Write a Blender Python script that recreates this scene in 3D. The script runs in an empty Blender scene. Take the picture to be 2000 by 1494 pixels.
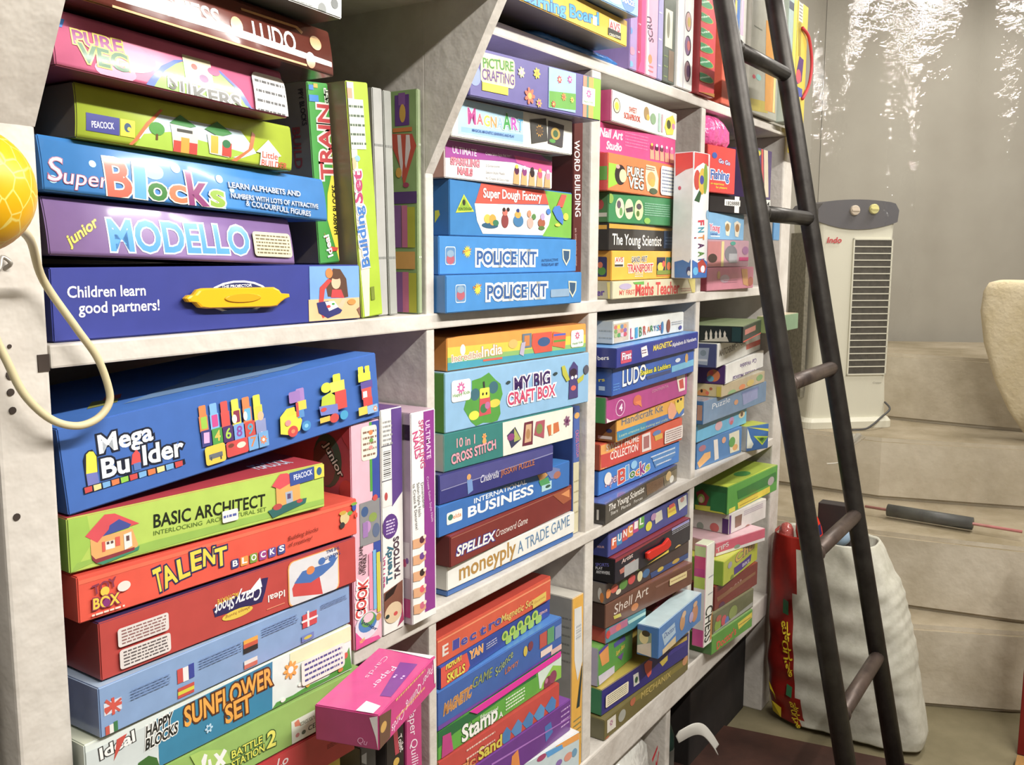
import bpy, bmesh, math, random
import numpy as np
from mathutils import Vector, Matrix
random.seed(7)
SC = bpy.context.scene
COL = SC.collection
# ------------------------------------------------------------------ camera
cam_d = bpy.data.cameras.new('camera'); cam_d.sensor_width = 36.0; cam_d.lens = 1850.0 / 2000.0 * 36.0
cam_d.clip_start = .02; cam_d.clip_end = 50
cam = bpy.data.objects.new('camera', cam_d); COL.objects.link(cam); SC.camera = cam
RIGHT = Vector((0.5438, -0.8392, 0.0042)); UP = Vector((0.1105, 0.0766, 0.9909))
fwd = UP.cross(RIGHT).normalized(); UP = RIGHT.cross(fwd).normalized(); RIGHT = fwd.cross(UP).normalized()
cam.matrix_world = Matrix(((RIGHT.x, UP.x, -fwd.x, 0.0), (RIGHT.y, UP.y, -fwd.y, -0.75), (RIGHT.z, UP.z, -fwd.z, 1.45), (0, 0, 0, 1)))
# ------------------------------------------------------------------ world, lamps, exposure
SC.view_settings.view_transform = 'Standard'; SC.view_settings.look = 'None'
SC.view_settings.gamma = 1.0; SC.view_settings.use_curve_mapping = False
SC.view_settings.exposure = 0.2
w = bpy.data.worlds.new('world'); SC.world = w; w.use_nodes = True
w.node_tree.nodes['Background'].inputs[0].default_value = (.95, .97, 1.0, 1)
w.node_tree.nodes['Background'].inputs[1].default_value = 0.06
def lamp(name, loc, size, size_y, power, rot, col=(1, .965, .91)):
    l = bpy.data.lights.new(name, 'AREA'); l.shape = 'RECTANGLE'; l.size = size; l.size_y = size_y
    l.energy = power; l.color = col
    o = bpy.data.objects.new(name, l); COL.objects.link(o); o.location = loc; o.rotation_euler = rot
    return o
TUBES = [(.55, -1.30, 2.42), (2.05, -1.30, 2.42)]
for i, p in enumerate(TUBES):
    lamp('tube_lamp', (p[0], p[1] + .03, p[2] - .02), 1.2, .05, 34 if i == 0 else 24, (math.radians(38), 0, 0))
lamp('ceiling_lamp', (1.3, -1.35, 2.66), 1.3, .4, 12, (0, 0, 0))
lamp('stair_fill', (3.45, -.62, 2.70), .9, .25, 26, (0, math.radians(8), 0), (1, .96, .90))  # fill light added to brighten the steps, wall and cooler
# ------------------------------------------------------------------ helpers
def lin(h):
    h = h.lstrip('#'); r = []
    for i in (0, 2, 4):
        c = int(h[i:i + 2], 16) / 255
        r.append(c / 12.92 if c <= .04045 else ((c + .055) / 1.055) ** 2.4)
    return (r[0], r[1], r[2], 1.0)
def nodes(name):
    m = bpy.data.materials.new(name); m.use_nodes = True
    nt = m.node_tree; return m, nt, nt.nodes['Principled BSDF']
def add(nt, t, **k):
    n = nt.nodes.new(t)
    for a, v in k.items(): setattr(n, a, v)
    return n
def bump(nt, b, scale, strength, dist=.002, detail=3, stretch=None):
    tc = add(nt, 'ShaderNodeTexCoord'); no = add(nt, 'ShaderNodeTexNoise'); no.inputs['Scale'].default_value = scale; no.inputs['Detail'].default_value = detail
    src = tc.outputs['Object']
    if stretch:
        mp = add(nt, 'ShaderNodeMapping'); mp.inputs['Scale'].default_value = stretch
        nt.links.new(src, mp.inputs['Vector']); src = mp.outputs['Vector']
    nt.links.new(src, no.inputs['Vector'])
    bp = add(nt, 'ShaderNodeBump'); bp.inputs['Strength'].default_value = strength; bp.inputs['Distance'].default_value = dist
    nt.links.new(no.outputs['Fac'], bp.inputs['Height']); nt.links.new(bp.outputs['Normal'], b.inputs['Normal'])
    return no
def card(name, rough, coat, bscale, bstr, bdist):
    m, nt, b = nodes(name)
    at = add(nt, 'ShaderNodeVertexColor', layer_name='print')
    tc = add(nt, 'ShaderNodeTexCoord'); no = add(nt, 'ShaderNodeTexNoise'); no.inputs['Scale'].default_value = 45; no.inputs['Detail'].default_value = 4
    nt.links.new(tc.outputs['Object'], no.inputs['Vector'])
    mr = add(nt, 'ShaderNodeMapRange'); mr.inputs['To Min'].default_value = .86; mr.inputs['To Max'].default_value = 1.12
    nt.links.new(no.outputs['Fac'], mr.inputs['Value'])
    mx = add(nt, 'ShaderNodeMix', data_type='RGBA', blend_type='MULTIPLY'); mx.inputs['Factor'].default_value = 1
    nt.links.new(at.outputs['Color'], mx.inputs['A']); nt.links.new(mr.outputs['Result'], mx.inputs['B'])
    hs = add(nt, 'ShaderNodeHueSaturation'); hs.inputs['Saturation'].default_value = .92
    nt.links.new(mx.outputs['Result'], hs.inputs['Color']); nt.links.new(hs.outputs['Color'], b.inputs['Base Color'])
    b.inputs['Roughness'].default_value = rough; b.inputs['Coat Weight'].default_value = coat; b.inputs['Coat Roughness'].default_value = .12
    if bstr: bump(nt, b, bscale, bstr, bdist, 2)
    return m
MAT = {'g': card('printed_gloss_card', .38, .25, 14, .25, .004), 'm': card('printed_matt_card', .55, .0, 20, .15, .002),
       'w': card('printed_card_in_shrink_film', .24, .6, 18, .35, .005)}
def simple(name, hexc, rough=.5, metal=0.0, noise=None, bmp=None, spec=.5, dark=None, stretch=None):
    m, nt, b = nodes(name); c = lin(hexc)
    b.inputs['Base Color'].default_value = c; b.inputs['Roughness'].default_value = rough; b.inputs['Metallic'].default_value = metal
    b.inputs['Specular IOR Level'].default_value = spec
    if noise:
        tc = add(nt, 'ShaderNodeTexCoord'); no = add(nt, 'ShaderNodeTexNoise'); no.inputs['Scale'].default_value = noise; no.inputs['Detail'].default_value = 6; no.inputs['Roughness'].default_value = .62
        src = tc.outputs['Object']
        if stretch:
            mp = add(nt, 'ShaderNodeMapping'); mp.inputs['Scale'].default_value = stretch
            nt.links.new(src, mp.inputs['Vector']); src = mp.outputs['Vector']
        nt.links.new(src, no.inputs['Vector'])
        cr = add(nt, 'ShaderNodeValToRGB'); cr.color_ramp.elements[0].position = .34; cr.color_ramp.elements[1].position = .66
        cr.color_ramp.elements[0].color = lin(dark) if dark else tuple(x * .7 for x in c[:3]) + (1,)
        cr.color_ramp.elements[1].color = c
        nt.links.new(no.outputs['Fac'], cr.inputs['Fac']); nt.links.new(cr.outputs['Color'], b.inputs['Base Color'])
    if bmp: bump(nt, b, bmp[0], bmp[1], bmp[2])
    return m
PAINT = simple('chalky_white_paint', 'd9d4cc', .5, noise=9, dark='c2bbb2', bmp=(38, .6, .004))
PAINT2 = simple('dirty_white_paint', 'c9c1b8', .55, noise=6, dark='aca39a', bmp=(30, .4, .003))
HOLE = simple('nail_hole_dark', '3a302a', .9)
def tagged(o, label=None, cat=None, group=None, kind=None):
    if label: o['label'] = label
    if cat: o['category'] = cat
    if group: o['group'] = group
    if kind: o['kind'] = kind
    return o
def empty(name, loc=(0, 0, 0)):
    o = bpy.data.objects.new(name, None); COL.objects.link(o); o.location = loc; o.empty_display_size = .05; return o
def mesh_obj(name, verts, faces, mat, parent=None, smooth=False, mats=None, midx=None):
    me = bpy.data.meshes.new(name); me.from_pydata([tuple(v) for v in verts], [], faces)
    for m in (mats or [mat]): me.materials.append(m)
    if midx: me.polygons.foreach_set('material_index', midx)
    if smooth: me.polygons.foreach_set('use_smooth', [True] * len(me.polygons))
    me.update(); o = bpy.data.objects.new(name, me); COL.objects.link(o)
    if parent: o.parent = parent
    return o
class MB:
    """collects shapes into one mesh"""
    def __init__(s): s.v = []; s.f = []; s.m = []
    def add(s, v, f, mi=0):
        n = len(s.v); s.v += [tuple(p) for p in v]; s.f += [tuple(i + n for i in q) for q in f]; s.m += [mi] * len(f)
    def box(s, x0, x1, y0, y1, z0, z1, mi=0, bev=.0):
        if bev:
            bm = bmesh.new(); bmesh.ops.create_cube(bm, size=1)
            for v in bm.verts: v.co = Vector(((x0 + x1) / 2 + v.co.x * (x1 - x0), (y0 + y1) / 2 + v.co.y * (y1 - y0), (z0 + z1) / 2 + v.co.z * (z1 - z0)))
            bmesh.ops.bevel(bm, geom=list(bm.edges), offset=bev, segments=2, affect='EDGES', profile=.6)
            bm.verts.index_update(); s.add([v.co for v in bm.verts], [[v.index for v in f.verts] for f in bm.faces], mi); bm.free(); return
        v = [(x, y, z) for z in (z0, z1) for y in (y0, y1) for x in (x0, x1)]
        s.add(v, [(0, 2, 3, 1), (4, 5, 7, 6), (0, 1, 5, 4), (2, 6, 7, 3), (0, 4, 6, 2), (1, 3, 7, 5)], mi)
    def prism(s, poly, z0, z1, mi=0):
        a = sum(poly[i][0] * poly[(i + 1) % len(poly)][1] - poly[(i + 1) % len(poly)][0] * poly[i][1] for i in range(len(poly)))
        if a < 0: poly = poly[::-1]
        n = len(poly); v = [(x, y, z0) for x, y in poly] + [(x, y, z1) for x, y in poly]
        s.add(v, [tuple(range(n - 1, -1, -1)), tuple(range(n, 2 * n))] + [(i, (i + 1) % n, n + (i + 1) % n, n + i) for i in range(n)], mi)
    def tube(s, pts, rad, seg=12, mi=0, cap=True):
        pts = [Vector(p) for p in pts]; n = len(pts); rs = rad if isinstance(rad, (list, tuple)) else [rad] * n
        ref = Vector((0, 0, 1)); vs = []; fs = []
        prev = None
        for i, p in enumerate(pts):
            t = (pts[min(i + 1, n - 1)] - pts[max(i - 1, 0)]).normalized()
            if prev is None:
                a = t.cross(ref if abs(t.z) < .9 else Vector((1, 0, 0))).normalized()
            else: a = (prev - t * prev.dot(t)).normalized()
            prev = a; b = t.cross(a)
            vs += [p + (a * math.cos(2 * math.pi * k / seg) + b * math.sin(2 * math.pi * k / seg)) * rs[i] for k in range(seg)]
        for i in range(n - 1):
            fs += [(i * seg + k, i * seg + (k + 1) % seg, (i + 1) * seg + (k + 1) % seg, (i + 1) * seg + k) for k in range(seg)]
        if cap: fs += [tuple(range(seg - 1, -1, -1)), tuple((n - 1) * seg + k for k in range(seg))]
        s.add(vs, fs, mi)
    def lathe(s, prof, c, seg=24, mi=0, axis=None):
        """prof = [(radius, height)], around +Z through c (or along axis)"""
        c = Vector(c); ax = Vector(axis).normalized() if axis else Vector((0, 0, 1))
        q = Vector((0, 0, 1)).rotation_difference(ax); vs = []; fs = []
        for r, h in prof:
            vs += [c + q @ Vector((r * math.cos(2 * math.pi * k / seg), r * math.sin(2 * math.pi * k / seg), h)) for k in range(seg)]
        n = len(prof)
        for i in range(n - 1):
            fs += [(i * seg + k, i * seg + (k + 1) % seg, (i + 1) * seg + (k + 1) % seg, (i + 1) * seg + k) for k in range(seg)]
        fs += [tuple(range(seg - 1, -1, -1)), tuple((n - 1) * seg + k for k in range(seg))]
        s.add(vs, fs, mi)
    def build(s, name, mat, parent=None, smooth=False, mats=None):
        o = mesh_obj(name, s.v, s.f, mat, parent, smooth, mats, s.m if mats else None)
        return o
def smooth_path(pts, n=6):
    pts = [Vector(p) for p in pts]; out = []
    for i in range(len(pts) - 1):
        p0, p1, p2, p3 = pts[max(i - 1, 0)], pts[i], pts[i + 1], pts[min(i + 2, len(pts) - 1)]
        for k in range(n):
            t = k / n
            out.append(.5 * ((2 * p1) + (p2 - p0) * t + (2 * p0 - 5 * p1 + 4 * p2 - p3) * t * t + (3 * p1 - p0 - 3 * p2 + p3) * t ** 3))
    return out + [pts[-1]]
# ------------------------------------------------------------------ the room
FL = .22
CONC = simple('grubby_whitewashed_concrete', 'd3cab8', .8, noise=4.5, dark='b4a994', bmp=(25, .5, .006))
WALLP = simple('grey_green_wall_paint', 'a8a499', .75, noise=1.6, dark='9a958a', bmp=(30, .2, .003))
b = MB(); b.box(-1.5, 5.2, -2.4, .6, FL - .1, FL); tagged(b.build('floor', simple('dull_olive_floor', '80775c', .7, noise=5, dark='6a6248', bmp=(40, .3, .003))), kind='structure')
b = MB(); b.box(-1.5, 5.2, -2.4, .6, 2.78, 2.86); tagged(b.build('ceiling', PAINT2), kind='structure')
b = MB(); b.prism([(3.99, .343), (4.95, -1.22), (5.6, -2.35), (5.75, -2.3), (5.1, -1.1), (4.18, .343), (3.99,.343)], FL, 2.78); tagged(b.build('wall_right', WALLP), kind='structure')
b = MB(); b.box(-1.5, 4.0, .345, .45, FL, 2.78); tagged(b.build('wall_back', WALLP), kind='structure')
b = MB(); b.box(-1.5, 5.3, -2.45, -2.35, FL, 2.78); tagged(b.build('wall_front', PAINT2), kind='structure')
b = MB(); b.box(-1.5, .388, .03, .10, FL, 2.78); tagged(b.build('wall_left', simple('pale_grey_panel', 'c4c2c0', .6, noise=5, dark='b2b0ae', bmp=(30, .3, .003))), kind='structure')
# concrete steps at the end of the aisle
b = MB()
b.prism([(2.66, .33), (2.66, -.30), (2.774, -.573), (2.95, -.86), (4.3, -.86), (3.9, .33)], FL, .45)
b.prism([(2.78, .33), (2.785, -.19), (2.80, -.31), (2.842, -.562), (2.92, -.86), (4.3, -.86), (3.9, .33)], .45, .665)
b.prism([(3.19, .33), (3.185, .10), (3.17, -.12), (3.28, -.513), (3.40, -.86), (4.3, -.86), (3.9, .33)], .665, .865)
b.prism([(3.60, .33), (3.57, -.07), (3.55, -.382), (3.57, -.86), (4.55, -.86), (3.95, .33)], .865, 1.104)
TREAD = simple('dirty_concrete_tread', 'a89c86', .85, noise=5, dark='85795f', bmp=(25, .5, .006))
st = b.build('stair_steps', CONC, mats=[CONC, TREAD])
bm = bmesh.new(); bm.from_mesh(st.data); bmesh.ops.bevel(bm, geom=[e for e in bm.edges if len(e.link_faces) == 2 and e.calc_face_angle(0) > .5], offset=.012, segments=2, affect='EDGES'); 
for f_ in bm.faces: f_.material_index = 1 if f_.normal.z > .95 else 0
bm.to_mesh(st.data); bm.free()
st.name = 'trim_1'; st['kind'] = 'structure'
# ------------------------------------------------------------------ white shelving
unit = empty('shelving_unit', (1.4, .15, FL))
tagged(unit, 'white painted wooden shelving unit crowded with toy and game boxes', 'shelf')
def part(name, mb, mat=PAINT):
    o = mb.build(name, mat); o.parent = unit; o.matrix_parent_inverse = Matrix.Translation(-unit.location); return o
def bracket(mb, x0, x1):   # flares forward towards the loft
    prof = [(0, 1.55), (-.115, 1.754), (-.115, 2.30), (0.0, 2.30)]
    v = [(x, y, z) for x in (x0, x1) for y, z in prof]
    mb.add(v, [(0, 3, 2, 1), (4, 5, 6, 7)] + [(i, (i + 1) % 4, 4 + (i + 1) % 4, 4 + i) for i in range(4)])
b = MB(); b.box(.402, .449, 0, .335, FL, 2.3, 0, .003); bracket(b, .390, .449); p0 = part('left_post', b)
b = MB(); b.box(.957, .9735, 0, .335, .555, 2.3, 0, .002); bracket(b, .957, .9735); part('partition', b)
b = MB(); b.box(1.393, 1.4245, 0, .335, .555, 1.745, 0, .003); part('partition', b)
b = MB(); b.box(1.861, 1.8835, 0, .335, .555, 1.745, 0, .003); part('partition', b)
b = MB(); b.box(2.415, 2.488, 0, .335, FL, 1.745, 0, .004); part('end_panel', b)
b = MB(); b.box(1.79, 1.812, .01, .335, FL + .0145, .495, 0, .003); part('support_panel', b)
b = MB(); b.box(.39, .9735, -.115, .335, 1.755, 1.79, 0, .003); b.box(.9736, 2.50, 0, .335, 1.745, 1.765, 0, .003); part('shelf', b)
b = MB(); b.box(.449, 2.415, -.002, .335, 1.3535, 1.3735, 0, .002); part('shelf', b)
b = MB(); b.box(.8085, 2.415, -.002, .335, .957, .9765, 0, .002); part('shelf', b)
b = MB(); b.box(.449, 2.415, -.004, .335, .495, .5545, 0, .004); part('shelf', b)
b = MB(); b.box(.449, .80, .0, .335, .80, .82, 0, .002); part('shelf', b)
b = MB(); b.box(.785, .8015, .215, .334, .555, .9565, 0, .002); part('partition', b)
b = MB(); b.box(.39, 2.50, -.115, .335, 2.22, 2.25, 0, .003); part('shelf', b)
b = MB(); b.box(.40, 2.49, .335, .345, .3, 2.3); part('back_panel', b, PAINT2)
for x, z, r in ((.4085, 1.372, .0035), (.416, 1.375, .0017), (.4155, 1.352, .004), (.4145, 1.338, .003), (.415, 1.323, .003), (.404, 1.40, .004), (.4125, 1.235, .003)):
    b = MB(); b.lathe([(r, 0), (r, .0006)], (x, -.0005, z), 12, axis=(0, -1, 0)); part('nail_hole', b, HOLE)
b = MB(); b.box(.4385, .4485, -.0012, 0, 1.352, 1.366); part('notch', b, HOLE)
# ------------------------------------------------------------------ printed boxes
class Art:
    def __init__(s, w, d, h): s.w, s.d, s.h = w, d, h; s.v = []; s.f = []; s.c = []
    def add(s, pts, faces, col):
        n = len(s.v); s.v += pts; s.f += [tuple(i + n for i in q) for q in faces]; s.c += [col] * len(faces)
FONT = {}
def glyphs(text, off):
    key = (text, off)
    if key not in FONT:
        cu = bpy.data.curves.new('t', 'FONT'); cu.body = text; cu.size = 1; cu.offset = off; cu.resolution_u = 3; cu.fill_mode = 'FRONT'
        o = bpy.data.objects.new('t', cu); me = o.to_mesh()
        co = np.zeros(len(me.vertices) * 3); me.vertices.foreach_get('co', co); co = co.reshape(-1, 3)[:, :2].copy()
        fs = [tuple(p.vertices) for p in me.polygons]
        o.to_mesh_clear(); bpy.data.objects.remove(o); bpy.data.curves.remove(cu)
        FONT[key] = (co, fs)
    return FONT[key]
CAP = .682
def text_polys(text, u0, v0, u1, v1, h, style, grow):
    """list of (points, faces): a line of lettering fitted from its baseline start to its end, capitals h high"""
    L = math.hypot(u1 - u0, v1 - v0); ang = math.atan2(v1 - v0, u1 - u0)
    bold = .028 if 'B' in style else .016 if 'b' in style else 0.0
    base, _ = glyphs(text, bold)
    if len(base) == 0: return [], []
    x0, x1 = base[:, 0].min(), base[:, 0].max(); sx = L / max(x1 - x0, 1e-6); sy = h / CAP
    g = bold + (grow / (.5 * (sx + sy)) if grow else 0)
    co, fs = glyphs(text, round(min(g, .16), 3))
    p = co.copy(); p[:, 0] = (p[:, 0] - x0) * sx; p[:, 1] *= sy
    if 'i' in style: p[:, 0] += p[:, 1] * .22
    ca, sa = math.cos(ang), math.sin(ang)
    return np.stack([u0 + p[:, 0] * ca - p[:, 1] * sa, v0 + p[:, 0] * sa + p[:, 1] * ca], 1), fs
def place(face, A, uv, lay):
    """face coordinates in mm -> local metres, lay = layer height over the card"""
    uv = np.asarray(uv, float) / 1000.0; e = .00025 + .00005 * lay; m = .0012
    if face == 'f': u = np.clip(uv[:, 0], m, A.w - m); v = np.clip(uv[:, 1], m, A.h - m); return [(a, -e, c) for a, c in zip(u, v)]
    if face == 'l': u = np.clip(-uv[:, 0], m, A.d - m); v = np.clip(uv[:, 1], m, A.h - m); return [(-e, a, c) for a, c in zip(u, v)]
    u = np.clip(uv[:, 0], m, A.w - m); v = np.clip(uv[:, 1], m, A.d - m); return [(a, c, A.h + e) for a, c in zip(u, v)]
def ell(cx, cy, rx, ry, n=18):
    return [(cx + rx * math.cos(2 * math.pi * k / n), cy + ry * math.sin(2 * math.pi * k / n)) for k in range(n)]
def rrect(cx, cy, rx, ry, r):
    if not r: return [(cx - rx, cy - ry), (cx + rx, cy - ry), (cx + rx, cy + ry), (cx - rx, cy + ry)]
    r = min(rx, ry) * .3; o = []
    for sx, sy, a0 in ((1, -1, -90), (1, 1, 0), (-1, 1, 90), (-1, -1, 180)):
        o += [(cx + sx * (rx - r) + r * math.cos(math.radians(a0 + 30 * k)), cy + sy * (ry - r) + r * math.sin(math.radians(a0 + 30 * k))) for k in range(4)]
    return o
def draw(A, face, items):
    lay = 0
    def poly(p, c):
        A.add(place(face, A, p, lay), [tuple(range(len(p)))], lin(c))
    for it in items:
        lay += 1; k = it[0]
        if k == 'R': poly(rrect(*it[1:5], len(it) > 6), it[5])
        elif k == 'Q': poly(list(zip(it[1][0::2], it[1][1::2])), it[2])
        elif k == 'E': poly(ell(*it[1:5]), it[5])
        elif k == 'L':
            cx, cy, rx, ry, n, c = it[1:]; rnd = random.Random(int(cx * 10 + n))
            for i in range(n):
                y = cy + ry * (1 - (2 * i + 1) / n); t = min(ry / n * .45, 1.3); x = cx - rx
                while x < cx + rx - .5:
                    wd = rnd.uniform(1.5, 7); poly(rrect(min(x + wd / 2, cx + rx), y, min(wd, cx + rx - x) / 2, t, 0), c); x += wd + 1.0
        elif k == 'B':
            cx, cy, rx, ry, c = it[1:]; poly(rrect(cx, cy, rx, ry, 0), 'ecebe6'); lay += 1
            n = 14
            for i in range(n):
                t = ry * 2 / n * (.2 + .5 * ((i * 7) % 5) / 5); poly(rrect(cx, cy - ry + (i + .5) * 2 * ry / n, rx * .86, t / 2, 0), c)
        elif k == 'F':
            cx, cy, r, c, c2, n = it[1:]
            for i in range(n):
                a = 2 * math.pi * i / n; ca, sa = math.cos(a), math.sin(a)
                poly([(cx + ca * (r * .6 + x * .42) - sa * y, cy + sa * (r * .6 + x * .42) + ca * y) for x, y in ell(0, 0, r, r * 1.7 / n, 10)], c)
            lay += 1; poly(ell(cx, cy, r * .38, r * .38, 12), c2)
        elif k == 'S':
            cx, cy, r, c, n, q = it[1:]
            poly([(cx + r * (1 if i % 2 == 0 else q) * math.cos(math.pi * i / n), cy + r * (1 if i % 2 == 0 else q) * math.sin(math.pi * i / n)) for i in range(2 * n)], c)
        elif k == 'T':
            s, u0, v0, u1, v1, h, c, st = it[1:9]
            if len(it) > 9:
                p, fs = text_polys(s, u0, v0, u1, v1, h, st, it[10])
                if len(p): A.add(place(face, A, p, lay), fs, lin(it[9]))
                lay += 1
            p, fs = text_polys(s, u0, v0, u1, v1, h, st, 0)
            if len(p): A.add(place(face, A, p, lay), fs, lin(c))
def bow(me, h, t0, k):
    """slack card: the front leans back by t0 degrees at mid height and bellies by k degrees"""
    bm = bmesh.new(); bm.from_mesh(me); N = 12
    for i in range(1, N):
        bmesh.ops.bisect_plane(bm, geom=list(bm.verts) + list(bm.edges) + list(bm.faces), plane_co=(0, 0, h * i / N), plane_no=(0, 0, 1), dist=1e-7)
    for v in bm.verts:
        if v.co.y < .0016:
            s = min(max(v.co.z / h, 0), 1); v.co.y += h * (math.radians(t0) * s + math.radians(k) * (s * s - s) / 2)
    for f in bm.faces: f.smooth = abs(f.normal.y) > .9
    bm.to_mesh(me); bm.free()
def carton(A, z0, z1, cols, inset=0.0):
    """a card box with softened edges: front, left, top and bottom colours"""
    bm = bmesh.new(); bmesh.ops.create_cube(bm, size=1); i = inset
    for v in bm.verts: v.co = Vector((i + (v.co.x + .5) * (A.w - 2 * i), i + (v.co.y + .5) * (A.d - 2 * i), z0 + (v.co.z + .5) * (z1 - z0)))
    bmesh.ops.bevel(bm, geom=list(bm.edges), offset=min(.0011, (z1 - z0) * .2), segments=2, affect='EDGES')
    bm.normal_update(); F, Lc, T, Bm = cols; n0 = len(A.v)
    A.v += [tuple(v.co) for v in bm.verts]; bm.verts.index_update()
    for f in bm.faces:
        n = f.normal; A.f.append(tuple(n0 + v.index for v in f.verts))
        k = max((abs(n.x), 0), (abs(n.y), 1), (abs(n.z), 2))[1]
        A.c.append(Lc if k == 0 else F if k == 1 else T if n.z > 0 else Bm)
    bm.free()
def card_mesh(name, A, mat, parent=None):
    me = bpy.data.meshes.new(name); me.from_pydata(A.v, [], A.f)
    ca = me.color_attributes.new('print', 'FLOAT_COLOR', 'CORNER')
    arr = np.repeat(np.array(A.c, float), [len(f) for f in A.f], axis=0)
    ca.data.foreach_set('color', arr.ravel()); me.materials.append(MAT[mat])
    o = bpy.data.objects.new(name, me); COL.objects.link(o)
    if parent: o.parent = parent
    return o
HANDLE = {}
def slab(poly, t, mat, name, parent, y0=0.0):
    """outline on the front face pushed out as a rounded moulding"""
    p = np.array(poly, float) / 1000; c = p.mean(0); n = len(p); v = []
    a = np.sum(p[:, 0] * np.roll(p[:, 1], -1) - np.roll(p[:, 0], -1) * p[:, 1])
    if a < 0: p = p[::-1]
    rings = [(1.0, 0), (1.0, .6), (.975, .88), (.93, 1.0)]
    for s, k in rings: v += [(c[0] + (q[0] - c[0]) * s, y0 - t * k, c[1] + (q[1] - c[1]) * (s if s == 1 else s - .06)) for q in p]
    f = [(r * n + i, r * n + (i + 1) % n, (r + 1) * n + (i + 1) % n, (r + 1) * n + i) for r in range(3) for i in range(n)]
    f.append(tuple(3 * n + i for i in range(n)))
    return mesh_obj(name, v, f, mat, parent)
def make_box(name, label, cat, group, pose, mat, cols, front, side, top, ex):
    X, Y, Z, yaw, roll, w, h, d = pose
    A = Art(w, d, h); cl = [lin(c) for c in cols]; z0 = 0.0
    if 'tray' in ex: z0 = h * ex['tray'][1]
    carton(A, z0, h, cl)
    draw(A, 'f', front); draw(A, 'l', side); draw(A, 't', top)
    o = card_mesh(name, A, mat)
    o.location = (X, Y, Z); o.rotation_euler = (0, -roll, yaw)
    tagged(o, label, cat, group)
    if 'bow' in ex: bow(o.data, h, *ex['bow'])
    if 'tray' in ex:
        T = Art(w, d, h); c = lin(ex['tray'][0]); carton(T, 0, z0 - .0003, [c] * 4, .0012); t = card_mesh('tray', T, mat, o); t['label'] = 'blue tray edge'
    for i, (cx, cy, rx, ry, c, c2, n) in enumerate(ex.get('st', [])):
        S = Art(w, d, h); items = [('R', cx, cy, rx, ry, c, 1)]
        items.append(('L', cx, cy, rx * .86, ry * .84, n, c2)); draw(S, 'f', items)
        for k in range(len(S.v)): S.v[k] = (S.v[k][0], S.v[k][1] - .0022, S.v[k][2])
        s = card_mesh('sticker', S, 'm', o)
        if 'bow' in ex: bow(s.data, h, *ex['bow'])
        s['label'] = 'pale paper sticker with small print'
    if 'handle' in ex:
        pl = list(zip(ex['handle'][0::2], ex['handle'][1::2]))
        hm = simple('moulded_plastic_handle', ex['hcol'], .35)
        hd = slab(pl, .006, hm, 'handle', o, -.0035); hd['label'] = ('yellow' if ex['hcol'] == 'ecb41e' else 'red') + ' plastic carry handle'
        if ex['hcol'] == 'ecb41e':
            cc = np.array(pl).mean(0); slab(ell(cc[0] + 2, cc[1], 23, 4.6, 20), .0018, simple('handle_emboss', 'd9a218', .4), 'grip', hd, -.0092)
    if 'flap' in ex:
        pl = list(zip(ex['flap'][0::2], ex['flap'][1::2])); v = []
        for u, k in pl: v += [(min(max(u / 1000, .004), w - .004), -.0022, min(k / 1000, h + .012))]
        v += [(a, b_ + .0008, c) for a, b_, c in v]
        f = mesh_obj('inner_flap', v, [(0, 1, 2, 3), (7, 6, 5, 4)] + [(i, 4 + i, 4 + (i + 1) % 4, (i + 1) % 4) for i in range(4)], simple('pink_card', 'd83a9a', .5), o); f['label'] = 'bright pink inner flap'
    return o
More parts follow.
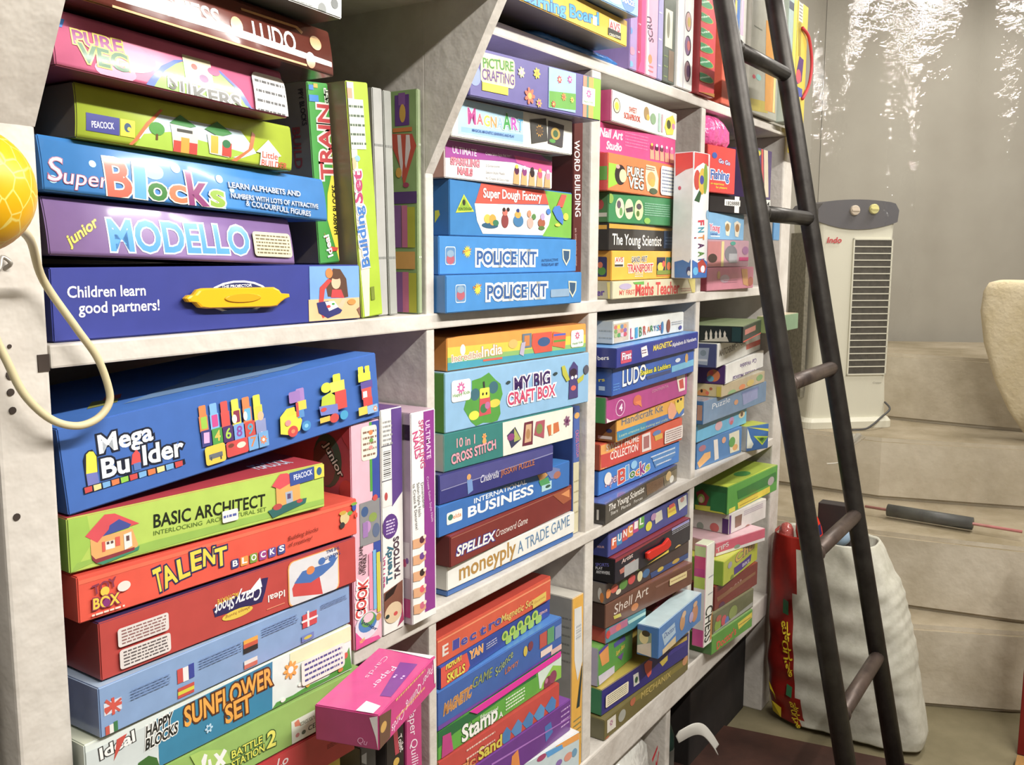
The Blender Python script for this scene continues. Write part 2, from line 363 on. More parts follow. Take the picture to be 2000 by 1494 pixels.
BOXES=[
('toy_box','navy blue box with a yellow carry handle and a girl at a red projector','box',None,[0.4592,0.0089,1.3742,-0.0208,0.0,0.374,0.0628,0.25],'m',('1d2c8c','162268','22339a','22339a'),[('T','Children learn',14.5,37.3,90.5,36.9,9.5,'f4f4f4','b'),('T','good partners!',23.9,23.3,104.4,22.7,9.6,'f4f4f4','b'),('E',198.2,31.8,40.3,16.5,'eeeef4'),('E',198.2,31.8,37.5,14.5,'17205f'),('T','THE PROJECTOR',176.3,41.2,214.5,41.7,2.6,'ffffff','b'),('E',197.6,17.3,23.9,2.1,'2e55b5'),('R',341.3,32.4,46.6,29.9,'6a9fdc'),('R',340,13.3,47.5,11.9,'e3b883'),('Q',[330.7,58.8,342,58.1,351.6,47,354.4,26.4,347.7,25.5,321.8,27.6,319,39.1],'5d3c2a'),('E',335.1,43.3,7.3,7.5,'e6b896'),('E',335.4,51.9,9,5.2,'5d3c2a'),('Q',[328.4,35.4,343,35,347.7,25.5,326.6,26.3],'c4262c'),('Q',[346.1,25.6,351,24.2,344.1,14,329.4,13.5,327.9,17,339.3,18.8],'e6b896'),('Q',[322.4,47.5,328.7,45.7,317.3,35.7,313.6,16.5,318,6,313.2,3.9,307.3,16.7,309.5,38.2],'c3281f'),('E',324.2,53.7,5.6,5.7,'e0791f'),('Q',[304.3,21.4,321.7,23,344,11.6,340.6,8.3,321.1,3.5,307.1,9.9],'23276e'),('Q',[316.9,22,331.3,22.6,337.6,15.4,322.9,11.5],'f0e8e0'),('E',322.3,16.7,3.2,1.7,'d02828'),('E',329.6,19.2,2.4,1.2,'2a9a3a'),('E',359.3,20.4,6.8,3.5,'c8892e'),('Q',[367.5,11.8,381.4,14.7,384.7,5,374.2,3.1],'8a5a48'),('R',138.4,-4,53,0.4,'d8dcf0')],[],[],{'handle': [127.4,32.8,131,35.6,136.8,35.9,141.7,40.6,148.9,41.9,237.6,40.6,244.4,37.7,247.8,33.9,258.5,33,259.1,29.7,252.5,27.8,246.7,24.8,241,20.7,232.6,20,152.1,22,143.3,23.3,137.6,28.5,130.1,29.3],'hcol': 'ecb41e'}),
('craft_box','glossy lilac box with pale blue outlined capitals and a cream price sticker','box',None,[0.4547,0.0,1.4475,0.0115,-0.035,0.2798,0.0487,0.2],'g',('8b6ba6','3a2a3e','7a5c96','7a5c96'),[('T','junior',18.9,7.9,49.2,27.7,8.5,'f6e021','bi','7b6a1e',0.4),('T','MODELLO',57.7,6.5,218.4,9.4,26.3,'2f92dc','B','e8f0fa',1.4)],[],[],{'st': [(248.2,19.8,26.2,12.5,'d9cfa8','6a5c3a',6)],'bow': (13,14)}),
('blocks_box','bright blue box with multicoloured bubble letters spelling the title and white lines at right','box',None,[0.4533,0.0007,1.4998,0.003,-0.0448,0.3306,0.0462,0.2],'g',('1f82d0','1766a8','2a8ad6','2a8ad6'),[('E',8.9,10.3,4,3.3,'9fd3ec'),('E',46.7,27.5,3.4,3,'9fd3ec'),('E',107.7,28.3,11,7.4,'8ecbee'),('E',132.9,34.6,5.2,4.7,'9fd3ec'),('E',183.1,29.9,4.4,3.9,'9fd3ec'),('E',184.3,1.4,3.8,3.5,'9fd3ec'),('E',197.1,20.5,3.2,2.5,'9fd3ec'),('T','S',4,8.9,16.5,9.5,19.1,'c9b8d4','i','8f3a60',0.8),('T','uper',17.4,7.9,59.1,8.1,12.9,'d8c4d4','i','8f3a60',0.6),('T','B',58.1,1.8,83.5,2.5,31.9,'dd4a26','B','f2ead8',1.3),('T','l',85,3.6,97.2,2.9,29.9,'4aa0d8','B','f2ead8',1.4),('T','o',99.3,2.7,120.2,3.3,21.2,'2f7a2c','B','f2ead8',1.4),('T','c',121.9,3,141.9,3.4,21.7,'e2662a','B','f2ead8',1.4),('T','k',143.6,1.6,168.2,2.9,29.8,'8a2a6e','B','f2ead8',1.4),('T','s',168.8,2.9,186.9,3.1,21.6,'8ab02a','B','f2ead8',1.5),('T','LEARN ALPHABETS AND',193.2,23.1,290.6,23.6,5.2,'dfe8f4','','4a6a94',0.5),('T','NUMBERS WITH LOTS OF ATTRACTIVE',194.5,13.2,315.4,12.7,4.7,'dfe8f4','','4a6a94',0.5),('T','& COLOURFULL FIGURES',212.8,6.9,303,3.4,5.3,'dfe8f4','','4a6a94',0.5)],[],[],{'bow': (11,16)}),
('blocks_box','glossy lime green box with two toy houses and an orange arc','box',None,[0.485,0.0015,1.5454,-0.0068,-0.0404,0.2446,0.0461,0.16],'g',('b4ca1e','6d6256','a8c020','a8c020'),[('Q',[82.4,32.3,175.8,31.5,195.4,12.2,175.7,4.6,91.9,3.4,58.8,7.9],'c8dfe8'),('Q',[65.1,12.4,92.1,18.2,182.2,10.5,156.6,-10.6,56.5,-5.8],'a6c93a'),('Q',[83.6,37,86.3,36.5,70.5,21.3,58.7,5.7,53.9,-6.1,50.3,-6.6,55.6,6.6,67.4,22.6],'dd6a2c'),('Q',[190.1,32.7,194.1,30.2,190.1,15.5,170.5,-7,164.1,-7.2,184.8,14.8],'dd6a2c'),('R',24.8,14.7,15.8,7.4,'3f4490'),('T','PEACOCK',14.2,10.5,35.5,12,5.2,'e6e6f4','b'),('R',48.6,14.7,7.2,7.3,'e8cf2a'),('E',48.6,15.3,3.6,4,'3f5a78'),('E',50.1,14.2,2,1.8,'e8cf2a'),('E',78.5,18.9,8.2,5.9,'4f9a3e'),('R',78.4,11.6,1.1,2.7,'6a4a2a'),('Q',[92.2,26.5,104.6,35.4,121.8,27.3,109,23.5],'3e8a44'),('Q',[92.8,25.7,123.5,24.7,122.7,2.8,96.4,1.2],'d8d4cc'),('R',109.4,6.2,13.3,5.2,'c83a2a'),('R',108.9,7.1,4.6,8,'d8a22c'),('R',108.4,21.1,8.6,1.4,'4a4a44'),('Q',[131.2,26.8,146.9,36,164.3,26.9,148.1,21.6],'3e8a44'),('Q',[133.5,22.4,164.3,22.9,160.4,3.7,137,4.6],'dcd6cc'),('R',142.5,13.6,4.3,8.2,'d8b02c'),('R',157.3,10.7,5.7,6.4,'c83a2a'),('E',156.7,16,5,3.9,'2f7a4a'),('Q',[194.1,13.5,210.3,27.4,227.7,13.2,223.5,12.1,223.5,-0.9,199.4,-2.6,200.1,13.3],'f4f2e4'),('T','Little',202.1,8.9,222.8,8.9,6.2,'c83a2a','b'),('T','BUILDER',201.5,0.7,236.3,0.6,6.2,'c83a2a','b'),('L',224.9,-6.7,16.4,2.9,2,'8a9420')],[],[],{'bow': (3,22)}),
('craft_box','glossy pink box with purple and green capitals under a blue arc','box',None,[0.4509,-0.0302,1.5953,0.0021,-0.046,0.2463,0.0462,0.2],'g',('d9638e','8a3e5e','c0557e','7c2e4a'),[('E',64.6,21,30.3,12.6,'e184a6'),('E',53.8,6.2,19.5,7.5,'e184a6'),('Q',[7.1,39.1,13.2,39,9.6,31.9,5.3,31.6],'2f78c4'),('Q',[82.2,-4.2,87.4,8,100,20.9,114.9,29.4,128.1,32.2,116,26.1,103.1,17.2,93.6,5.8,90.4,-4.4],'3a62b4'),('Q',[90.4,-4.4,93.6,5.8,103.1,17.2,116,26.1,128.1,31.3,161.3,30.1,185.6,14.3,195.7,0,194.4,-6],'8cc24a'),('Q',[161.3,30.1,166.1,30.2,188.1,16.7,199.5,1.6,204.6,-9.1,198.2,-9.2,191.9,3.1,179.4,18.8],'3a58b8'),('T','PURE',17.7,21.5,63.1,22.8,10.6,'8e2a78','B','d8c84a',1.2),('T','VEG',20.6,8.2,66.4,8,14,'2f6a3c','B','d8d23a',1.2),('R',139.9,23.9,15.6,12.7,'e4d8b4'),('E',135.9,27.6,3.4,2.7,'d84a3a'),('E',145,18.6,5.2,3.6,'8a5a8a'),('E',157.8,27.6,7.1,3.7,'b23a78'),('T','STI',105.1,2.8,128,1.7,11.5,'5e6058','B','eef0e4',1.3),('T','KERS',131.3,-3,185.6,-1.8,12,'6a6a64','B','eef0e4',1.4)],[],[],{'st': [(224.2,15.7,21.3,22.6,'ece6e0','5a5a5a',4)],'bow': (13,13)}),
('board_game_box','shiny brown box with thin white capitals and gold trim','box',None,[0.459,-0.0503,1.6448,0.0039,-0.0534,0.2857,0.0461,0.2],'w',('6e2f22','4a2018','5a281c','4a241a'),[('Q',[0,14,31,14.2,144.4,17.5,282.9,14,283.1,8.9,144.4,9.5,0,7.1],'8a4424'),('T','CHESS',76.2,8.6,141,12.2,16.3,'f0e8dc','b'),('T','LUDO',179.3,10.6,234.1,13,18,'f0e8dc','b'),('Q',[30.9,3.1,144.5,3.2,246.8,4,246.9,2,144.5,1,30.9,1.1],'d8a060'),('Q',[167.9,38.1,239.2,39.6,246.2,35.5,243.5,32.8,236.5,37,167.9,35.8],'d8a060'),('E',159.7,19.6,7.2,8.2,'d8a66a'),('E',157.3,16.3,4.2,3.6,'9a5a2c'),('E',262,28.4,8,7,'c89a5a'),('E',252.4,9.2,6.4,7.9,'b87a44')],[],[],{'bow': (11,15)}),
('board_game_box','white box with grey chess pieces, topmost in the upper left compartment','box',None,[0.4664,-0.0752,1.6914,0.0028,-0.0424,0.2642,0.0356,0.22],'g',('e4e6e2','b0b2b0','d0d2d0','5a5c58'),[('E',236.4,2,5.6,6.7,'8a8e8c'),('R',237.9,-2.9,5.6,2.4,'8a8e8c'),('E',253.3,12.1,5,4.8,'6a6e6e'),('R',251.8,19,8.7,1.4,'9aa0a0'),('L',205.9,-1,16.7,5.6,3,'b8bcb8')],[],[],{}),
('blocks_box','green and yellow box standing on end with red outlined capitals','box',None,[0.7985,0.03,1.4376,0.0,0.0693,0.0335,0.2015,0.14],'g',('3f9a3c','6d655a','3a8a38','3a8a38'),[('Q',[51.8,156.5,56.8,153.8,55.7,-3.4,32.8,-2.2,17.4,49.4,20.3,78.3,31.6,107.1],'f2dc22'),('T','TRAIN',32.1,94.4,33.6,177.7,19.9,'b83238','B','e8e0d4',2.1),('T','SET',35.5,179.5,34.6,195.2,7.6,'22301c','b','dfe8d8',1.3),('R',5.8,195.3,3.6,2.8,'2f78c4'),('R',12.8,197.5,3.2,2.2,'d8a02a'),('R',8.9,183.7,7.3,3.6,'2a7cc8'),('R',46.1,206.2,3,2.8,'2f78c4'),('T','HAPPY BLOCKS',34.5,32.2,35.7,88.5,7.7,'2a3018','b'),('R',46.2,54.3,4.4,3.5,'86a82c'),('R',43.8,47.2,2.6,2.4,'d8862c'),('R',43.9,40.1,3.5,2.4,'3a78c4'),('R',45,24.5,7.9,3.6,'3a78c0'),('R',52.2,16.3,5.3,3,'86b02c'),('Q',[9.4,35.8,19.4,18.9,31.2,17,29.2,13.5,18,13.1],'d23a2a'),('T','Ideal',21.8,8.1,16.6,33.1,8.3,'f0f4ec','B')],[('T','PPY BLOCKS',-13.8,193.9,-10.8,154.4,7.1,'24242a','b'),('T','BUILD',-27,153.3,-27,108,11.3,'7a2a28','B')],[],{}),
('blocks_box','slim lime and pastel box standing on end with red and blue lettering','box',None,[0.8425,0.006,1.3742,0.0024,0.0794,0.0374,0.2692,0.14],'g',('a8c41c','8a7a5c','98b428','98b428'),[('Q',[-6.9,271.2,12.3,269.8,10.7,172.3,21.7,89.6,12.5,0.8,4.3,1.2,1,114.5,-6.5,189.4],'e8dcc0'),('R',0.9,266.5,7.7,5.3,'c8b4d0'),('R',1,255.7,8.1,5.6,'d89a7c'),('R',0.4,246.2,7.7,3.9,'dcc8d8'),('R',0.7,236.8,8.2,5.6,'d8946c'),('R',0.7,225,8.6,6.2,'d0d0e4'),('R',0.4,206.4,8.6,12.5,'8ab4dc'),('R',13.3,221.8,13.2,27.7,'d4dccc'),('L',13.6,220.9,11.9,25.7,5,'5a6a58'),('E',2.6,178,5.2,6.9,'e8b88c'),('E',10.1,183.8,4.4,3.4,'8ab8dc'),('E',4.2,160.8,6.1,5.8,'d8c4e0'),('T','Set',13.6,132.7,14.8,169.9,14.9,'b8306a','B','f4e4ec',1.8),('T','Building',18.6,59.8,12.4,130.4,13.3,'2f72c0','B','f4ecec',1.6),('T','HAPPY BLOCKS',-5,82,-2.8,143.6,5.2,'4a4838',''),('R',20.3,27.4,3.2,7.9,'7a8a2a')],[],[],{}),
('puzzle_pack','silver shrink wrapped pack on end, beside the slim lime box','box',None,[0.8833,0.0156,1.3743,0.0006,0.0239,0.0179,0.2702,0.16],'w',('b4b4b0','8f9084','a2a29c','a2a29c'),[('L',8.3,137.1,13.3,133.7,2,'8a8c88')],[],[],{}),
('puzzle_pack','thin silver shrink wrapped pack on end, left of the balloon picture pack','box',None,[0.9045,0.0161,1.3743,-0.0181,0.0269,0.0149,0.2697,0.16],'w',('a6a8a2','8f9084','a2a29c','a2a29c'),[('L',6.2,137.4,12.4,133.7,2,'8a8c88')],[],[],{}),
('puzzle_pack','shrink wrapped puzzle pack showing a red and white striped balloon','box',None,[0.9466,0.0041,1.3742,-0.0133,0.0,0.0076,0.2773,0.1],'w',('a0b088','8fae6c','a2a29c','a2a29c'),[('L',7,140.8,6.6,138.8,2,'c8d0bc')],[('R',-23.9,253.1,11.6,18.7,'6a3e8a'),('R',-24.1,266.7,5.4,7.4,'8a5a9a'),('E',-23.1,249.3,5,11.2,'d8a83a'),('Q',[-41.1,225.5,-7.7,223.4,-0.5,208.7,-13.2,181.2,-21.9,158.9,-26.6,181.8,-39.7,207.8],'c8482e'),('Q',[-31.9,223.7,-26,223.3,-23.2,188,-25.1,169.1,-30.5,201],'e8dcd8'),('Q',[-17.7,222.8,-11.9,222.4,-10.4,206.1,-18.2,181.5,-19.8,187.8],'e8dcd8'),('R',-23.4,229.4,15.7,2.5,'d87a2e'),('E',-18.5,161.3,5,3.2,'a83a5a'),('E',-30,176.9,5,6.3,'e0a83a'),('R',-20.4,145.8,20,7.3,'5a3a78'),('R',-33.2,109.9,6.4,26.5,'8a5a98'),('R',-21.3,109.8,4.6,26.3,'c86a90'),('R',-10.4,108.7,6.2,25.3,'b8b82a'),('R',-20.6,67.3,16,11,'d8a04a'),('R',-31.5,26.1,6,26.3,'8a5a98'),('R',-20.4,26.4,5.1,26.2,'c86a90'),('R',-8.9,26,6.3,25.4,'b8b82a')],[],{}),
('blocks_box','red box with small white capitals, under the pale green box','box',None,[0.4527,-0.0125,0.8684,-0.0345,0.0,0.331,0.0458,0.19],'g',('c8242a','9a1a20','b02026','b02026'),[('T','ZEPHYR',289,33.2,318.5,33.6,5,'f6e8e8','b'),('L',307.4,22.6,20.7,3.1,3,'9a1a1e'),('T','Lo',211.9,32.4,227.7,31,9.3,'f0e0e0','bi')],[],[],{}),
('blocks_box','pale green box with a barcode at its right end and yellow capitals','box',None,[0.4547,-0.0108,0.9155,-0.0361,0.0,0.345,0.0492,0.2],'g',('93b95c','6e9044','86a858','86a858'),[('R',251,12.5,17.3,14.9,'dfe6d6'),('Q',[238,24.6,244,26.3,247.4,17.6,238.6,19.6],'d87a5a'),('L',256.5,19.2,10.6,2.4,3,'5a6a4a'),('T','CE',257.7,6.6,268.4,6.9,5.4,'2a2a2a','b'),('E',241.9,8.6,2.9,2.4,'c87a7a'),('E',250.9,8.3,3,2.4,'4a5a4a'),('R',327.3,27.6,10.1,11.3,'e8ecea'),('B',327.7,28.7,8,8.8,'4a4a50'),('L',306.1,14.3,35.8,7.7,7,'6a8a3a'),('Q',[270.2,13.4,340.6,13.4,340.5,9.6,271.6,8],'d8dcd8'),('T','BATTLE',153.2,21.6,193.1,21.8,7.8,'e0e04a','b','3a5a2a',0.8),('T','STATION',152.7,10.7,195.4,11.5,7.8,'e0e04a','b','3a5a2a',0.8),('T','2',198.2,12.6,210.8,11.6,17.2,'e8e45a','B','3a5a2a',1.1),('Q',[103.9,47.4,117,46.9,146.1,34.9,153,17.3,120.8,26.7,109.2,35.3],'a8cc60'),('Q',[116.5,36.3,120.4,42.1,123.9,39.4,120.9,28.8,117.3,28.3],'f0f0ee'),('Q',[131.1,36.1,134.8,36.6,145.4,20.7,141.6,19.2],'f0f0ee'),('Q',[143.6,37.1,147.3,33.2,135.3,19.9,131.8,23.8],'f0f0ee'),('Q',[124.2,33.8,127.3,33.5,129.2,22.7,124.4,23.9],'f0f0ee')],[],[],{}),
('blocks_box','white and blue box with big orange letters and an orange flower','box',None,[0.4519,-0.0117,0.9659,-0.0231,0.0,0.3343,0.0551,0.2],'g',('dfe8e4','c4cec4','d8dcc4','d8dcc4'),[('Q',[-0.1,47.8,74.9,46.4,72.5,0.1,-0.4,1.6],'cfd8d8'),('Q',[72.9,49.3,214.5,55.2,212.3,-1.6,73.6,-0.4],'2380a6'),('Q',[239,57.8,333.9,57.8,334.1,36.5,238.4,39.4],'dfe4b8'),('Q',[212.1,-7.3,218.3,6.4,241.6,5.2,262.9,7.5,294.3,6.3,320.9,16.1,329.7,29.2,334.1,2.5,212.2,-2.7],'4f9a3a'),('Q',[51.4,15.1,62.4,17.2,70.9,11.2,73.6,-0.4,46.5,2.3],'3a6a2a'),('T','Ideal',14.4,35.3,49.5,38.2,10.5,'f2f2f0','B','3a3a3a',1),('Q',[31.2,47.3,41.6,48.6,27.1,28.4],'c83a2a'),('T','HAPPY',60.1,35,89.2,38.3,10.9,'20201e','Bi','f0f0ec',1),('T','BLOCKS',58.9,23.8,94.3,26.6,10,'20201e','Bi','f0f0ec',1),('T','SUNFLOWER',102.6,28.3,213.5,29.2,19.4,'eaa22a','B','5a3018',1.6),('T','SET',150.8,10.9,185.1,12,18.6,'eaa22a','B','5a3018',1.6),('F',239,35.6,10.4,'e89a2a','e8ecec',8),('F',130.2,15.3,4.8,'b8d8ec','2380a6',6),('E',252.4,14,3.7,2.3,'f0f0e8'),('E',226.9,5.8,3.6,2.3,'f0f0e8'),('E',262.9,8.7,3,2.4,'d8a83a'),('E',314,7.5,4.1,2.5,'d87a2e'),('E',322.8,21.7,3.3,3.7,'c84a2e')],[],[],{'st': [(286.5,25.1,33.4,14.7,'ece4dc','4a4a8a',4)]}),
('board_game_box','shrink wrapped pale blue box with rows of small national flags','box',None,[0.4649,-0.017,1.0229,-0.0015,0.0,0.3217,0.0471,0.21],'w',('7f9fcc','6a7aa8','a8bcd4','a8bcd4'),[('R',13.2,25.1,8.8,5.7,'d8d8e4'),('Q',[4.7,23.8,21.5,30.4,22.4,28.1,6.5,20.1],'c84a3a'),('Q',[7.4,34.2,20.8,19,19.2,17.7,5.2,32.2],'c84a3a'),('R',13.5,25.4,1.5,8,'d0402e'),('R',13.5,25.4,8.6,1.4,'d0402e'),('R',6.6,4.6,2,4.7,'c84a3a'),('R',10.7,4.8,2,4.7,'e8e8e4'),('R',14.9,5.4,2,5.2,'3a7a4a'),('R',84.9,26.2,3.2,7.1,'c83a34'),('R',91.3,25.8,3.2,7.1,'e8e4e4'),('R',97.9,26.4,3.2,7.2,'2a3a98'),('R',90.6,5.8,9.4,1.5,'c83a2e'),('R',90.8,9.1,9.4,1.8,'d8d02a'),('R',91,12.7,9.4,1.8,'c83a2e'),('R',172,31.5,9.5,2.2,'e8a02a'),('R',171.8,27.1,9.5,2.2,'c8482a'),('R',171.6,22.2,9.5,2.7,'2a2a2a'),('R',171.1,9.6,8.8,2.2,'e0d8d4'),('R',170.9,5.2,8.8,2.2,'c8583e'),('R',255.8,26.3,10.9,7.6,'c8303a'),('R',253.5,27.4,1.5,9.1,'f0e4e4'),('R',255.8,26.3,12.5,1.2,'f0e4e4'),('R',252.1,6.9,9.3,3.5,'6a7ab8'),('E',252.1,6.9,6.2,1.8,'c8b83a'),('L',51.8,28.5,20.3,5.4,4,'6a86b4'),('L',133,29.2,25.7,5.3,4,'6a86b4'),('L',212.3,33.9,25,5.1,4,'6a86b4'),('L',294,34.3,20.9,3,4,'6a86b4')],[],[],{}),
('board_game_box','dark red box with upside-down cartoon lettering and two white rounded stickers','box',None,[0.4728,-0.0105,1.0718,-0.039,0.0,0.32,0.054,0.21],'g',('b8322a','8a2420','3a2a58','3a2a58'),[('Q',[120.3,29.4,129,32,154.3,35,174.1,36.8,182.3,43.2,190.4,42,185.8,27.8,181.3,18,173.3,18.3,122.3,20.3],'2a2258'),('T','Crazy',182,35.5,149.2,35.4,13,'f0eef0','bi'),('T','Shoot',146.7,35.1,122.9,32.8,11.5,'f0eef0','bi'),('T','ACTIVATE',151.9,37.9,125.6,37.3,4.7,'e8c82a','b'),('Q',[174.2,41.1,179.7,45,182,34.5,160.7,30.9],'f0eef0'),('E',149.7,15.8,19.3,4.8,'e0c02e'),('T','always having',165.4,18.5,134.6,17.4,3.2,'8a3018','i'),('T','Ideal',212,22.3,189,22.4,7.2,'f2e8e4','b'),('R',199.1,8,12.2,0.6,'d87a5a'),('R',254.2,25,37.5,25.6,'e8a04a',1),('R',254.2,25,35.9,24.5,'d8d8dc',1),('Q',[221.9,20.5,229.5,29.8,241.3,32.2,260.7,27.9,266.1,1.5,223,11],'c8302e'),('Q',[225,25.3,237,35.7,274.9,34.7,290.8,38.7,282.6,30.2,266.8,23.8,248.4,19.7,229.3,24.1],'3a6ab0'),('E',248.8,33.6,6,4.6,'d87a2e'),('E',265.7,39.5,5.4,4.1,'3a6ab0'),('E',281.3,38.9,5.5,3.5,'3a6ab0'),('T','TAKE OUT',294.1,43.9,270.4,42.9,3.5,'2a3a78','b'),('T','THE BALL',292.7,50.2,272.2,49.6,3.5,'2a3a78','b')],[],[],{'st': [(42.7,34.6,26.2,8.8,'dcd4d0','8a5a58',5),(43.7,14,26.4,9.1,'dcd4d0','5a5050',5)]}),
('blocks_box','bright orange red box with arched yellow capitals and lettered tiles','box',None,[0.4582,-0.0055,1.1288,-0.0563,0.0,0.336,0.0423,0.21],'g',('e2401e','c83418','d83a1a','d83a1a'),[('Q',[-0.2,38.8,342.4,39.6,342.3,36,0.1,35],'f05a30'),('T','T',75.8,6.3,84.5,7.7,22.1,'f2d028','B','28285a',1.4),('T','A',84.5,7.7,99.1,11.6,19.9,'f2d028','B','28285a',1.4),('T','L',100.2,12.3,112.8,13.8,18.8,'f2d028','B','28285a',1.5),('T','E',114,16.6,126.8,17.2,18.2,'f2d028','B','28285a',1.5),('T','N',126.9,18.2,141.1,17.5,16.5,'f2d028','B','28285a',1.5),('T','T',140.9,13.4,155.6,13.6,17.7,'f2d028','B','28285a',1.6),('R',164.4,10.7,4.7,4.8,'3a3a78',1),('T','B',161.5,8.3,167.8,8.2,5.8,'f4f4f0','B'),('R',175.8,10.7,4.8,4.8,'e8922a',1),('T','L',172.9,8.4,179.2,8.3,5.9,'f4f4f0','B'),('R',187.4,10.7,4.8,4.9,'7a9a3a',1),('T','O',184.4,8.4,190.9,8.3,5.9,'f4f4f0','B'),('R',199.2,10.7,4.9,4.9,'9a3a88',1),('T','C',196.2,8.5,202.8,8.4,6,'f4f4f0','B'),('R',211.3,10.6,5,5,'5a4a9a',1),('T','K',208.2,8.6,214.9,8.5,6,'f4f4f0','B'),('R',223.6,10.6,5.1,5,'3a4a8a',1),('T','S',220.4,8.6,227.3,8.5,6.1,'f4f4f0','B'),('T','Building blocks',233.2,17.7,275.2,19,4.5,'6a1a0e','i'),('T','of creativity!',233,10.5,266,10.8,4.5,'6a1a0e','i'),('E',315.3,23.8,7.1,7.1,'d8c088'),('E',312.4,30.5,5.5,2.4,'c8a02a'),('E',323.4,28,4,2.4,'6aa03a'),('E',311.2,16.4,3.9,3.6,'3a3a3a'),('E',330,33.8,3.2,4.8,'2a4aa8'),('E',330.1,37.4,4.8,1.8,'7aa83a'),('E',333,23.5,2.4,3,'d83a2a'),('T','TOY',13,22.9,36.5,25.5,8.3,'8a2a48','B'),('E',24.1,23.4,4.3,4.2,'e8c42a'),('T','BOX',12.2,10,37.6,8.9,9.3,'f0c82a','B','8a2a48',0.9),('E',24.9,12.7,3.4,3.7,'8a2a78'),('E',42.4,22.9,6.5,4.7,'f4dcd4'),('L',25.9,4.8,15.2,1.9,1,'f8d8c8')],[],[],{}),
('blocks_box','lime green box with black capitals between two toy houses with red roofs','box',None,[0.4553,-0.0004,1.1738,-0.0938,0.0,0.2853,0.0494,0.22],'g',('b3cf52','7aa03a','b8283a','b8283a'),[('Q',[-0.4,49.4,18.2,49.9,21.3,23.3,6.3,3.9,0.2,0],'9cc446'),('Q',[0.2,0,20.2,4.9,69,2,145.5,3.6,284.1,3.9,284.2,9.6,145.8,10.8,79.7,11.1,6.6,8.4],'94bc4a'),('T','BASIC ARCHITECT',80.4,23.2,206,17.9,12.2,'1c2418','b'),('T','INTERLOCKING  ARCHITECTURAL SET',80,15.9,207.1,12.2,4.1,'5a7a2a',''),('Q',[19.6,26.4,59.2,27.6,64.3,10.9,61.1,6.9,23.1,6,19.7,12.5],'e6a65a'),('Q',[15.2,30.3,33.9,46,43.4,44.9,66.4,30.7,57.3,29.9,30.9,26.6,25.9,22.1],'d83a48'),('Q',[30.9,26.6,36.9,31.7,38,35.2,47,38.9,58.4,31.6,56.3,29.2],'3a4a9a'),('R',37.5,17.4,4.3,3.7,'f0e8e0'),('R',31.3,17.1,1.4,4.6,'d84a3a'),('R',44.7,19,2.2,4.2,'d84a3a'),('Q',[50.5,23.8,58,24.9,58.3,11.4,50.8,9.4],'e4e4e0'),('R',35.5,19.6,1.2,1.2,'6a4a4a'),('R',39.3,19.6,1.2,1.2,'6a4a4a'),('R',54.3,19.6,1.5,2.4,'6a4a4a'),('Q',[23.9,3.9,60.2,9,65.3,9.7,64.1,6.1,29.4,-0.3],'3a8a6a'),('Q',[19.7,12.5,23.2,7.8,60.3,10,60.1,7.1,23.9,3.9,20.4,7.6],'8a2a38'),('Q',[219.6,35.8,229.1,41.7,250.7,42.1,251,10.7,233.2,7.7,220,10.5],'eaa24a'),('Q',[214.5,36.8,225.3,47.9,234.6,47.3,239.8,43,253.4,42.8,238.2,35.6,224.7,31.6],'d83a48'),('Q',[231.2,27,240.6,27.3,241.4,10.5,233.3,8.8],'a8b4c8'),('R',236.1,22.1,2.3,2.8,'5a4a78'),('Q',[208.4,11.9,247.1,16,259.5,15.7,257.9,10.4,214.5,3],'2f6a66'),('E',220.8,13.7,5.9,3.3,'b83a3a'),('E',249.8,14.3,4.1,2.2,'b83a3a'),('Q',[237.2,46.8,270.4,49.8,269.9,34.1,238.1,32.3],'2a4a9a'),('T','PEACOCK',243,38,268,40.1,5.5,'e8ecf8','b'),('Q',[270.4,49.8,286.1,48.8,285.7,34.6,270.6,34],'e8d43a'),('E',277.2,41.8,3.6,4.5,'2a5a88')],[],[('T','PEACOCK',219.5,26.5,264.9,25.9,22.9,'d8dcf0','b')],{'st': [(162.3,17.3,9.2,6,'f0e8e4','4a5aa8',1)]}),
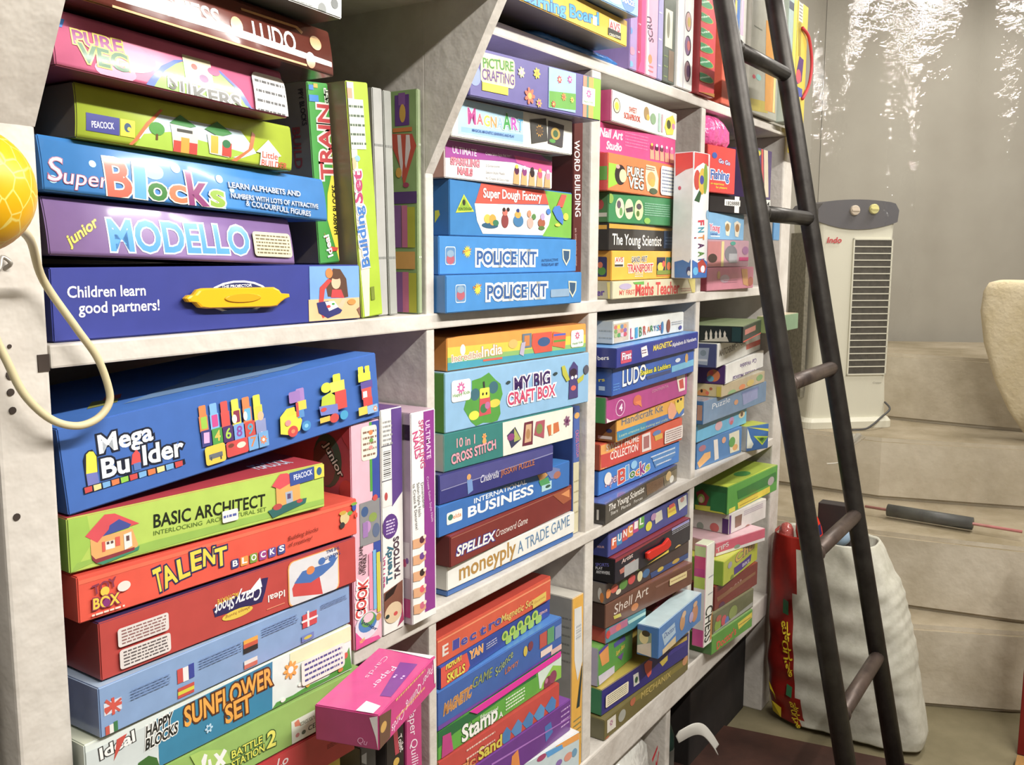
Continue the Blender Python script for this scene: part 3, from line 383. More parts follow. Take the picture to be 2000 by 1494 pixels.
('blocks_box','large royal blue box with building-block towers and vehicles, resting tilted over the lime box','box',None,[0.4592,0.0021,1.2245,-0.0296,0.0814,0.396,0.0774,0.2],'m',('2460b4','1a4a90','2a6cc0','2a6cc0'),[('T','Mega',35.1,46.8,90.1,46.5,15.8,'e6eef6','B','101830',1.9),('T','Bu',34.9,24.3,62.3,23.4,16.7,'e6eef6','B','101830',1.9),('T','lder',76.4,25.4,120.9,23.7,17.4,'e6eef6','B','101830',1.9),('Q',[21.9,50.2,25.1,52.2,29,52.1,31.3,47.8,32.9,45.5,30.1,18.1,19.3,18.4,19.2,44.5],'101830'),('Q',[22.7,49.1,25.9,51.1,29.7,50.1,31.9,44.9,30.9,31.1,20.2,31.2],'e8dc28'),('Q',[20.3,32.1,30.9,31.1,31.4,20.5,20.5,19.9],'6a72bc'),('Q',[64.1,28.7,66.4,37.8,71.1,41.5,74.2,36.8,74.1,28],'d8322e'),('Q',[66.3,29.1,73.7,29.1,73.3,22.3,66.4,22.3],'4a72b8'),('Q',[15.9,21.2,120.4,19.8,120.9,14.5,15.9,14.7],'101830'),('Q',[16.8,20.5,24,20.3,23.8,15.6,17,15.3],'c8302e'),('Q',[25.3,20.4,32.6,20.2,32.5,15.5,25.5,15.1],'ecd48a'),('Q',[33.9,20.3,41.4,20.1,41.3,15.3,34.2,15],'6aa8dc'),('Q',[42.7,20.2,50.3,19.9,50.2,15.2,43,14.8],'d8702c'),('Q',[51.7,20,59.4,19.8,59.3,15,52,14.7],'8ac83a'),('Q',[60.8,19.9,68.7,19.7,68.5,14.8,61.1,14.5],'c8302e'),('Q',[70.1,19.8,78.1,19.6,77.9,14.7,70.4,14.3],'6aa8dc'),('Q',[79.5,19.7,87.6,19.4,87.5,14.5,79.8,14.1],'d8702c'),('Q',[89.1,19.5,97.4,19.3,97.3,14.3,89.4,14],'ecd48a'),('Q',[98.8,19.4,107.3,19.2,107.2,14.1,99.2,13.8],'6aa8dc'),('Q',[108.8,19.3,117.4,19,117.3,14,109.2,13.6],'c8302e'),('R',145.8,60.2,4.1,6.5,'dd7a30',1),('R',145.8,48.7,5,7.8,'dd7a30'),('R',146.2,49.3,3.5,6,'9ac83a',1),('R',147.2,33.6,5.9,8.1,'34387e'),('T','1',143.6,29.3,150.2,28.7,10.1,'e8a8d8','b'),('R',158.3,59.7,4.2,6.6,'72b0e4',1),('R',158.5,47.9,5.1,7.8,'72b0e4'),('R',158.9,48.6,3.6,6.1,'c8348a',1),('R',160,32.8,6.1,8.1,'4a9a3e'),('T','4',156.3,28.4,163.1,27.8,10.3,'f0b83a','b'),('R',171.2,59.1,4.3,6.6,'d0403a',1),('R',171.5,47.2,5.2,7.9,'d0403a'),('R',171.9,47.9,3.7,6.1,'d83a34',1),('R',173,32,6.2,8.2,'4a2a6a'),('T','6',169.3,27.6,176.2,27,10.4,'a8d03a','b'),('R',184.3,58.5,4.4,6.7,'e8d83a',1),('R',184.8,46.4,5.4,8,'e8d83a'),('R',185.2,47.1,3.8,6.2,'8a2a48',1),('R',186.4,31.1,6.3,8.3,'6a9ad8'),('T','8',182.6,26.7,189.7,26.1,10.5,'8a3a9a','b'),('R',197.7,57.8,4.5,6.8,'dd7a38',1),('R',198.4,45.6,5.5,8.1,'dd7a38'),('R',198.8,46.3,3.9,6.3,'5ab0d8',1),('R',200.1,30.3,6.5,8.4,'c8382e'),('T','9',196.3,25.8,203.5,25.1,10.6,'3aa0c0','b'),('R',211.5,57.2,4.6,6.9,'e4d82c',1),('R',212.3,44.8,5.6,8.2,'e4d82c'),('R',212.7,45.6,4,6.4,'e4c82c',1),('R',214.1,29.4,6.7,8.5,'8a94c4'),('E',214.9,41.3,4,4.8,'e0b490'),('E',214.3,19.5,2.7,5.4,'d8d0dc'),('R',154.7,15.8,12.1,9.4,'e6c428',1),('R',154.8,14.4,8.2,2.5,'6a7078',1),('R',149,12.5,0.9,1.8,'4a5058'),('R',160.6,11.1,0.9,1.8,'4a5058'),('R',181.6,16.1,13.7,7.8,'cc3230',1),('E',186.7,17.5,5.7,3.1,'d8d4c0'),('E',174,19.6,3.7,2.1,'7a3a2a'),('R',202,15.9,6.2,7.4,'6aa4d8'),('T','7',197.9,12.5,205.2,11.8,9.6,'d87a2e','b'),('R',215.6,16.4,6.4,8,'6aa4d8'),('F',215.2,15.9,4.8,'e07a3a','f0e8e0',8),('E',181.1,45.6,3.1,4.6,'f0e8d8'),('E',194.8,45.7,2.6,4.7,'f0e8d8'),('Q',[239.7,34.1,249.8,41.3,255.5,40.1,264.9,33.5,269.8,24.5,265.6,14,253.5,11.1,238.3,15.9],'e4d62a'),('R',255.1,36.8,5.7,4.4,'d8d22a',1),('R',270,51.8,5.8,7.8,'a47cc0',1),('R',261.9,51.7,7.9,6.1,'9a72ba',1),('R',271.3,40.7,6.2,5,'e0c83a'),('R',268.8,31.8,4.7,4.2,'4a8ac8'),('R',264.3,37.1,1.8,7.8,'c83a3a'),('E',255.5,15.2,7.1,6.1,'c8322c'),('E',255.5,15.2,2.8,2.2,'e87a4a'),('E',274.9,17,6.6,5.6,'2f8ac8'),('E',274.9,17,2.9,2.2,'7ac0e8'),('E',249.4,25.7,4.2,3.3,'d88a8a'),('Q',[297.8,29.8,300.9,43.2,313.8,46.4,322.6,39.9,323.1,29.1],'bccc24'),('E',308.2,52.7,7.7,5.7,'d8dc2a'),('R',325.2,59.4,5.9,5.8,'d8dc2a',1),('R',325.5,51.1,11.1,5.8,'e4dc4a'),('R',329.4,34.9,8.8,10.5,'d0342c'),('Q',[295.2,33.9,323.3,31.4,323.7,20.6,297,23],'6a78c4'),('R',302.7,17.6,7.7,2.9,'e8b82c'),('E',316.8,16.2,7.1,5.2,'c8322c'),('E',332.2,16.4,6.4,5.3,'2f9ac8'),('E',301.6,29,4.6,2.3,'c8322c'),('R',363.8,61.2,4.2,5.3,'e2da28',1),('R',374.5,60.5,3.8,5.4,'e2da28',1),('R',369,53.6,10.2,4.8,'e2da28'),('R',371.8,43.3,9.8,4.8,'5a4a9a'),('R',370.8,34,8.1,6.3,'d04038'),('R',371.9,23.6,7.7,4.8,'cc2f2c'),('R',362.7,14.5,7.2,4.8,'e8c83a'),('R',378.7,13.5,8.7,4.9,'8ab4e0'),('F',383,13.2,3.7,'e08a4a','f0e8e0',6),('R',367.7,33.1,3.4,3.6,'f0e4dc')],[],[('L',209.1,49.1,29.2,45.3,3,'7a8a9a'),('Q',[85.3,34.5,275.5,20.4,321.5,37.1,238.8,95],'6a8cb4'),('Q',[56.7,47.1,88.7,47.9,100.6,64.5,77.6,72.6],'8a8a3a'),('Q',[84.9,67.1,101.5,62.5,114,79.8,97.8,82.2],'a83a3a')],{}),
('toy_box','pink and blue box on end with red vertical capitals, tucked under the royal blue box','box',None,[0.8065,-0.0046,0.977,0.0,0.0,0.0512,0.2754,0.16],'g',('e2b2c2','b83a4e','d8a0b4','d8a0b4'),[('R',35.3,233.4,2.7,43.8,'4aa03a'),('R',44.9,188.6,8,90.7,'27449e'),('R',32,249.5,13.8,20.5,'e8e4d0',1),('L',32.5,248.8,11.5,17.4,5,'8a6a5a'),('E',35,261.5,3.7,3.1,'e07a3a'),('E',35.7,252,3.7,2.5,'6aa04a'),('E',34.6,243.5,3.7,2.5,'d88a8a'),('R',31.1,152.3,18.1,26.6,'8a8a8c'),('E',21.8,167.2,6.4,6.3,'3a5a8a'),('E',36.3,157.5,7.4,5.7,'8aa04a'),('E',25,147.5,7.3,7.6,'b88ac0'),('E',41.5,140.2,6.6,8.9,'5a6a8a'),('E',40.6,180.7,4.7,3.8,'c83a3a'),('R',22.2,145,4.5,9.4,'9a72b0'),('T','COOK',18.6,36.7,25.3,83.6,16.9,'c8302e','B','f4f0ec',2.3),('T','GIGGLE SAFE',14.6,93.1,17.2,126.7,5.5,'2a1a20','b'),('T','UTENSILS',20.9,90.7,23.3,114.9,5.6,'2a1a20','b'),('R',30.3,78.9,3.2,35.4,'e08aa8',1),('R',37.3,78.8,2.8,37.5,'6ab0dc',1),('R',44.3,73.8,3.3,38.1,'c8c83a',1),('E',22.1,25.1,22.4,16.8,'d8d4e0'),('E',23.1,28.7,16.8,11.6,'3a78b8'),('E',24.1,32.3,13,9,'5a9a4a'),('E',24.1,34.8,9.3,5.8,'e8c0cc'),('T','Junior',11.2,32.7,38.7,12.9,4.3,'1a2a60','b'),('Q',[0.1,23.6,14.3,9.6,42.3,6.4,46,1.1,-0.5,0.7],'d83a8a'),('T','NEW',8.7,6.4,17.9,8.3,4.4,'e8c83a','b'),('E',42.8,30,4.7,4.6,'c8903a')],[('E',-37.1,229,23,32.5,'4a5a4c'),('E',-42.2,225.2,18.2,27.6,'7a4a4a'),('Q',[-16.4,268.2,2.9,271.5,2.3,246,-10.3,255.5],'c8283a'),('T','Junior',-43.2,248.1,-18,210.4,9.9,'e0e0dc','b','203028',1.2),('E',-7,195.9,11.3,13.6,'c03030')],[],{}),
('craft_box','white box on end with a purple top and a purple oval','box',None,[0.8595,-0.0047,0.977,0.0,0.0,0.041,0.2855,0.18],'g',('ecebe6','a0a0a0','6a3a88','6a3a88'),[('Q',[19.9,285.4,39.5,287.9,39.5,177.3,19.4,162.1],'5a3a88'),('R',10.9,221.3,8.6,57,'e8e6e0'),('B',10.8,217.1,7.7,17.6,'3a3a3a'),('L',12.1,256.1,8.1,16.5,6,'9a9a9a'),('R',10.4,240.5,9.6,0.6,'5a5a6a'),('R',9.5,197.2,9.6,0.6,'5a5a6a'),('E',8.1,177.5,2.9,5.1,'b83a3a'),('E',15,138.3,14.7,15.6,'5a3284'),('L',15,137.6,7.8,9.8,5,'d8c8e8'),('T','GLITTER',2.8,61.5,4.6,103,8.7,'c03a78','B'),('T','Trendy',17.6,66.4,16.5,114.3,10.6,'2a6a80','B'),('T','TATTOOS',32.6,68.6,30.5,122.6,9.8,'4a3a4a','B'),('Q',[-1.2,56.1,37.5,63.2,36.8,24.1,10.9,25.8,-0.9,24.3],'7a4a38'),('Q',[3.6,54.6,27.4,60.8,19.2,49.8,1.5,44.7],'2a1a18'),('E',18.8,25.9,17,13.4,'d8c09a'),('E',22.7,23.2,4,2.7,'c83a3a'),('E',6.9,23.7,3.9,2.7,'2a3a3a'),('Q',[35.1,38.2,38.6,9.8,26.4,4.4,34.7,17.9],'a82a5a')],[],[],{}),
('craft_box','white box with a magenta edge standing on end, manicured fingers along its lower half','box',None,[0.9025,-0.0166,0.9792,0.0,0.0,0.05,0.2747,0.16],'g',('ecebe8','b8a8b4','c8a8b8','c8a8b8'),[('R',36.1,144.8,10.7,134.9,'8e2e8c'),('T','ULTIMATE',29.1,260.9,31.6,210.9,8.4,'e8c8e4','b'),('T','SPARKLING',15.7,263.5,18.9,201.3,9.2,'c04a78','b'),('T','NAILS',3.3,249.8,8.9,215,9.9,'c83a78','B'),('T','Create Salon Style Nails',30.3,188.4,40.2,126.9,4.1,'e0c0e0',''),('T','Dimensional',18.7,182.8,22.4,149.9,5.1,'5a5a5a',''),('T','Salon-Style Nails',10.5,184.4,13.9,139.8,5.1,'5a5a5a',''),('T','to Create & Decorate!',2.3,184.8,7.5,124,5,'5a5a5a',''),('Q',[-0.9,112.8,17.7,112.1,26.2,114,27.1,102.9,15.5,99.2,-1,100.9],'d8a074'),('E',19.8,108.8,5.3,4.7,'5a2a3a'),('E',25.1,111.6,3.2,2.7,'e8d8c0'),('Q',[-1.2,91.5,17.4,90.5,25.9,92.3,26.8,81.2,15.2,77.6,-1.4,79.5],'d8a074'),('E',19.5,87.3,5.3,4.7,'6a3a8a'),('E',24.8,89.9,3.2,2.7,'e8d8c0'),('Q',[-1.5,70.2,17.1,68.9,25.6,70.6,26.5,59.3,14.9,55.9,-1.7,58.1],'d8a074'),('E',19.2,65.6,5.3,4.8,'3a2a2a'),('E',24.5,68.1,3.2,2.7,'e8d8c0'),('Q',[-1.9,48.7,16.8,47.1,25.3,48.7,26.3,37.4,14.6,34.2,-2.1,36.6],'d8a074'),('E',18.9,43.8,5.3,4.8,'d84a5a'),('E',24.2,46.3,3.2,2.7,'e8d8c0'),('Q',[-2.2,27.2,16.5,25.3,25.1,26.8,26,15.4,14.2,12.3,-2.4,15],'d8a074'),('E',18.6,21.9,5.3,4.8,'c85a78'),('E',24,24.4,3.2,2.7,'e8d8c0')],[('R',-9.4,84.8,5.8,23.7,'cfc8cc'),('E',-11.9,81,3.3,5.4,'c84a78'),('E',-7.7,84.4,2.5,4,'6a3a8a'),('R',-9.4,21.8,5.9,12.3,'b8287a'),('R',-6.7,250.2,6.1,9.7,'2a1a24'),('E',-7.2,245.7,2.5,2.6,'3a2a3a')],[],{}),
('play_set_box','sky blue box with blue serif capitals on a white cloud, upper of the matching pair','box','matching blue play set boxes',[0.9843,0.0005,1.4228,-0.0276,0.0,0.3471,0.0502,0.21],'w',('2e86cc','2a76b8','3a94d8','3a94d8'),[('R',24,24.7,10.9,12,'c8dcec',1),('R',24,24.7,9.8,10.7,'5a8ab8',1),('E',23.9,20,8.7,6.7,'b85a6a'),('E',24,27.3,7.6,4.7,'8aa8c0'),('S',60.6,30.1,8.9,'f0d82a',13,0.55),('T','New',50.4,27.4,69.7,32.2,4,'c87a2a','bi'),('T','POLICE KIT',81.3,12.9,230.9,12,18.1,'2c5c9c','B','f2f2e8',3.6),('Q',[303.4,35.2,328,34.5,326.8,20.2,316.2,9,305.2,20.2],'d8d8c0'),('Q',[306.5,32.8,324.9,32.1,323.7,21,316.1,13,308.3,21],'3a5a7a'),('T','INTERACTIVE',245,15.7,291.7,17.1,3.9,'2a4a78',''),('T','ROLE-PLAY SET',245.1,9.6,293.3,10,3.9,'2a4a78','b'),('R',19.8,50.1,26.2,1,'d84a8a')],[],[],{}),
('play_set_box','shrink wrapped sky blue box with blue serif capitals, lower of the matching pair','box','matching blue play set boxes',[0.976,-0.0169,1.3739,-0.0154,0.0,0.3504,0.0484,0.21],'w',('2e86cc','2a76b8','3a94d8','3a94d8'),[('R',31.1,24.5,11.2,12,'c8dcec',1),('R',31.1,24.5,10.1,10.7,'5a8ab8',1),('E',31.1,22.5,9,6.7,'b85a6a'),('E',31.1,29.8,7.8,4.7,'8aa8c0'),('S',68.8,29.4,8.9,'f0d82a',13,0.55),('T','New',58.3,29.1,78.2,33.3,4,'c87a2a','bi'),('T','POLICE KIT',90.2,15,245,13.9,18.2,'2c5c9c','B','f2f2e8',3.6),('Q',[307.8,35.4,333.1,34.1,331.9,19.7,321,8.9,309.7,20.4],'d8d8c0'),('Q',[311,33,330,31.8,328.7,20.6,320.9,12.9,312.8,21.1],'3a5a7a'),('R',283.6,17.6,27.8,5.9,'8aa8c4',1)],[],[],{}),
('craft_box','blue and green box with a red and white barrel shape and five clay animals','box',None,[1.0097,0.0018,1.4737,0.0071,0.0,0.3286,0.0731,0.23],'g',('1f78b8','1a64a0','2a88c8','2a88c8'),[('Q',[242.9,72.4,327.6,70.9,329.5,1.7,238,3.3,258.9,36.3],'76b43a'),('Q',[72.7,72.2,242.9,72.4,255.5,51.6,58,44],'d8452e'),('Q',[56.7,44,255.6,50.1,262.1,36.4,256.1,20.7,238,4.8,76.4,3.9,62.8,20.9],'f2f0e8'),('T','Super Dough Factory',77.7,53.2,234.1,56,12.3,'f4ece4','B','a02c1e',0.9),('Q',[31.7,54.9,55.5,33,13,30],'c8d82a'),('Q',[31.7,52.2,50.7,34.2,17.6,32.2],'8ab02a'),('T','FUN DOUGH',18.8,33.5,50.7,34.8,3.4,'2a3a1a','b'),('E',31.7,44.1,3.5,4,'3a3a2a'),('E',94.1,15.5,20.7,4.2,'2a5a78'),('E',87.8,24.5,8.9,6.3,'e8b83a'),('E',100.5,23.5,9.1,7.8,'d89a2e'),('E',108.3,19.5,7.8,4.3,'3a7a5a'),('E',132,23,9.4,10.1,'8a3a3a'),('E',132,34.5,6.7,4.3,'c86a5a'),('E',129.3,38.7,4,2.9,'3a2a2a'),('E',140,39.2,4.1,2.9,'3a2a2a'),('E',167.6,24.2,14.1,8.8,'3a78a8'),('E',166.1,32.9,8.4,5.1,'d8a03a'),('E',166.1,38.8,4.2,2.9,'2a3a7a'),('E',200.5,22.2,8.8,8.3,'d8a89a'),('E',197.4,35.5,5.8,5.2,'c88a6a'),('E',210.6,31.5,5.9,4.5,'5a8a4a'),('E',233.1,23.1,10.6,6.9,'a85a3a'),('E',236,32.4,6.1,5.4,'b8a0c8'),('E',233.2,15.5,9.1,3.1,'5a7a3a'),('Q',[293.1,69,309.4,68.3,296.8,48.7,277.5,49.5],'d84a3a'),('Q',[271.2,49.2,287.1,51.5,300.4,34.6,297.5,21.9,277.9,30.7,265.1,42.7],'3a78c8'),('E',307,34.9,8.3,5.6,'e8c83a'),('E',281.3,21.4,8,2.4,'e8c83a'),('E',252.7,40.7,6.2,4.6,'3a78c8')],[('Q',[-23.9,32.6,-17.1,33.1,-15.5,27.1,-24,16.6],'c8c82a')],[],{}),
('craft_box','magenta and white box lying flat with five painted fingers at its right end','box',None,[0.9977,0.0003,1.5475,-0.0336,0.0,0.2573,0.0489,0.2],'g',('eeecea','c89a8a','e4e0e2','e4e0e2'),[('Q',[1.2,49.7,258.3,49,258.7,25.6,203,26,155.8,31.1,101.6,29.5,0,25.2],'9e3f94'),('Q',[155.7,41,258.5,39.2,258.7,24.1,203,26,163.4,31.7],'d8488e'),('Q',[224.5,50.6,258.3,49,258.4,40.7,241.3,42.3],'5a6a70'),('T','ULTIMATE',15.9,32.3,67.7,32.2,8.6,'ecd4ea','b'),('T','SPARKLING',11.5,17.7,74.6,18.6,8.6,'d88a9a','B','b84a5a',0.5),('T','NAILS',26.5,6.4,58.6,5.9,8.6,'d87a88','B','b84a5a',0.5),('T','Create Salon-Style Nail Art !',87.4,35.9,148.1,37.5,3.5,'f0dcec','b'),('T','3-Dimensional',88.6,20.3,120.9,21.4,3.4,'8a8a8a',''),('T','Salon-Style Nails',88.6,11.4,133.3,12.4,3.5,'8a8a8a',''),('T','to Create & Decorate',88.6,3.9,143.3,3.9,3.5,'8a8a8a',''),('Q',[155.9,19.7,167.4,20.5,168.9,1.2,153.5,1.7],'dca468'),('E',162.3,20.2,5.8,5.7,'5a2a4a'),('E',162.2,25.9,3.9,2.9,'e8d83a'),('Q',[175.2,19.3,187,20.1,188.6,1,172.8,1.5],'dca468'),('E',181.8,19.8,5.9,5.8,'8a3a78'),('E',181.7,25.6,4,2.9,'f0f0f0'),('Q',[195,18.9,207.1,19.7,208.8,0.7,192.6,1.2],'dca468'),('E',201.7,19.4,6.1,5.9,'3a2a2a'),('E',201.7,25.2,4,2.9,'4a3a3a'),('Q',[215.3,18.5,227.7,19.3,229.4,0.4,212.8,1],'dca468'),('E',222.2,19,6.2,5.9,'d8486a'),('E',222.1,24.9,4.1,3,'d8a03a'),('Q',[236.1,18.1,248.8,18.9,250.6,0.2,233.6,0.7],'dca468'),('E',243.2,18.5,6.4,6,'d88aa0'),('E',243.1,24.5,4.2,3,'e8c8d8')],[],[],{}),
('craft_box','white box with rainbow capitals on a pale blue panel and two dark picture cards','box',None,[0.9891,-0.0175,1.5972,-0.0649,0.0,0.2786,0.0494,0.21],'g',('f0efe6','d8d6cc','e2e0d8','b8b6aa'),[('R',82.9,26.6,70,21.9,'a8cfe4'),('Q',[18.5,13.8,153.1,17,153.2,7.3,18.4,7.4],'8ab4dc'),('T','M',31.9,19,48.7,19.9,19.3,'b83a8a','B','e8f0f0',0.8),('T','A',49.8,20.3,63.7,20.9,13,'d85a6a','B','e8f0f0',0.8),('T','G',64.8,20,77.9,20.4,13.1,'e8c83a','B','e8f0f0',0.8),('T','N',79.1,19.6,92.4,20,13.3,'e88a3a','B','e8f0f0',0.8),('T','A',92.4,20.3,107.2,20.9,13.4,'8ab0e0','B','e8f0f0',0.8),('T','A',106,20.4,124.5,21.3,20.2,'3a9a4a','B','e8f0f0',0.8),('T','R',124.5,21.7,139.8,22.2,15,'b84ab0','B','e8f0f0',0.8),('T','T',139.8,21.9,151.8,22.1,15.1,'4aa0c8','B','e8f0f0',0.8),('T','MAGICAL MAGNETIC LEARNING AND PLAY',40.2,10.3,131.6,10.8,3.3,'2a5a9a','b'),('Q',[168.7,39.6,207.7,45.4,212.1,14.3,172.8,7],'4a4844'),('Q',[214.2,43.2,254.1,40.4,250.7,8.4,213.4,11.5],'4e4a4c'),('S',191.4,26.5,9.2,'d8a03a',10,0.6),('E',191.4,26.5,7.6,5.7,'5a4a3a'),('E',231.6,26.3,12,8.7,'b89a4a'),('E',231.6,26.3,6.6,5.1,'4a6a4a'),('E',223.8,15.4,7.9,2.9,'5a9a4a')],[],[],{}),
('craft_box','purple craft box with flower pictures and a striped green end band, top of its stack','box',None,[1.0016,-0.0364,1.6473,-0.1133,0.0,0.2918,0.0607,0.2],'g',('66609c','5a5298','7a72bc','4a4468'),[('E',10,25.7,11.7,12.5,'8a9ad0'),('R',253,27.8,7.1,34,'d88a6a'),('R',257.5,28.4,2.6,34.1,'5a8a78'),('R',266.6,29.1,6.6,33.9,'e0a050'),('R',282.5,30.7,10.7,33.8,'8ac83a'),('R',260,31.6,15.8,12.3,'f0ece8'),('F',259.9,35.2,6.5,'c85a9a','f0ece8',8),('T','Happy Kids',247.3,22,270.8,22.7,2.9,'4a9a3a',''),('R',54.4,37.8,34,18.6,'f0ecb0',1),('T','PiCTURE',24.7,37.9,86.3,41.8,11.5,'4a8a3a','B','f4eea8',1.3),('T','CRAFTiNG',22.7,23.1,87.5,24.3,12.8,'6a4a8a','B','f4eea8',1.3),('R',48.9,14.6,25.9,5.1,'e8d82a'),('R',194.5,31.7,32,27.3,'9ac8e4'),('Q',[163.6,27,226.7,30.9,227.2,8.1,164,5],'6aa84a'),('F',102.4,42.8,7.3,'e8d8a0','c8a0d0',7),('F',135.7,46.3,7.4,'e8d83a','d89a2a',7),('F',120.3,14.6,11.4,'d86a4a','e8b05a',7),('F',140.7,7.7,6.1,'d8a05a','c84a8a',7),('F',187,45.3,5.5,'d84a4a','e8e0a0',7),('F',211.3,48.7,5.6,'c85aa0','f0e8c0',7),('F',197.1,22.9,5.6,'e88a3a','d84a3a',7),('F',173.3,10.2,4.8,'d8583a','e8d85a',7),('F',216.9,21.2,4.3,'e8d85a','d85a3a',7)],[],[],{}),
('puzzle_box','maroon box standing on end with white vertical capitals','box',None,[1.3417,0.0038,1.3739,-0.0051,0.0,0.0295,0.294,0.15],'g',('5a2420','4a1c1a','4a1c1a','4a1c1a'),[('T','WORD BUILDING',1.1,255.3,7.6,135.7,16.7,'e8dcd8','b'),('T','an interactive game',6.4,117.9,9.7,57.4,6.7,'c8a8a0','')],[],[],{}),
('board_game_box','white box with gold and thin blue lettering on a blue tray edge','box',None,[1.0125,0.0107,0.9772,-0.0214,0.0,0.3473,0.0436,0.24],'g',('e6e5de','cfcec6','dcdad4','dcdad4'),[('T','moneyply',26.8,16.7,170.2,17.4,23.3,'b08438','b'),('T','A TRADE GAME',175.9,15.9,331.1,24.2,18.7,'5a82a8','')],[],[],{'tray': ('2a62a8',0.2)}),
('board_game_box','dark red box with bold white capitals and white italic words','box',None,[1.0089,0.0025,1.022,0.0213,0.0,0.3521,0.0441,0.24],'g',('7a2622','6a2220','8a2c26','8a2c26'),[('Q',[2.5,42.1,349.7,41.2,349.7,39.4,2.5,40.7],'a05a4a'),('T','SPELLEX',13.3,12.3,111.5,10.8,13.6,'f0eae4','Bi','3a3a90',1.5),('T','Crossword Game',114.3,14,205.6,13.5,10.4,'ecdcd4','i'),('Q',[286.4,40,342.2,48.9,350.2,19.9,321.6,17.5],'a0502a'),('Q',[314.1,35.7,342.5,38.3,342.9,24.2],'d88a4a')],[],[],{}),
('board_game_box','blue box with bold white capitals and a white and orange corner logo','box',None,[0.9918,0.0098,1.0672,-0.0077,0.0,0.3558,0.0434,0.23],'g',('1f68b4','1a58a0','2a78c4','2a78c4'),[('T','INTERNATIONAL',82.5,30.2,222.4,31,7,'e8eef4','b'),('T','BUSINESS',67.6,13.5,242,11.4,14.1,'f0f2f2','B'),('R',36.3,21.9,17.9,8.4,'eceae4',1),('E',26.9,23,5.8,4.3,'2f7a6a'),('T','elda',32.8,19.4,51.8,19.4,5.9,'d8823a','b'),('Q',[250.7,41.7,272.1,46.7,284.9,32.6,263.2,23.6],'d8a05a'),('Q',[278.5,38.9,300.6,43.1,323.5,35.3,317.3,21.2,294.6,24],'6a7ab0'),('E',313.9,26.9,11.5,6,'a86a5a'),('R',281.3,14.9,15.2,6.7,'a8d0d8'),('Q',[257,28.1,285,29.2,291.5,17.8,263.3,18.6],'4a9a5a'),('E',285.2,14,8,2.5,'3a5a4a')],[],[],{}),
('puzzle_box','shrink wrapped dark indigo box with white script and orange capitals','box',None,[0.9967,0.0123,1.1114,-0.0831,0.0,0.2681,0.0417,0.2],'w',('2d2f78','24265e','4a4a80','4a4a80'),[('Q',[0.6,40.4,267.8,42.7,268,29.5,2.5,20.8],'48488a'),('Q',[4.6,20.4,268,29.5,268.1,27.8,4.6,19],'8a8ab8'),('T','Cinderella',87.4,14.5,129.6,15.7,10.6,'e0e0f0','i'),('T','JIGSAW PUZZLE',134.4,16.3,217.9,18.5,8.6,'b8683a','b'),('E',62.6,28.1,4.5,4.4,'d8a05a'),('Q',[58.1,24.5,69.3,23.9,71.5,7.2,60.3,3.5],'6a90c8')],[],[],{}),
('craft_box','teal and cream box with pink letters and five small embroidered pieces','box',None,[1.0108,0.0144,1.1539,-0.0831,0.0,0.3133,0.0528,0.22],'g',('2f7d78','c8c8be','3a8a84','3a8a84'),[('Q',[129.2,52.2,313.5,56.1,314.8,-3,130.6,-2.3],'e4e0d2'),('T','10 in 1',26.5,30.6,66.1,30.8,12.4,'e8a0a8','b'),('T','CROSS STiTCH',15.6,8.6,113.7,15.8,13.2,'e899a8','B','4a5a5a',0.7),('F',86.7,37.3,5.2,'e8a04a','d8703a',6),('E',86.7,30.6,4.6,3.7,'e8a04a'),('Q',[139,30.9,158.8,41.2,174.1,20.2,150.3,9.9],'3a3a58'),('Q',[156.3,40,172.8,20.4,156.4,18.2],'a8b05a'),('E',148.9,27.1,8.7,5.4,'8a3a78'),('Q',[181.6,44.2,203.7,44.3,202.8,7.8,176.8,8.8],'6a2438'),('Q',[185.5,40.5,199.8,40.1,198.8,13.2,181.9,12.7],'c8a07a'),('E',190.8,25.5,5.2,7.9,'a87a4a'),('Q',[211.6,41.6,234.4,41.7,232.2,12.9,206.6,21.6],'a84a5a'),('E',219.8,29.3,8.1,8,'7a8a4a'),('Q',[240.1,31.2,270.6,33.5,273.7,18.2,245.8,14.1],'c8682e'),('R',254,23.5,2.8,9,'f0e0c0'),('F',295,30.9,9.2,'8a5a78','5a2a50',7)],[],[],{}),
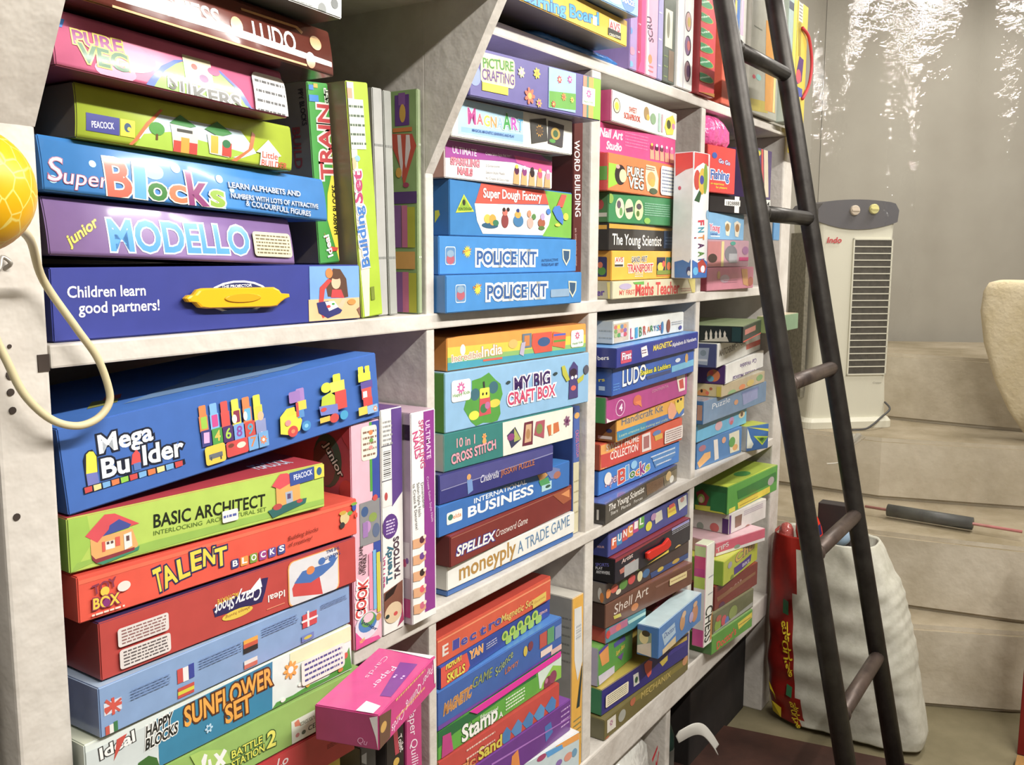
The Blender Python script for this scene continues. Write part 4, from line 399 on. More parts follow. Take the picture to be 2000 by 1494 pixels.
('craft_box','large pale blue box with a butterfly on green and a purple cone figure','box',None,[1.0144,0.015,1.2073,-0.0742,0.0,0.3608,0.0827,0.24],'g',('86b4d8','5c9a3a','98c4e4','98c4e4'),[('Q',[39.8,28.6,46.5,45.1,57.6,51,57.7,66.9,78.1,69.2,95.5,74.8,111,62.9,123,55.6,128,40,120.7,27.3,123.2,11.8,116,2.2,101.6,-1.8,82.8,3.8,66.6,0.2,55.3,9.1,46.4,20.5],'4f9a38'),('E',64.4,46.6,10.3,8.7,'3a6a78'),('E',106.2,52.2,10.8,9,'3a6a78'),('E',62.1,17,11.4,6.6,'d8dc3a'),('E',108.7,28.8,13.3,6,'d8c83a'),('Q',[74.7,47.6,96.8,48.1,100.4,14.8,73.5,14],'c8404a'),('E',83.9,24.4,8.2,6.7,'3a7a4a'),('E',92.1,27.8,5.9,5.2,'b86a9a'),('R',85.6,46.4,11.1,7.4,'e8dc3a',1),('E',81.6,45.4,1.9,2.2,'2a2a2a'),('E',89.7,45.2,1.9,2.2,'2a2a2a'),('Q',[81.6,63,85.1,63.4,86.2,53.7,82.7,54],'3a3a3a'),('R',33.8,55.9,20.4,15,'f2efe8',1),('F',33.3,59.5,8.6,'c85a9a','e8d8dc',9),('T','Happy Kids',16,48,52,50.2,4.3,'5a9a3a','b'),('T','MY BIG',155.3,39.9,248,42.3,20.4,'3a1f5c','B','f4eef0',2.4),('T','CRAFT BOX',139.1,21.9,262.4,22.9,17.3,'c42a5c','B','f4eef0',2.4),('Q',[302.1,61.4,313.7,72,326,62.6,327.2,12,300.3,11.8],'4a4078'),('E',312.7,53.8,10.5,6.7,'3a2a3a'),('E',309.9,45.7,3.9,2.8,'e8e8e0'),('E',320.3,46.4,3.9,2.9,'e8e8e0'),('E',313.3,28.7,7.5,4.2,'d85a4a'),('Q',[278.7,66.9,287.4,67.7,302.5,43.2,293.8,40.8,281.9,53.5],'b8b83a'),('Q',[323.5,41,344.6,49,341.8,39.1,326.7,34],'b8b83a'),('E',350.7,55.2,7.8,7.7,'5a5a68'),('E',140.2,56.1,5,2.3,'3a4a4a'),('E',261.8,57.1,5.7,2.4,'3a4a4a')],[],[],{}),
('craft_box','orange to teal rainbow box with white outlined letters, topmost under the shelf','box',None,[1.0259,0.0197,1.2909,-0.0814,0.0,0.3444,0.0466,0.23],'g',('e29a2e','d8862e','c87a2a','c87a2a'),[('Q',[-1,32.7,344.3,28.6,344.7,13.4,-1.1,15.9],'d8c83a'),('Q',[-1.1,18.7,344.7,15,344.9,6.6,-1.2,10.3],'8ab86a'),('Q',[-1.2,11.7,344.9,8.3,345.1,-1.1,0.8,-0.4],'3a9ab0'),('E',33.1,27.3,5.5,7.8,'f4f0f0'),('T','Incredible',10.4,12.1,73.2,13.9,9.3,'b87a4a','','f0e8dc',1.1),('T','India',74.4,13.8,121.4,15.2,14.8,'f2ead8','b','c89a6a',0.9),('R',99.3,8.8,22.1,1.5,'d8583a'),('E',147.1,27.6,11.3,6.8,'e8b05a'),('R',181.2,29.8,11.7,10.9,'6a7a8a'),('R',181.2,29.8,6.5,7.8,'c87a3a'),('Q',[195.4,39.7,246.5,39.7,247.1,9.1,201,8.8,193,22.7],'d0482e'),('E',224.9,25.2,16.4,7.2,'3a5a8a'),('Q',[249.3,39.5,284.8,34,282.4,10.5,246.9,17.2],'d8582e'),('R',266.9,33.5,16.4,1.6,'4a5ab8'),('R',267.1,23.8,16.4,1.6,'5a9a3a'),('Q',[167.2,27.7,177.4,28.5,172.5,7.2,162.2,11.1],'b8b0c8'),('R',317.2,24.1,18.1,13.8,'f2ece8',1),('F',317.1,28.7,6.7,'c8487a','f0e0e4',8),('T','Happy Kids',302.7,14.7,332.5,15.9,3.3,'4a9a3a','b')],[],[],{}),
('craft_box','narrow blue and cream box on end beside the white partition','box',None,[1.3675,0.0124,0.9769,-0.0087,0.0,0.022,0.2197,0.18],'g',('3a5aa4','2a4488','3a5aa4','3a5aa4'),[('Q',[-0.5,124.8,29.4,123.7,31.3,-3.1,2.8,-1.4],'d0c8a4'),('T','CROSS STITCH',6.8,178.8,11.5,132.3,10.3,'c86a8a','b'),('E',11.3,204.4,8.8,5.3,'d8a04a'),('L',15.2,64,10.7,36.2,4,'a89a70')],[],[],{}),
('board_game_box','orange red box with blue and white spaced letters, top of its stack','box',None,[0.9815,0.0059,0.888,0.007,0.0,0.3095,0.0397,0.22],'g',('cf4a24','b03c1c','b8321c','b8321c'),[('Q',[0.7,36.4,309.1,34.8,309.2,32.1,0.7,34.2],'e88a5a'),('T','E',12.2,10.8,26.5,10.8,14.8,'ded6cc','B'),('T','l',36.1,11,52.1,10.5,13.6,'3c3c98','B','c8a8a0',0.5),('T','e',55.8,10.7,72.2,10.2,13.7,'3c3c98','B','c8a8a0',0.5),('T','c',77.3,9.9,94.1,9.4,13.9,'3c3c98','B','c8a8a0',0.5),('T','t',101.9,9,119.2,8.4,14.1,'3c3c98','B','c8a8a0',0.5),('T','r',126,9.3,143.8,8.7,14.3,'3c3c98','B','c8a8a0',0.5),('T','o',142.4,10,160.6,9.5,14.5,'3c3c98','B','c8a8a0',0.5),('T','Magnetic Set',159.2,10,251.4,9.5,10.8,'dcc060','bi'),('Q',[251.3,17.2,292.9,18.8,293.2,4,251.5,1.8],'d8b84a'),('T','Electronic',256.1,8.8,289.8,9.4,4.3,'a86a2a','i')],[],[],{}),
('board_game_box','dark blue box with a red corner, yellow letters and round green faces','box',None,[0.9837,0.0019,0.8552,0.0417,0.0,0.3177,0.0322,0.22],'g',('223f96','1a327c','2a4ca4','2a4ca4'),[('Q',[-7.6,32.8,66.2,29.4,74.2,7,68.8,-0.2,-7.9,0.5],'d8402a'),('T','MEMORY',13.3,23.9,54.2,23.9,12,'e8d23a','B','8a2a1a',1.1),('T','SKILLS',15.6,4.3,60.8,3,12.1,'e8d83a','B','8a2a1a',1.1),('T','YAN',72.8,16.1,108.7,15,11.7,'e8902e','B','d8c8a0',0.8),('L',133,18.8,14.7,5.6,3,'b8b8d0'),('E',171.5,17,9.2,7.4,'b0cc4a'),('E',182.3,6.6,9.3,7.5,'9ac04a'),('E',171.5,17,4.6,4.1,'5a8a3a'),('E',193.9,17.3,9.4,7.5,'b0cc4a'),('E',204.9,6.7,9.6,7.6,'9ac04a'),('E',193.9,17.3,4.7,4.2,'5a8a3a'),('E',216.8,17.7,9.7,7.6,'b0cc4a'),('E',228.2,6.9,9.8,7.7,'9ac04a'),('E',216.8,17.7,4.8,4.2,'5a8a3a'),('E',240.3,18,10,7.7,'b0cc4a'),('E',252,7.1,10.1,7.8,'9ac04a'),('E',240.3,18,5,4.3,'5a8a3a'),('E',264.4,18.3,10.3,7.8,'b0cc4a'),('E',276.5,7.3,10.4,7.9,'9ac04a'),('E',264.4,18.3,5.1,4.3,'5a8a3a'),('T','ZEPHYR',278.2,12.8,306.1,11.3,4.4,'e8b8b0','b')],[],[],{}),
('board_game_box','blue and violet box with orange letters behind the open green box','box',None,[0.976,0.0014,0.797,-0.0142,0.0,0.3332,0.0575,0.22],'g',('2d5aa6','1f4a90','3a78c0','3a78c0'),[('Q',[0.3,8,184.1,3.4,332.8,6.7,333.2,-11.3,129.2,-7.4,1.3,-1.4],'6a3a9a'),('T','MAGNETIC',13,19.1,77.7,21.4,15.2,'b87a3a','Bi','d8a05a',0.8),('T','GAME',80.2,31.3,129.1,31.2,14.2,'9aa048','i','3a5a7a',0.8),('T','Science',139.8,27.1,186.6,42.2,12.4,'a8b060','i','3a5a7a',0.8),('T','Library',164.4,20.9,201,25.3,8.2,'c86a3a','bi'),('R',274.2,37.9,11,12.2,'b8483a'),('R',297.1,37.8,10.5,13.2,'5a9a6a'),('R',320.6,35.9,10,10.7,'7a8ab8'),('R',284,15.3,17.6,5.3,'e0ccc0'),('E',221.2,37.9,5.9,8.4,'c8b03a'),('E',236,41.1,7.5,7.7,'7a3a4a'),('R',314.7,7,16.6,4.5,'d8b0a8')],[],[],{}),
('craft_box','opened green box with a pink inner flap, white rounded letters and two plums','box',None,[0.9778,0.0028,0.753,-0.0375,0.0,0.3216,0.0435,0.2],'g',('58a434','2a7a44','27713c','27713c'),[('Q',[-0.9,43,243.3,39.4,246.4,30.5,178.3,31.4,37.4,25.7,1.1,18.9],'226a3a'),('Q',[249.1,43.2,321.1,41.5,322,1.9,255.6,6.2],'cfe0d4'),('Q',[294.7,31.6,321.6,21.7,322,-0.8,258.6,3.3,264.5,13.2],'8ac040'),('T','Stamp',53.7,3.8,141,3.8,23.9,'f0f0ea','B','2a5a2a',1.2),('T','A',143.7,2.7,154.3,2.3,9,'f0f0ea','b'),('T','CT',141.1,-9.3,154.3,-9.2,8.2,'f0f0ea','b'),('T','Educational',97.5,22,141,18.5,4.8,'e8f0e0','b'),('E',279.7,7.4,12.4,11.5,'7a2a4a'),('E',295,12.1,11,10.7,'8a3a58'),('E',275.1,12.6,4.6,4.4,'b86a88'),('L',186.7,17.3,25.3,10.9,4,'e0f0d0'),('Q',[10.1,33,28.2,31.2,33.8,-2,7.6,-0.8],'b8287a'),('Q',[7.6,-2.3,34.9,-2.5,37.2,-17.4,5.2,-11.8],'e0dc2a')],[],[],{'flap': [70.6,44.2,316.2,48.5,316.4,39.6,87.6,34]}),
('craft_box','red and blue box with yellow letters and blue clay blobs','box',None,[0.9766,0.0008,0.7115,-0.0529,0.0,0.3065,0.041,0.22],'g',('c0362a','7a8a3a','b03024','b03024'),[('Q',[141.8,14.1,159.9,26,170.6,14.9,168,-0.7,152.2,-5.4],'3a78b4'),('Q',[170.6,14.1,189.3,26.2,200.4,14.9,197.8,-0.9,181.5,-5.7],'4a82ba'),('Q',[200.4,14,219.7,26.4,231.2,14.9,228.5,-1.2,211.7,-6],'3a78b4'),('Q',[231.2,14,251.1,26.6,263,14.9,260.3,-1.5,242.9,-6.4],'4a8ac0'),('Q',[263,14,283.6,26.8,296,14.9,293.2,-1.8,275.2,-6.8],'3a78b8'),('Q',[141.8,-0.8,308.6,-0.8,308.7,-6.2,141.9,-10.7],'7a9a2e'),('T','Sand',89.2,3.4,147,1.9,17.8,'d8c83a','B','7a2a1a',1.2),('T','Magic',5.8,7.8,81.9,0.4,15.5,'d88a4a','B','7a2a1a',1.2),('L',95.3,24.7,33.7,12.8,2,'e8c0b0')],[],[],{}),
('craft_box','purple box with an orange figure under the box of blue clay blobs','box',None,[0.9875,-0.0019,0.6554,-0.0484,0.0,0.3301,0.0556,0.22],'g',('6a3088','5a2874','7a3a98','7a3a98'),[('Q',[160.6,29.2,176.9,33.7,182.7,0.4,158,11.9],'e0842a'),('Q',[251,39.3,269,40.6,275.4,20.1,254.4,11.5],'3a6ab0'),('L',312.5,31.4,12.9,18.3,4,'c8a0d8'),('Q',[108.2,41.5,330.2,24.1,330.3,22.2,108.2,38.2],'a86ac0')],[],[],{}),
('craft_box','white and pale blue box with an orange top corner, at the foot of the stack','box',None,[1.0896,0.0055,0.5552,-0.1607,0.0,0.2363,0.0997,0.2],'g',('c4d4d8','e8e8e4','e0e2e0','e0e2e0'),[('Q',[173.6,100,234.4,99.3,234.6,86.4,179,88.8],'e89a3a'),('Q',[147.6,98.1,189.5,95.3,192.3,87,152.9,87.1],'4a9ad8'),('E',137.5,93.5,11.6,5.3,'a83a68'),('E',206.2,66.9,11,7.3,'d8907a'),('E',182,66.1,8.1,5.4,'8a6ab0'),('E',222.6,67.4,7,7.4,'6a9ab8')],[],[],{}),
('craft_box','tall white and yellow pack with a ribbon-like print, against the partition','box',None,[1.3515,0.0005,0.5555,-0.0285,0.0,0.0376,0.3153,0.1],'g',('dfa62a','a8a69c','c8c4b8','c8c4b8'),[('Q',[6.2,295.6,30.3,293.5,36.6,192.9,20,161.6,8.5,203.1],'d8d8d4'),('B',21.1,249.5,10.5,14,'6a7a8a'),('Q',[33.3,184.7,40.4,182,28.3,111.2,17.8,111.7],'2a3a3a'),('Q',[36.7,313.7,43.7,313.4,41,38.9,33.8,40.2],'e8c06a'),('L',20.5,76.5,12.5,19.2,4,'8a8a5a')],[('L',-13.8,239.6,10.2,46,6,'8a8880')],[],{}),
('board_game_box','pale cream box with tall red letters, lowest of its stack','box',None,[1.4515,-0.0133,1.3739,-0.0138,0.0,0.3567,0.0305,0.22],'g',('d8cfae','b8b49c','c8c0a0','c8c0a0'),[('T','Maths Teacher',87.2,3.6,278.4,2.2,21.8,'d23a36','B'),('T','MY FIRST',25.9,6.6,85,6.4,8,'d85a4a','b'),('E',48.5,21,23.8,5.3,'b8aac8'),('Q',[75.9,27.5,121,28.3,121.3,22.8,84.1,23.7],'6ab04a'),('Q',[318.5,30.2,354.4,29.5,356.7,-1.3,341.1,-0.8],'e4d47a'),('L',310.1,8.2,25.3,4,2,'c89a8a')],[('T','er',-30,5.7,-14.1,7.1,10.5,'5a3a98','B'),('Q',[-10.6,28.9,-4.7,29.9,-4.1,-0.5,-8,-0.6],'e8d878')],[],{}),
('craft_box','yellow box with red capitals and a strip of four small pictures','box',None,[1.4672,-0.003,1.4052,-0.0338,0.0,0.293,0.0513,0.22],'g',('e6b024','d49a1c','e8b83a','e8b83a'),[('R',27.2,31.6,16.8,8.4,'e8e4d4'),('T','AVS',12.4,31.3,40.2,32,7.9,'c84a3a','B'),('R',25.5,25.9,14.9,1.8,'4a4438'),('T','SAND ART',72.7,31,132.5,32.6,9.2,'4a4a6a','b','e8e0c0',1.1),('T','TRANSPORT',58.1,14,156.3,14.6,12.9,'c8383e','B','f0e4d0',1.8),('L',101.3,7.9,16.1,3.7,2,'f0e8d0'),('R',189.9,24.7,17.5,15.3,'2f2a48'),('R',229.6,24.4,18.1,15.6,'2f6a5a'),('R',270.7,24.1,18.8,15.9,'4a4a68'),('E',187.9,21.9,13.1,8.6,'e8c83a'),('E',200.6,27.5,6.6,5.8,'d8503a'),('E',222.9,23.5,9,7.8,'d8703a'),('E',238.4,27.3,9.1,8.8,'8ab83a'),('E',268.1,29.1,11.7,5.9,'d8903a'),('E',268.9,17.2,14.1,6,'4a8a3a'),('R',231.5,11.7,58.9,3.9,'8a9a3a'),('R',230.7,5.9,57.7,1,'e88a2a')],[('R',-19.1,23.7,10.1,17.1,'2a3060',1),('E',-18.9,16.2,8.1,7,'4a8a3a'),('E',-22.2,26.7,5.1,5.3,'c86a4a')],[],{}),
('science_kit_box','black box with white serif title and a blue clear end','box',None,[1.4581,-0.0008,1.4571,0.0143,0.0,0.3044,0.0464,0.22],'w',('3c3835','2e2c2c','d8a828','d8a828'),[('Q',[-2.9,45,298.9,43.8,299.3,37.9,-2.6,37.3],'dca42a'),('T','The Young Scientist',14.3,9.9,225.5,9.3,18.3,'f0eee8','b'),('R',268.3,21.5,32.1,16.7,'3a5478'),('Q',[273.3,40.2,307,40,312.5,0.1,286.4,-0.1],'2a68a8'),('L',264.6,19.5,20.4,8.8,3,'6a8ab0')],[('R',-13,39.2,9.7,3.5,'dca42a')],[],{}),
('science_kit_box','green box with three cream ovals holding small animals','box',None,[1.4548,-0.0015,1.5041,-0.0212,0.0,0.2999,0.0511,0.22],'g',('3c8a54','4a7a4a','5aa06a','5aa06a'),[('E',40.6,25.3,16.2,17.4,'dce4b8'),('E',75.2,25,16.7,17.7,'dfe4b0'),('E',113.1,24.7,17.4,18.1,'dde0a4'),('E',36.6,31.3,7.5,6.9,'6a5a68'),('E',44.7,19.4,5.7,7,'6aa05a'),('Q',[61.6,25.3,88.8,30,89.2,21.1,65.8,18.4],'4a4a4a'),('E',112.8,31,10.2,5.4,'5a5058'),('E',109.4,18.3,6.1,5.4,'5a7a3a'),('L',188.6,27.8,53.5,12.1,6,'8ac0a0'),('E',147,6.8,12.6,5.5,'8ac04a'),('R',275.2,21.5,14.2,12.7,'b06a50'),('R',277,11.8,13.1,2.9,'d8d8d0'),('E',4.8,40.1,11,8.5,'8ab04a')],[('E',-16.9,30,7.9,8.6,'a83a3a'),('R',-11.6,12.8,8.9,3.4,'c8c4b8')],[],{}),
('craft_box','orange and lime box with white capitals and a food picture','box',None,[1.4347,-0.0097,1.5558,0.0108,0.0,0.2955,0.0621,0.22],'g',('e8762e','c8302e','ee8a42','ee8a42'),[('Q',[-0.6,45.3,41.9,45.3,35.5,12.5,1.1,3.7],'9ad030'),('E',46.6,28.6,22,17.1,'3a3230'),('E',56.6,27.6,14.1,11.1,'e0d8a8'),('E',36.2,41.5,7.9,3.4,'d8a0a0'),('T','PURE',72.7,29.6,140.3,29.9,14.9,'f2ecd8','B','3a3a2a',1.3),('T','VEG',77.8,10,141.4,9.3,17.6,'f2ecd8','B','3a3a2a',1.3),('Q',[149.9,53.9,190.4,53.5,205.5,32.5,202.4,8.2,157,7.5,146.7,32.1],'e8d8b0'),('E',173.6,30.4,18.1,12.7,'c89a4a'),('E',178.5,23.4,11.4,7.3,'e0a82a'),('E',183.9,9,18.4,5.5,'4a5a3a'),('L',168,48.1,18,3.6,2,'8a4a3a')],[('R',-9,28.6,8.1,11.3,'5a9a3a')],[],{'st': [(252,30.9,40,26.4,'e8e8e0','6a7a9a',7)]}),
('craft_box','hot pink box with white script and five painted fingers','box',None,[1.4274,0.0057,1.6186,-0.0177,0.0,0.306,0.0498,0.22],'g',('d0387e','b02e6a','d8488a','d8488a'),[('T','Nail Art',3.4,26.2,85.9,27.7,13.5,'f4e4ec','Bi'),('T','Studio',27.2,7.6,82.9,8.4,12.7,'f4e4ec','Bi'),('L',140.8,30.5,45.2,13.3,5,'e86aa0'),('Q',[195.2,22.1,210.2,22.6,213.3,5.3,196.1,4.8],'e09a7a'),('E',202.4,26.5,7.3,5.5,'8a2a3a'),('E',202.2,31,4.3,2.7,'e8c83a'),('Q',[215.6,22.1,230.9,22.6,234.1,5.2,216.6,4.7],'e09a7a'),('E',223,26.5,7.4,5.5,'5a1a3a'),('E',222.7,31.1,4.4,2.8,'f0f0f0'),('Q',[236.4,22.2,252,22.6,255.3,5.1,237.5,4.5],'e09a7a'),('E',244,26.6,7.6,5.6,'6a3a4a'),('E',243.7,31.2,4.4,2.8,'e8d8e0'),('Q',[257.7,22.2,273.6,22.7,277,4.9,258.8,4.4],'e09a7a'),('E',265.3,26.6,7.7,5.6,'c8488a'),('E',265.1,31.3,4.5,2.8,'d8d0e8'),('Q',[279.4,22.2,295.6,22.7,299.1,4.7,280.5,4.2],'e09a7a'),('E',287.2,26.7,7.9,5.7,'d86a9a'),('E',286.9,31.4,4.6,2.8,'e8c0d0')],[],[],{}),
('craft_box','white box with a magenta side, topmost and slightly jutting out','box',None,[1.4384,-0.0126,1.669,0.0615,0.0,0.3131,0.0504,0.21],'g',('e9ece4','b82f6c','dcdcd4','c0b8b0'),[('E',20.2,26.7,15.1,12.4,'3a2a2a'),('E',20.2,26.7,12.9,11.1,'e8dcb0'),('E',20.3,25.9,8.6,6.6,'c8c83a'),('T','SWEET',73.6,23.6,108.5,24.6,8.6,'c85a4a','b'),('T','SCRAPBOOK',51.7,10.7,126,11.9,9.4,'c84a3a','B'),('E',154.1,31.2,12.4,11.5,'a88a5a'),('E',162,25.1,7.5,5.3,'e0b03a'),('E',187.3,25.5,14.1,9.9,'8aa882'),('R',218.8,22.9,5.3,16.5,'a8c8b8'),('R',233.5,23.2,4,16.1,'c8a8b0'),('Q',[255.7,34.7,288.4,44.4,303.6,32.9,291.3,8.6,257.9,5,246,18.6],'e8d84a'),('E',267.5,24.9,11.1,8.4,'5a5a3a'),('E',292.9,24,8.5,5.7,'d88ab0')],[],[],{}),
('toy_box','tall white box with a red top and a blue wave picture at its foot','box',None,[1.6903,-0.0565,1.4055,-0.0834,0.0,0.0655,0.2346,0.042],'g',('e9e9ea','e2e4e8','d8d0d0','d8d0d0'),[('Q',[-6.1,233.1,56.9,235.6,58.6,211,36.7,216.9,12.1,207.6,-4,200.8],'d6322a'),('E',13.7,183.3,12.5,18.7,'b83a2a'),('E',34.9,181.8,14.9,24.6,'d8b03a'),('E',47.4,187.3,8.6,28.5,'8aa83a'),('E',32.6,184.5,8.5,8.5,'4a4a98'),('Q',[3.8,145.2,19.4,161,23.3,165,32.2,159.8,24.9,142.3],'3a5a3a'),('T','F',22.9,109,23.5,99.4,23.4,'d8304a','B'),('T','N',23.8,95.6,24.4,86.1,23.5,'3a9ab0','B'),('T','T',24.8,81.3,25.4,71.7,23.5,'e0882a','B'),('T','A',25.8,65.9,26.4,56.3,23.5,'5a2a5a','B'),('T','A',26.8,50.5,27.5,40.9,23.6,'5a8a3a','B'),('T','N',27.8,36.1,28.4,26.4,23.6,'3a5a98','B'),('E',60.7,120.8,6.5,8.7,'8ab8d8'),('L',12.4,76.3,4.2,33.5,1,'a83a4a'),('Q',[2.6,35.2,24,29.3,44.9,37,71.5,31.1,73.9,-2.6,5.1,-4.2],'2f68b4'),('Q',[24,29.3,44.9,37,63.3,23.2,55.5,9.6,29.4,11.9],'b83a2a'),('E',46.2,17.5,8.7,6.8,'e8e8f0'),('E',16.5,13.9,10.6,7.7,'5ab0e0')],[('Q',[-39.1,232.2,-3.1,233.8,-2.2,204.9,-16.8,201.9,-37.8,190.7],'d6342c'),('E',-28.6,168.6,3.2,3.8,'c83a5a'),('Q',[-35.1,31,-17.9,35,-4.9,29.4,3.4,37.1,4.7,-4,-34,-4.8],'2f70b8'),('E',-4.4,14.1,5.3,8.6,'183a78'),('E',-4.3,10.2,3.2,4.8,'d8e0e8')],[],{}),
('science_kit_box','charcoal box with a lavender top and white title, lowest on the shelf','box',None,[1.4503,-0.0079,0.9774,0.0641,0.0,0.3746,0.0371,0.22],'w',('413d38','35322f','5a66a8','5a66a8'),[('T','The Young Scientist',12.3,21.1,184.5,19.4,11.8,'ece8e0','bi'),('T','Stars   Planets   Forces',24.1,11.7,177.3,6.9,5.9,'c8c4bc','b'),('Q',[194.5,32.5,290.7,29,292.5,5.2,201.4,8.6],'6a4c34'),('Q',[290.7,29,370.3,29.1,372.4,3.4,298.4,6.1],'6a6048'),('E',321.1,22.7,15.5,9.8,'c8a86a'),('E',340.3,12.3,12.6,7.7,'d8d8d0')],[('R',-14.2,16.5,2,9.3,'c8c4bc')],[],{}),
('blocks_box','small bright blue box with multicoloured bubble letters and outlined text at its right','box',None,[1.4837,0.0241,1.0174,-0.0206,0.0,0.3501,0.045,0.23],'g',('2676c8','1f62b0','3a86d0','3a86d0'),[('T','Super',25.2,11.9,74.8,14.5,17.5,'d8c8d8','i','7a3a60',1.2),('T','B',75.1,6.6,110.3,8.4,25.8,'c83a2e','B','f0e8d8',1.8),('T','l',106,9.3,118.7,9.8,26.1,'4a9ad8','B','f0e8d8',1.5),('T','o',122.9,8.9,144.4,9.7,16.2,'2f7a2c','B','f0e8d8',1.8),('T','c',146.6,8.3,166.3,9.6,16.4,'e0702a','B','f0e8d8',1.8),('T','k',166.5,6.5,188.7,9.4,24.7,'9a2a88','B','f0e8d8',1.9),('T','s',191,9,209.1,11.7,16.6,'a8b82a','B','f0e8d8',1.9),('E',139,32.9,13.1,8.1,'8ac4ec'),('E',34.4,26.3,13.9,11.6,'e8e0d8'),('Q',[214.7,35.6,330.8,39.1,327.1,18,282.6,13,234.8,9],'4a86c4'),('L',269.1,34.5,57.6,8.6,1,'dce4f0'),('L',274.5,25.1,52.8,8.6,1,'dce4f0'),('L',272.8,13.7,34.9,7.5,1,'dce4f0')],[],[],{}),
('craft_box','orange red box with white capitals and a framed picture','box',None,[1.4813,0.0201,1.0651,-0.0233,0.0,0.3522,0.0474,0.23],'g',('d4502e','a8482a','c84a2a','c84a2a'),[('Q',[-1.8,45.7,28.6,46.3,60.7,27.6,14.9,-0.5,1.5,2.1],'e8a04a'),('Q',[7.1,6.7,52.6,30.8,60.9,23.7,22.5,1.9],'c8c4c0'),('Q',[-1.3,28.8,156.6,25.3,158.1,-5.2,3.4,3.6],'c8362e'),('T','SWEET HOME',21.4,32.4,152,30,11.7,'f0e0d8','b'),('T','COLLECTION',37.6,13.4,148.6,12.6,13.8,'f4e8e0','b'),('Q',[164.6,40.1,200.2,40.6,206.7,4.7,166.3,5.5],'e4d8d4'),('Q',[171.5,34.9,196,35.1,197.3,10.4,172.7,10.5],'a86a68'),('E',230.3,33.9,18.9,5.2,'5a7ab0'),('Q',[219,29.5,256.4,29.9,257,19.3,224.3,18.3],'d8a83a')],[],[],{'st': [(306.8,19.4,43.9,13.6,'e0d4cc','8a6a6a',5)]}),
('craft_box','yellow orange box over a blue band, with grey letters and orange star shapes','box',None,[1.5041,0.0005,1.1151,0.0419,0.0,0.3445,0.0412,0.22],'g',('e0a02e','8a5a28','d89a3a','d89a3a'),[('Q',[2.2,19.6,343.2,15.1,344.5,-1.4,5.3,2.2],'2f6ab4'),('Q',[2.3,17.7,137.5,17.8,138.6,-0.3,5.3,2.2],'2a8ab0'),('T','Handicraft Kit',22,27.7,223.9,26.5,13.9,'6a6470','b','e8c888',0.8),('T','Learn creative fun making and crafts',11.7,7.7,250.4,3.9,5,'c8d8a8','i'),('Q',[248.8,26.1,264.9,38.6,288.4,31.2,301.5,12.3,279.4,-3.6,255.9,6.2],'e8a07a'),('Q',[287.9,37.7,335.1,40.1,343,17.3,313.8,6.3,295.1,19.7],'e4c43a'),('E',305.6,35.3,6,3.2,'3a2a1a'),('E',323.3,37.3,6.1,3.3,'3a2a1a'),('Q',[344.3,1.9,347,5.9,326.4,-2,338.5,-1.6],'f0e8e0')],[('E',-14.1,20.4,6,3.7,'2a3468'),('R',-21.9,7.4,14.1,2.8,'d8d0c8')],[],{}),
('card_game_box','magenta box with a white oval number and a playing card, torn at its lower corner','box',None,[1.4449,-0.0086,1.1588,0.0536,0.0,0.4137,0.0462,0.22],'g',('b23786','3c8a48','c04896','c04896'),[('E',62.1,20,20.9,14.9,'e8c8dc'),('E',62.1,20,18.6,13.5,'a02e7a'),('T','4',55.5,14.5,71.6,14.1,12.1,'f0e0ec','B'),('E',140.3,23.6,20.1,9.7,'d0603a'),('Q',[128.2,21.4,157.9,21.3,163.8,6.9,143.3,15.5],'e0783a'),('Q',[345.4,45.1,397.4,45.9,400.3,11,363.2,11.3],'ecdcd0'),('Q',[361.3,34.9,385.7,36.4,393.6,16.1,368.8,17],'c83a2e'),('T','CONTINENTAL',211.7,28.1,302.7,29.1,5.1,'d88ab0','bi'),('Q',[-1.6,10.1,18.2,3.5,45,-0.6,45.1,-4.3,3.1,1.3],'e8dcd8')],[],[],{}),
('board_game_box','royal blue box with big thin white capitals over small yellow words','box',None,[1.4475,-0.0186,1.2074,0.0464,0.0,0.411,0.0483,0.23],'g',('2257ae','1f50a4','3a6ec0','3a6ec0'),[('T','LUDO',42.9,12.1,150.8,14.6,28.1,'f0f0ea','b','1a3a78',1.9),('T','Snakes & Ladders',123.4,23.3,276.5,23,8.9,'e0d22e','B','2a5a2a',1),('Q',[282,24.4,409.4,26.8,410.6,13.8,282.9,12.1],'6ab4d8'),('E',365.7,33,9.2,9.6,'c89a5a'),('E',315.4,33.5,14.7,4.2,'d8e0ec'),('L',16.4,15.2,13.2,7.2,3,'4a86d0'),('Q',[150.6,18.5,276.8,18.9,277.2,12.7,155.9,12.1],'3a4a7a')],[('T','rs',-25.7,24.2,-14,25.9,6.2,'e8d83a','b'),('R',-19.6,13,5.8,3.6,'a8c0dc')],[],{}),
('board_game_box','indigo box with yellow capitals and white italic words','box',None,[1.4374,-0.0305,1.2575,0.0541,0.0,0.4213,0.0347,0.22],'g',('27338e','1f2a7c','4a92d8','4a92d8'),[('T','MAGNETIC',168.1,16,264.6,17.7,9.8,'e8d02e','Bi'),('T','Alphabets & Numbers',267.6,15.4,408.5,17.6,7.2,'ecebf4','b'),('R',42,16.6,24.1,10.3,'c83a5a',1),('T','First',23.2,12.6,63.9,12.4,11.7,'f0ecf0','B','8a2a6a',0.9),('Q',[107.8,26.8,134.6,29.2,143.2,10.7,113.8,8.7],'e8e4e8'),('L',124.1,18.9,11.2,4.7,2,'6a3a5a')],[('T','bers',-34.6,12.8,-13.6,14.9,7,'f0f0f4','b')],[],{}),
